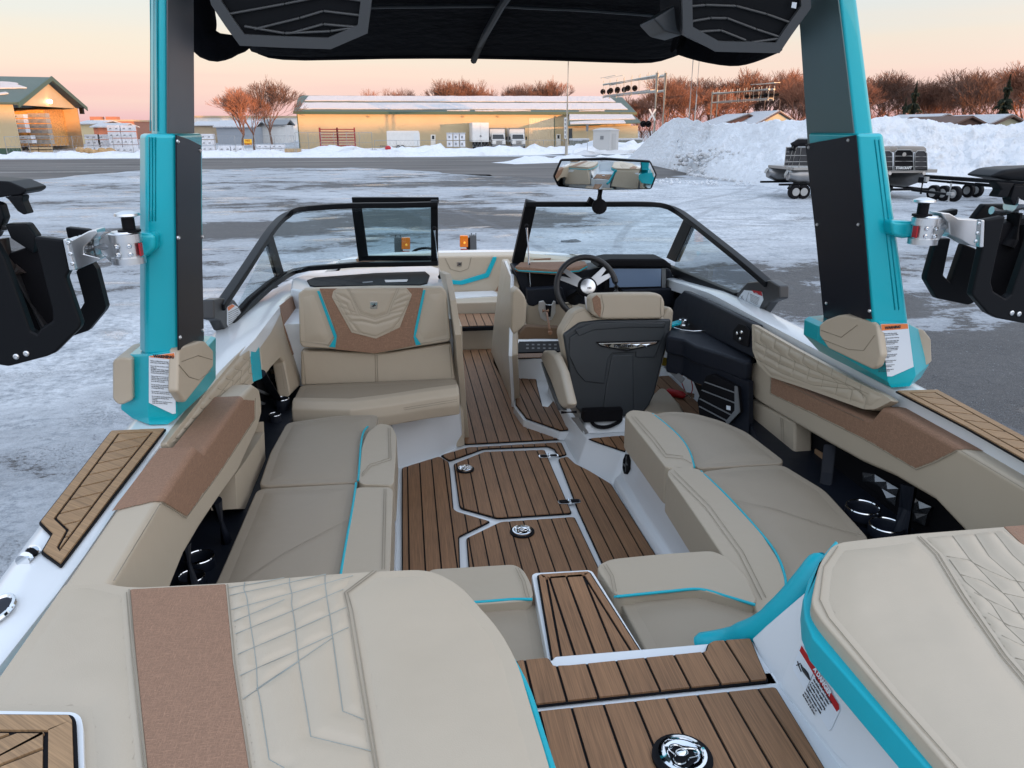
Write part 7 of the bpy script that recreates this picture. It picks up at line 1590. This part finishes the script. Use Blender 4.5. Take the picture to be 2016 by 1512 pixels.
for side in ('port', 'starboard'):
    L_ = side == 'port'
    if L_:
        t = sleeve('tower_leg', ((261,346),(262,352)), 2.20, 2.49, M_teal, boat, 263, 700)
        sleeve('upper_tube', ((279,330),(285,331)), 2.235, 2.455, M_teal, t, -60, 275, bevel=.01)
        IN = P3(PY(2.20).at(346,270), PY(2.20).at(352,690), PY(2.20).at(346,270)+Vector((0,1,0)))
        slab('cover_panel', IN, [(348,266),(372,274),(396,286),(396,400),(402,676),(400,672),(352,690),(349,420)], .004, M_darkp, t, lift=.006, bevel=.001)
        INu = P3(PY(2.235).at(331,0), PY(2.235).at(331,265), PY(2.235).at(331,0)+Vector((0,1,0)))
        slab('inner_face', INu, [(331,-60),(381,-60),(382,120),(383,280),(352,268),(331,266)], .004, mat('satin_grey_tube',(.10,.105,.115),.4,metal=.3), t, lift=.003, bevel=.001)
        for px, py in ((350,278),(394,296),(351,468),(398,466),(354,664),(399,650)): screw(IN, px, py, .006, t, lift=.007)
        AF = PY(2.20)
        for px in (294, 300, 306): line('groove', off(AF,.0005), [(px,270),(px,435)], .0022, M_teal, t)
        for px in (296, 303, 310): line('groove', off(PY(2.235),.0005), [(px,-50),(px,258)], .002, M_teal, t)
        AFP = P3(PY(2.19).at(293,700), PY(2.19).at(347,690), PY(2.15).at(320,835))
        ring = lambda pts: [Vector(p) for p in pts]
        A0, B0 = PY(2.20).at(240,700), PY(2.20).at(350,700)
        xo, xd, xi = PY(2.2).at(237,740).x, PY(2.19).at(291,740).x, PY(2.19).at(349,740).x
        xe = PY(2.40).at(412,690).x; zt, zm = PY(2.2).at(300,697).z, PY(2.2).at(240,812).z
        zt, zm, zb = zt, 2.255, 2.184
        g_ = lambda y, x, p: PY(y).at(x, p)
        def rg(o, d, i_, e, dz=0): O, D_, I_, E_ = g_(2.25,*o), g_(2.19,*d), g_(2.185,*i_), g_(2.40,*e); return [O, D_, I_, E_, E_+Vector((0,.12,0)), Vector((O.x,2.52,O.z))]
        R_ = [rg((264,838),(295,843),(330,840),(392,778)), rg((238,806),(291,807),(349,823),(408,768)), rg((240,702),(291,701),(347,693),(408,684)), rg((246,698),(292,697),(346,690),(400,681))]
        R_[0] = [Vector((p.x,p.y,max(p.z,2.183))) for p in R_[0]]
        b = nb(); loft(b, [ring(r_) for r_ in R_]); tb = add('tower_base', b, M_teal, t, bevel=.010, seg=3)
        DP = P3(R_[1][1], R_[1][2], R_[2][2])
        dq = [(293,701),(344,694),(346,814),(340,815),(293,793)]; hq = [(293,701),(344,694),(344.5,706),(293,704)]
        dec = slab('warning_label', DP, dq, .001, M_paper, t, lift=.0065, bevel=0); slab('label_header', DP, [(294,701.5),(343,695),(344,708),(293.5,703)], .0005, M_orange, dec, lift=.0072, bevel=0)
        w0, w1, wu_ = (302,703.5), (336,705.5), (302,697); tx = (296,711); tx1 = (342,714.5)
        pad = PV((R_[2][2].x,2.185),(R_[2][3].x,2.40)); slab('base_pad', pad, [(352,690),(356,683),(396,671),(405,672),(421,690),(421,722),(398,752),(366,793),(350,770)], .03, M_vinyl, t, lift=.008, bevel=.008, seg=4)
        slab('base_pad', PY(2.215), [(221,712),(228,706),(243,704),(260,706),(261,788),(240,798),(230,796),(221,786)], .16, M_vinyl, t, lift=.012, bevel=.010, seg=4)
        lines('seam', pad, [[(352,718),(372,742),(392,748),(415,730)],[(358,712),(390,700),(418,708)]], .001, M_thread, t, lift=.009)
        # bracket boss to the rack hinge
        b = nb(); P_ = [PY(2.21).at(*p) for p in ((262,452),(316,455),(318,485),(300,500),(262,512))]; prism(b, P_, (0,-.05,0)); add('hinge_boss', b, M_teal, t, bevel=.012, seg=3)
    else:
        t = sleeve('tower_leg', ((1745,1687),(1794,1719)), 2.20, 2.49, M_teal, boat, 262, 640, ch=.012)
        sleeve('upper_tube', ((1686,1646),(1727,1684)), 2.235, 2.455, M_teal, t, -60, 272, bevel=.01, ch=.012)
        IN = P3(PY(2.20).at(1687,265), PY(2.20).at(1718,625), PY(2.20).at(1687,265)+Vector((0,1,0)))
        slab('cover_panel', IN, [(1585,284),(1630,276),(1684,266),(1700,440),(1714,622),(1716,628),(1636,628),(1622,634),(1604,450)], .004, M_darkp, t, lift=.006, bevel=.001)
        INu = P3(PY(2.235).at(1650,0), PY(2.235).at(1684,265), PY(2.235).at(1650,0)+Vector((0,1,0)))
        slab('inner_face', INu, [(1562,-60),(1642,-60),(1664,120),(1681,266),(1590,284),(1575,60)], .004, mat('satin_teal_grey',(.10,.17,.18),.35,metal=.4), t, lift=.003, bevel=.001)
        for px, py in ((1592,290),(1670,276),(1609,442),(1690,442),(1627,597),(1712,612)): screw(IN, px, py, .0055, t, lift=.007)
        for a_, c_ in (((1722,275),(1762,610)),((1730,275),(1770,610))): line('groove', off(PY(2.20),.0005), [a_, c_], .0022, M_teal, t)
        xo, xd, xi = PY(2.2).at(1812,700).x, PY(2.19).at(1785,690).x, PY(2.19).at(1734,690).x
        xe = PY(2.44).at(1612,640).x; zt, zm, zb = PY(2.2).at(1760,637).z, 2.262, 2.184; ring = lambda pts: [Vector(p) for p in pts]
        def rg(o, d, i_, e): O, D_, I_, E_ = g_(2.25,*o), g_(2.19,*d), g_(2.185,*i_), g_(2.44,*e); return [O, D_, I_, E_, E_+Vector((0,.10,0)), Vector((O.x,2.52,O.z))]
        R_ = [rg((1812,745),(1791,761),(1755,764),(1640,706)), rg((1829,718),(1803,740),(1748,752),(1609,672)), rg((1812,650),(1788,637),(1731,636),(1611,642)), rg((1806,646),(1785,634),(1734,633),(1620,636))]
        R_[0] = [Vector((p.x,p.y,max(p.z,2.183))) for p in R_[0]]
        b = nb(); loft(b, [ring(r_) for r_ in R_]); tb = add('tower_base', b, M_teal, t, bevel=.010, seg=3)
        DP = P3(R_[1][1], R_[1][2], R_[2][2])
        dec = slab('warning_label', DP, [(1734,638),(1788,637),(1799,722),(1756,741),(1747,741)], .001, M_paper, t, lift=.0065, bevel=0); slab('label_header', DP, [(1735,638.5),(1787,637.5),(1788,647),(1736,651)], .0005, M_orange, dec, lift=.0072, bevel=0)
        w0, w1, wu_ = (1742,648), (1778,645), (1741,640); tx = (1739,658); tx1 = (1787,655)
        pad = PV((R_[2][2].x,2.185),(R_[2][3].x,2.44)); slab('base_pad', pad, [(1612,640),(1624,630),(1648,621),(1662,619),(1720,634),(1727,640),(1735,700),(1726,722),(1717,728),(1630,686),(1612,660)], .03, M_vinyl, t, lift=.008, bevel=.008, seg=4)
        lines('seam', pad, [[(1618,668),(1670,688),(1700,690),(1722,660)],[(1616,650),(1656,664),(1688,640)]], .001, M_thread, t, lift=.009)
        slab('base_pad', PY(2.25), [(1806,648),(1820,650),(1834,668),(1836,712),(1826,720),(1806,722),(1800,655)], .16, M_vinyl, t, lift=.012, bevel=.010, seg=4)
        b = nb(); P_ = [PY(2.21).at(*p) for p in ((1735,430),(1785,432),(1785,463),(1760,466),(1738,460))]; prism(b, P_, (0,-.05,0)); add('hinge_boss', b, M_teal, t, bevel=.012, seg=3)
    plane_text('lettering', '\u25B2WARNING' if 0 else 'WARNING', DP, w0, w1, wu_, .0115, M_ink, dec, .0085, bold=.0006)
    plane_text('lettering', 'Failure to follow these warnings\ncould cause serious injury or death\n\nSecure all tower hardware before and\nduring use.\nDO NOT TOW MORE THAN 3 PER-\nSONS OR 600 POUNDS (227KG) at\none time from this tow tower.\n\nOnly use this tow tower for waterskiing,\nwakeboarding, or recreational towables.\nOnly tow when the tower is in the full\nup or full down position.\n\nDo not use this tow tower for parasail-\ning, kite flying, pyramids, group pulls,\nor towing other boats.\n\nDo not climb on, sit on, stand on, jump\noff of or dive off the tow tower.\n\nDo not add any attachments that are\nnot installed by Nautique Boat\nCompany.\nNever allow tower load/tow ends to\ntangle. See Owner\'s Manual.', DP, tx, tx1, (tx[0], tx[1]-10), .0044, M_ink, dec, .0078, sx=.86)
# overhead arch above the frame, speakers, canopy
pt_, st_ = PY(2.34).at(305,-60), PY(2.34).at(1665,-60); zt_ = pt_.z
b = nb(); tube(b, [pt_-Vector((0,0,.03)), pt_+Vector((.06,0,.14)), Vector((pt_.x+.2,2.34,zt_+.2)), Vector((st_.x-.2,2.34,zt_+.2)), st_+Vector((-.06,0,.14)), st_-Vector((0,0,.03))], .085, 12); add('tower_arch', b, M_teal, boat, smooth=True)
def tower_speaker(outl, slats, badge, y, lab, side=None):
    pl = Pl((0,y,3.2),(0,1,.25)); P_ = on(pl, outl); o = slab('tower_speaker', pl, outl, .22, M_blackp, bevel=.02, seg=3, label=lab)
    I = inset2(P_, .028) if (inset2(P_,.028)[0]-P_[0]).length else P_
    b = nb(); n = len(P_); J = inset2(P_, -.004)
    for i in range(n):
        q = [P_[i], P_[(i+1)%n], I[(i+1)%n], I[i]]; prism(b, [v+pl.n*.004 for v in q], pl.n*.012)
    add('grille_frame', b, mat('frame_grey',(.06,.065,.07),.4) if 'frame_grey' not in bpy.data.materials else bpy.data.materials['frame_grey'], o)
    for s in slats:
        for a, c in zip(s, s[1:]): bar(pl, a, c, 5, .012, 'grille_slat', o, .012, bpy.data.materials['frame_grey'])
    if badge: slab('speaker_badge', pl, badge, .002, M_paper, o, lift=.02, bevel=0)
    return o
tower_speaker([(398,-70),(418,8),(446,50),(474,88),(560,92),(652,95),(724,64),(732,0),(728,-70),(600,-110),(450,-105)], [[(450,28),(560,8),(640,-8),(728,4)],[(500,58),(590,36),(636,22),(720,32)],[(572,66),(636,48),(716,55)],[(480,52),(560,66),(650,62),(716,52)]], None, 2.30, 'hexagonal black tower speaker by the port leg')
tower_speaker([(1347,-70),(1340,0),(1342,66),(1405,100),(1530,103),(1552,70),(1592,14),(1588,-70),(1500,-110),(1390,-105)], [[(1348,14),(1390,10),(1450,12),(1510,28),(1572,50)],[(1352,44),(1400,36),(1432,36),(1490,58),(1545,76)],[(1360,64),(1420,60),(1470,80)],[(1352,62),(1410,84),(1480,84),(1550,74)]], [(1560,4),(1569,5),(1567,17),(1558,15)], 2.30, 'hexagonal black tower speaker by the starboard leg, small white badge at its corner')
b = nb(); P_ = [PY(2.33).at(*p) for p in ((1345,0),(1286,36),(1310,62),(1345,70))]; prism(b, P_, (0,.15,0)); add('speaker_side', b, M_shell, boat, bevel=.008)
M_canvas = mat('black_canvas', (.0035,.004,.006), .95, bump=.4, bs=14, bdet=4, spec=.1)
bx = thing('bimini_top', (XC, 3.2, 3.45), 'black canvas bimini top stretched overhead between the tower legs', 'bimini top') if False else None
b = nb(); NX, NYY = 40, 26; rows = []
fe_ = [(500,96),(530,110),(600,115),(760,112),(940,112),(1100,116),(1250,121),(1300,117),(1340,103),(1370,98)]
for j in range(NYY):
    t = j/(NYY-1); row = []
    for i in range(NX):
        px = 500+(1370-500)*i/(NX-1); p = PY(4.15).at(px, interp(fe_, px)-1); x = p.x; e = abs(i/(NX-1)*2-1)
        y = 4.15-t*2.1; z = p.z + .035*(1-math.exp(-t*8)) + .20*t**.75 - .05*e**4*(t>0) - .012*sin(pi*min(1,t*2.2)*2)*(1-e)
        if j == 0: z -= .0
        row.append((x*(1+.0*t), y, z+.006*fbm(x*5,y*5)))
    rows.append(row)
loft(b, rows, cap=False, closed=False); can = add('canopy', b, M_canvas, boat, smooth=True, ang=70)
so = can.modifiers.new('s', 'SOLIDIFY'); so.thickness = .012; so.offset = 1
b = nb(); tube(b, smooth_path([PY(4.16).at(p[0], p[1]-6) for p in fe_], 2), .024, 8); add('front_hem', b, M_canvas, can, smooth=True)
b = nb(); c0 = PY(4.13).at(932,88); cl_ = [Vector((c0.x+.02*k, 4.13-k*.42, rows[min(int(k*5),25)][20][2]-.022)) for k in range(5)]; tube(b, cl_, .016, 8); add('canopy_pole', b, M_blackp, can, smooth=True)
b = nb(); r_ = rows[9]; tube(b, [Vector(p)-Vector((0,0,.012)) for p in r_], .007, 6); add('canopy_seam', b, M_shell, can, smooth=True)
b = nb(); pts = [PY(2.75).at(*p) for p in ((384,-20),(386,40),(400,78),(428,92),(462,88),(500,76))]; tube(b, smooth_path(pts,3), [.05,.055,.06,.062,.06,.056,.05,.05,.048,.045,.04,.036,.03,.028,.02,.012][:len(smooth_path(pts,3))], 12); sk = add('canvas_sock', b, M_canvas, can, smooth=True)
b = nb(); pts = [PY(2.75).at(*p) for p in ((1330,80),(1380,96),(1440,106),(1480,100),(1530,80))]; tube(b, smooth_path(pts,3), .04, 12); add('canvas_sock', b, M_canvas, can, smooth=True)

# ================================================================ BOARD RACKS
def rack(front, back, cap, capstem, plate, plate2, tubep, hingec, hr_, knob, bolts, rods, lab, side):
    yf = 2.02; PFk = PY(yf)
    o = slab('board_rack', PFk, front, .03, M_blackp, bevel=.006, seg=3, label=lab)
    for pts in back: slab('rack_loop', PY(2.28), pts, .03, M_blackp, o, bevel=.006)
    slab('rack_cap', PY(2.10), cap, .12, M_blackp, o, bevel=.012, seg=3)
    for p in capstem: slab('cap_stem', PY(2.10), p, .04, M_blackp, o, bevel=.006)
    slab('rack_bracket', PFk, plate, .02, M_alu, o, bevel=.003, lift=.012)
    slab('rack_bracket', PY(2.12), plate2, .06, M_alu, o, bevel=.003)
    (a, c, rr) = tubep; b = nb(); A, Cc = PY(2.16).at(*a), PY(2.16).at(*c); cyl(b, A, Cc, rr, n=24); add('rack_tube', b, M_alu, o, smooth=True, ang=40)
    b = nb(); cyl(b, A.lerp(Cc,.45), A.lerp(Cc,.5), rr*1.04, n=24); add('tube_collar', b, M_alu, o, smooth=True, ang=40)
    hy = 2.14; T_ = PY(hy).at(hingec[0], hingec[1]); Bm = PY(hy).at(hingec[0], hingec[2]); H = (T_.z-Bm.z); 
    b = nb(); lathe(b, Bm, (0,0,1), [(0,hr_*1.05),(H*.2,hr_*1.05),(H*.2,hr_*.85),(H*.68,hr_*.85),(H*.68,hr_),(H*.93,hr_),(H*.95,hr_*.85),(H*1.0,hr_*.8),(H*1.0,.001)], 28); hg = add('hinge_drum', b, M_alu, o, smooth=True, ang=40)
    b = nb(); lathe(b, T_, (0,0,1), [(-.002,hr_*.7),(.004,hr_*.7),(.005,hr_*.4),(.035,hr_*.4)], 20); add('hinge_collar', b, M_black, hg, smooth=True, ang=40)
    b = nb(); lathe(b, T_+Vector((0,0,.034)), (0,0,1), [(0,hr_*.35),(.006,hr_*.8),(.012,hr_*.75),(.018,hr_*.3),(.018,.001)], 22); add('hinge_knob', b, M_alu, hg, smooth=True, ang=40)
    s = -1 if side == 'port' else 1
    b = nb(); P_ = [Bm+Vector((s*hr_*1.7,-.0,H*.35)), Bm+Vector((s*hr_*1.0,-.012,0)), Bm+Vector((s*hr_*.3,-.02,0)), Bm+Vector((s*hr_*.3,-.02,H)), Bm+Vector((s*hr_*1.0,-.012,H*.95)), Bm+Vector((s*hr_*1.7,0,H*.75))]
    prism(b, P_, (0,.05,0)); add('hinge_yoke', b, M_alu, hg, bevel=.004)
    for i in range(2):
        for x in (-.3,.45):
            b = nb(); p = Bm+Vector((-s*x*hr_,-hr_*.86,H*(.32+.26*i))); lathe(b, p, (-s*x*.3,-1,0), [(0,.0065),(.004,.006),(.0045,.003),(.002,.003)], 10); add('bolt', b, M_chrome, hg, smooth=True, ang=40)
    sx = -s*hr_*.95; b = nb(); obox(b, Bm+Vector((sx,-.012,H*.45)), (.002,0,0), (0,.010,0), (0,0,H*.2)); add('lock_label', b, M_red, hg)
    for px, py in bolts: screw(PFk, px, py, .0075, o, lift=.001)
    for q in plate[2]: pass
    for p in rods: b = nb(); tube(b, [PY(2.12).at(*q) for q in p[0]], p[1], 12); add('rack_rod', b, p[2], o, smooth=True)
    return o
M_rod = mat('dark_rod', (.05,.05,.055), .3, metal=.6); M_bronze = mat('brown_rubber', (.045,.035,.032), .5)
rack([(66,466),(123,472),(137,533),(129,547),(133,560),(159,636),(157,646),(108,695),(92,702),(16,722),(-60,710),(-120,600),(-120,470),(-20,460),(8,508),(60,652),(72,658),(78,648),(103,632),(102,610)],
     [[(127,447),(174,452),(180,462),(150,470),(132,470)], [(186,508),(178,512),(190,530),(209,604),(206,612),(174,651),(162,655),(142,662),(140,640),(166,596),(164,586),(150,535),(160,520)]],
     [(-60,352),(0,356),(17,357),(51,372),(50,378),(40,384),(20,386),(0,389),(-60,390)], [[(8,388),(42,384),(45,389),(43,396),(54,421),(46,423),(34,416),(16,393)], [(-40,390),(0,402),(8,430),(-10,470),(-40,470)], [(8,441),(52,440),(70,465),(66,500),(20,470)]],
     [(123,471),(131,471),(148,532),(136,533)], [(131,470),(142,472),(174,455),(190,452),(192,460),(166,486),(165,500),(198,508),(196,512),(158,528),(148,533)],
     ((160,485),(228,484),.0295), (255,455,518), .040, None, [(32,702),(52,696),(-10,640)],
     [([(2,446),(60,450)],.012,M_alu), ([(4,470),(30,540),(42,528)],.016,M_bronze), ([(30,540),(92,650)],.012,M_rod)], 'black wakeboard rack swung out from the port tower leg', 'port')
slab('rack_cradle', PY(2.12), [(-70,480),(14,500),(70,480),(106,560),(112,628),(64,662),(-70,690)], .05, M_black, boat, bevel=.006)
for px, py in ((135,478),(139,500),(143,519)): screw(PY(2.0), px, py, .005, boat)
rack([(1939,433),(1981,425),(1966,490),(1952,556),(1957,574),(1981,588),(1992,580),(2030,470),(2100,470),(2130,640),(2016,637),(1964,627),(1945,617),(1915,582),(1916,574),(1934,492)],
     [[(1852,418),(1888,411),(1886,424),(1866,430)], [(1845,470),(1873,469),(1858,542),(1872,556),(1898,480),(1924,490),(1914,575),(1920,596),(1908,601),(1845,588),(1824,552),(1824,545)], [(1916,433),(1940,402),(1990,402),(2000,420),(1960,430)]],
     [(1951,348),(1979,334),(2016,330),(2080,328),(2080,356),(2016,357),(1990,356)], [[(1960,357),(2000,360),(1992,372),(1984,390),(1962,388),(1972,374)], [(1998,364),(2040,364),(2040,410),(1994,404),(1990,392)]],
     [(1929,487),(1932,433),(1939,433),(1937,487)], [(1852,419),(1870,420),(1888,431),(1931,433),(1929,487),(1912,484),(1896,474),(1870,462),(1868,440)],
     ((1838,445),(1892,447),.0285), (1815,424,480), .040, None, [(1992,616),(2006,618)],
     [([(1952,414),(2000,418)],.012,M_alu), ([(1990,400),(2040,408)],.03,M_alu), ([(1998,420),(1990,470),(1982,485)],.022,M_black), ([(2016,440),(2010,560)],.018,M_rod)], 'black wakeboard rack swung out from the starboard tower leg', 'starboard')
slab('rack_cradle', PY(2.12), [(1976,440),(2060,420),(2070,600),(1990,600),(1950,570),(1944,552)], .05, M_black, boat, bevel=.006)
for px, py in ((1927,440),(1924,459),(1921,475)): screw(PY(2.0), px, py, .005, boat)

# ================================================================ TOW TRACTOR AHEAD OF THE BOW
Dt = 7.9; T1 = PY(Dt)
tt = thing('tow_vehicle', (T1.at(860,500).x, Dt, 0), 'low open tow vehicle ahead of the bow, only its lights and steering wheel showing', 'tow vehicle')
M_amber = mat('amber_lens', (.85,.20,.01), .15, coat=.5); M_rlens = mat('red_lens', (.30,.01,.01), .15, coat=.5); M_frame = mat('grey_frame', (.09,.095,.10), .5)
xa, xb_ = T1.at(772,500).x, T1.at(942,500).x
b = nb(); box(b, (xa-.05,Dt+.15,.55), (xb_+.05,Dt+2.2,1.25)); add('body', b, M_frame, tt, bevel=.06)
for s in (-1,1):
    for yy in (Dt+.4, Dt+1.9): wheel(tt, ((xa+xb_)/2+s*((xb_-xa)/2+.02), yy, .38), .38, .26)
for s, (l0, l1, p0, p1, ty, ty2) in ((-1,(791,807,776,791,468,465)), (1,(906,921,925,938,464,460))):
    b = nb(); prism(b, on(PY(Dt+.02), [(p0,ty),(p1,ty),(p1+2,560),(p0+2,560)]), (0,.10,0)); add('light_post', b, M_frame, tt, bevel=.005)
    b = nb(); prism(b, on(PY(Dt+.03), [(min(l1,p1)-2,470),(max(l0,p0)+2,468),(max(l0,p0)+2,520),(min(l1,p1)-2,520)]), (0,.05,0)); add('post_bracket', b, M_black, tt)
    b = nb(); prism(b, on(T1, [(l0-.5,ty),(l1+.5,ty),(l1+.5,ty+23),(l0-.5,ty+23)]), (0,.05,0)); add('amber_light', b, M_amber, tt, bevel=.006, seg=3)
    b = nb(); prism(b, on(PY(Dt-.02), [(l0+1,ty+26),(l1,ty+26),(l1,ty+50),(l0+1,ty+50)]), (0,.05,0)); add('red_light', b, M_rlens, tt, bevel=.006, seg=3)
    b = nb(); q = T1.at((l0+l1)/2+1, ty+14); ball(b, q-Vector((0,.002,0)), .012, (1,.4,1.1)); add('bulb', b, mat('bulb_amber',(1,.45,.05),.3,emit=.35) if 'bulb_amber' not in bpy.data.materials else bpy.data.materials['bulb_amber'], tt)
    b = nb()
    for k in range(3): cyl(b, PY(Dt+.05).at(p0+3+k*4.5, ty+2), PY(Dt+.05).at(p0+3+k*4.5, ty-5+(k%2)*3), .006, n=6)
    add('post_clip', b, M_black, tt)
b = nb(); c_ = PY(Dt+.5).at(838,503); tube(b, [c_+Vector((cos(a)*.16,sin(a)*.14,sin(a)*.06)) for a in [2*pi*i/24 for i in range(24)]], .014, 8, closed=True); tube(b, [c_+Vector((-.15,0,0)), c_, c_+Vector((.15,0,0))], .012, 6); tube(b, [c_, c_+Vector((0,.2,-.35))], .02, 8); add('steering_wheel', b, M_black, tt, smooth=True)
b = nb(); ball(b, PY(Dt+.3).at(814,501), .03); add('wheel_knob', b, M_black, tt, smooth=True)
b = nb(); c_ = PY(Dt+.1).at(866,503); ball(b, c_, .05, (1.1,1,.9)); add('red_cap', b, M_rlens, tt, smooth=True)
# road trailer under the boat
bt = thing('boat_trailer', (XC, 3.2, 0), 'road trailer under the tow boat, hidden beneath its hull', 'trailer')
b = nb()
for x in (-.45, 1.32): box(b, (x-.05,.9,.50), (x+.05,6.6,.62))
for y in (1.0,3.0,5.0,6.5): box(b, (-.45,y,.50), (1.32,y+.1,.60))
add('frame', b, M_teal, bt)
for s in (-.72,1.59):
    for y in (2.0,2.9): wheel(bt, (s,y,.36), .36, .24)
    b = nb(); box(b, (s-.16,1.5,.80), (s+.16,3.4,.85)); add('fender', b, M_black, bt, bevel=.02)
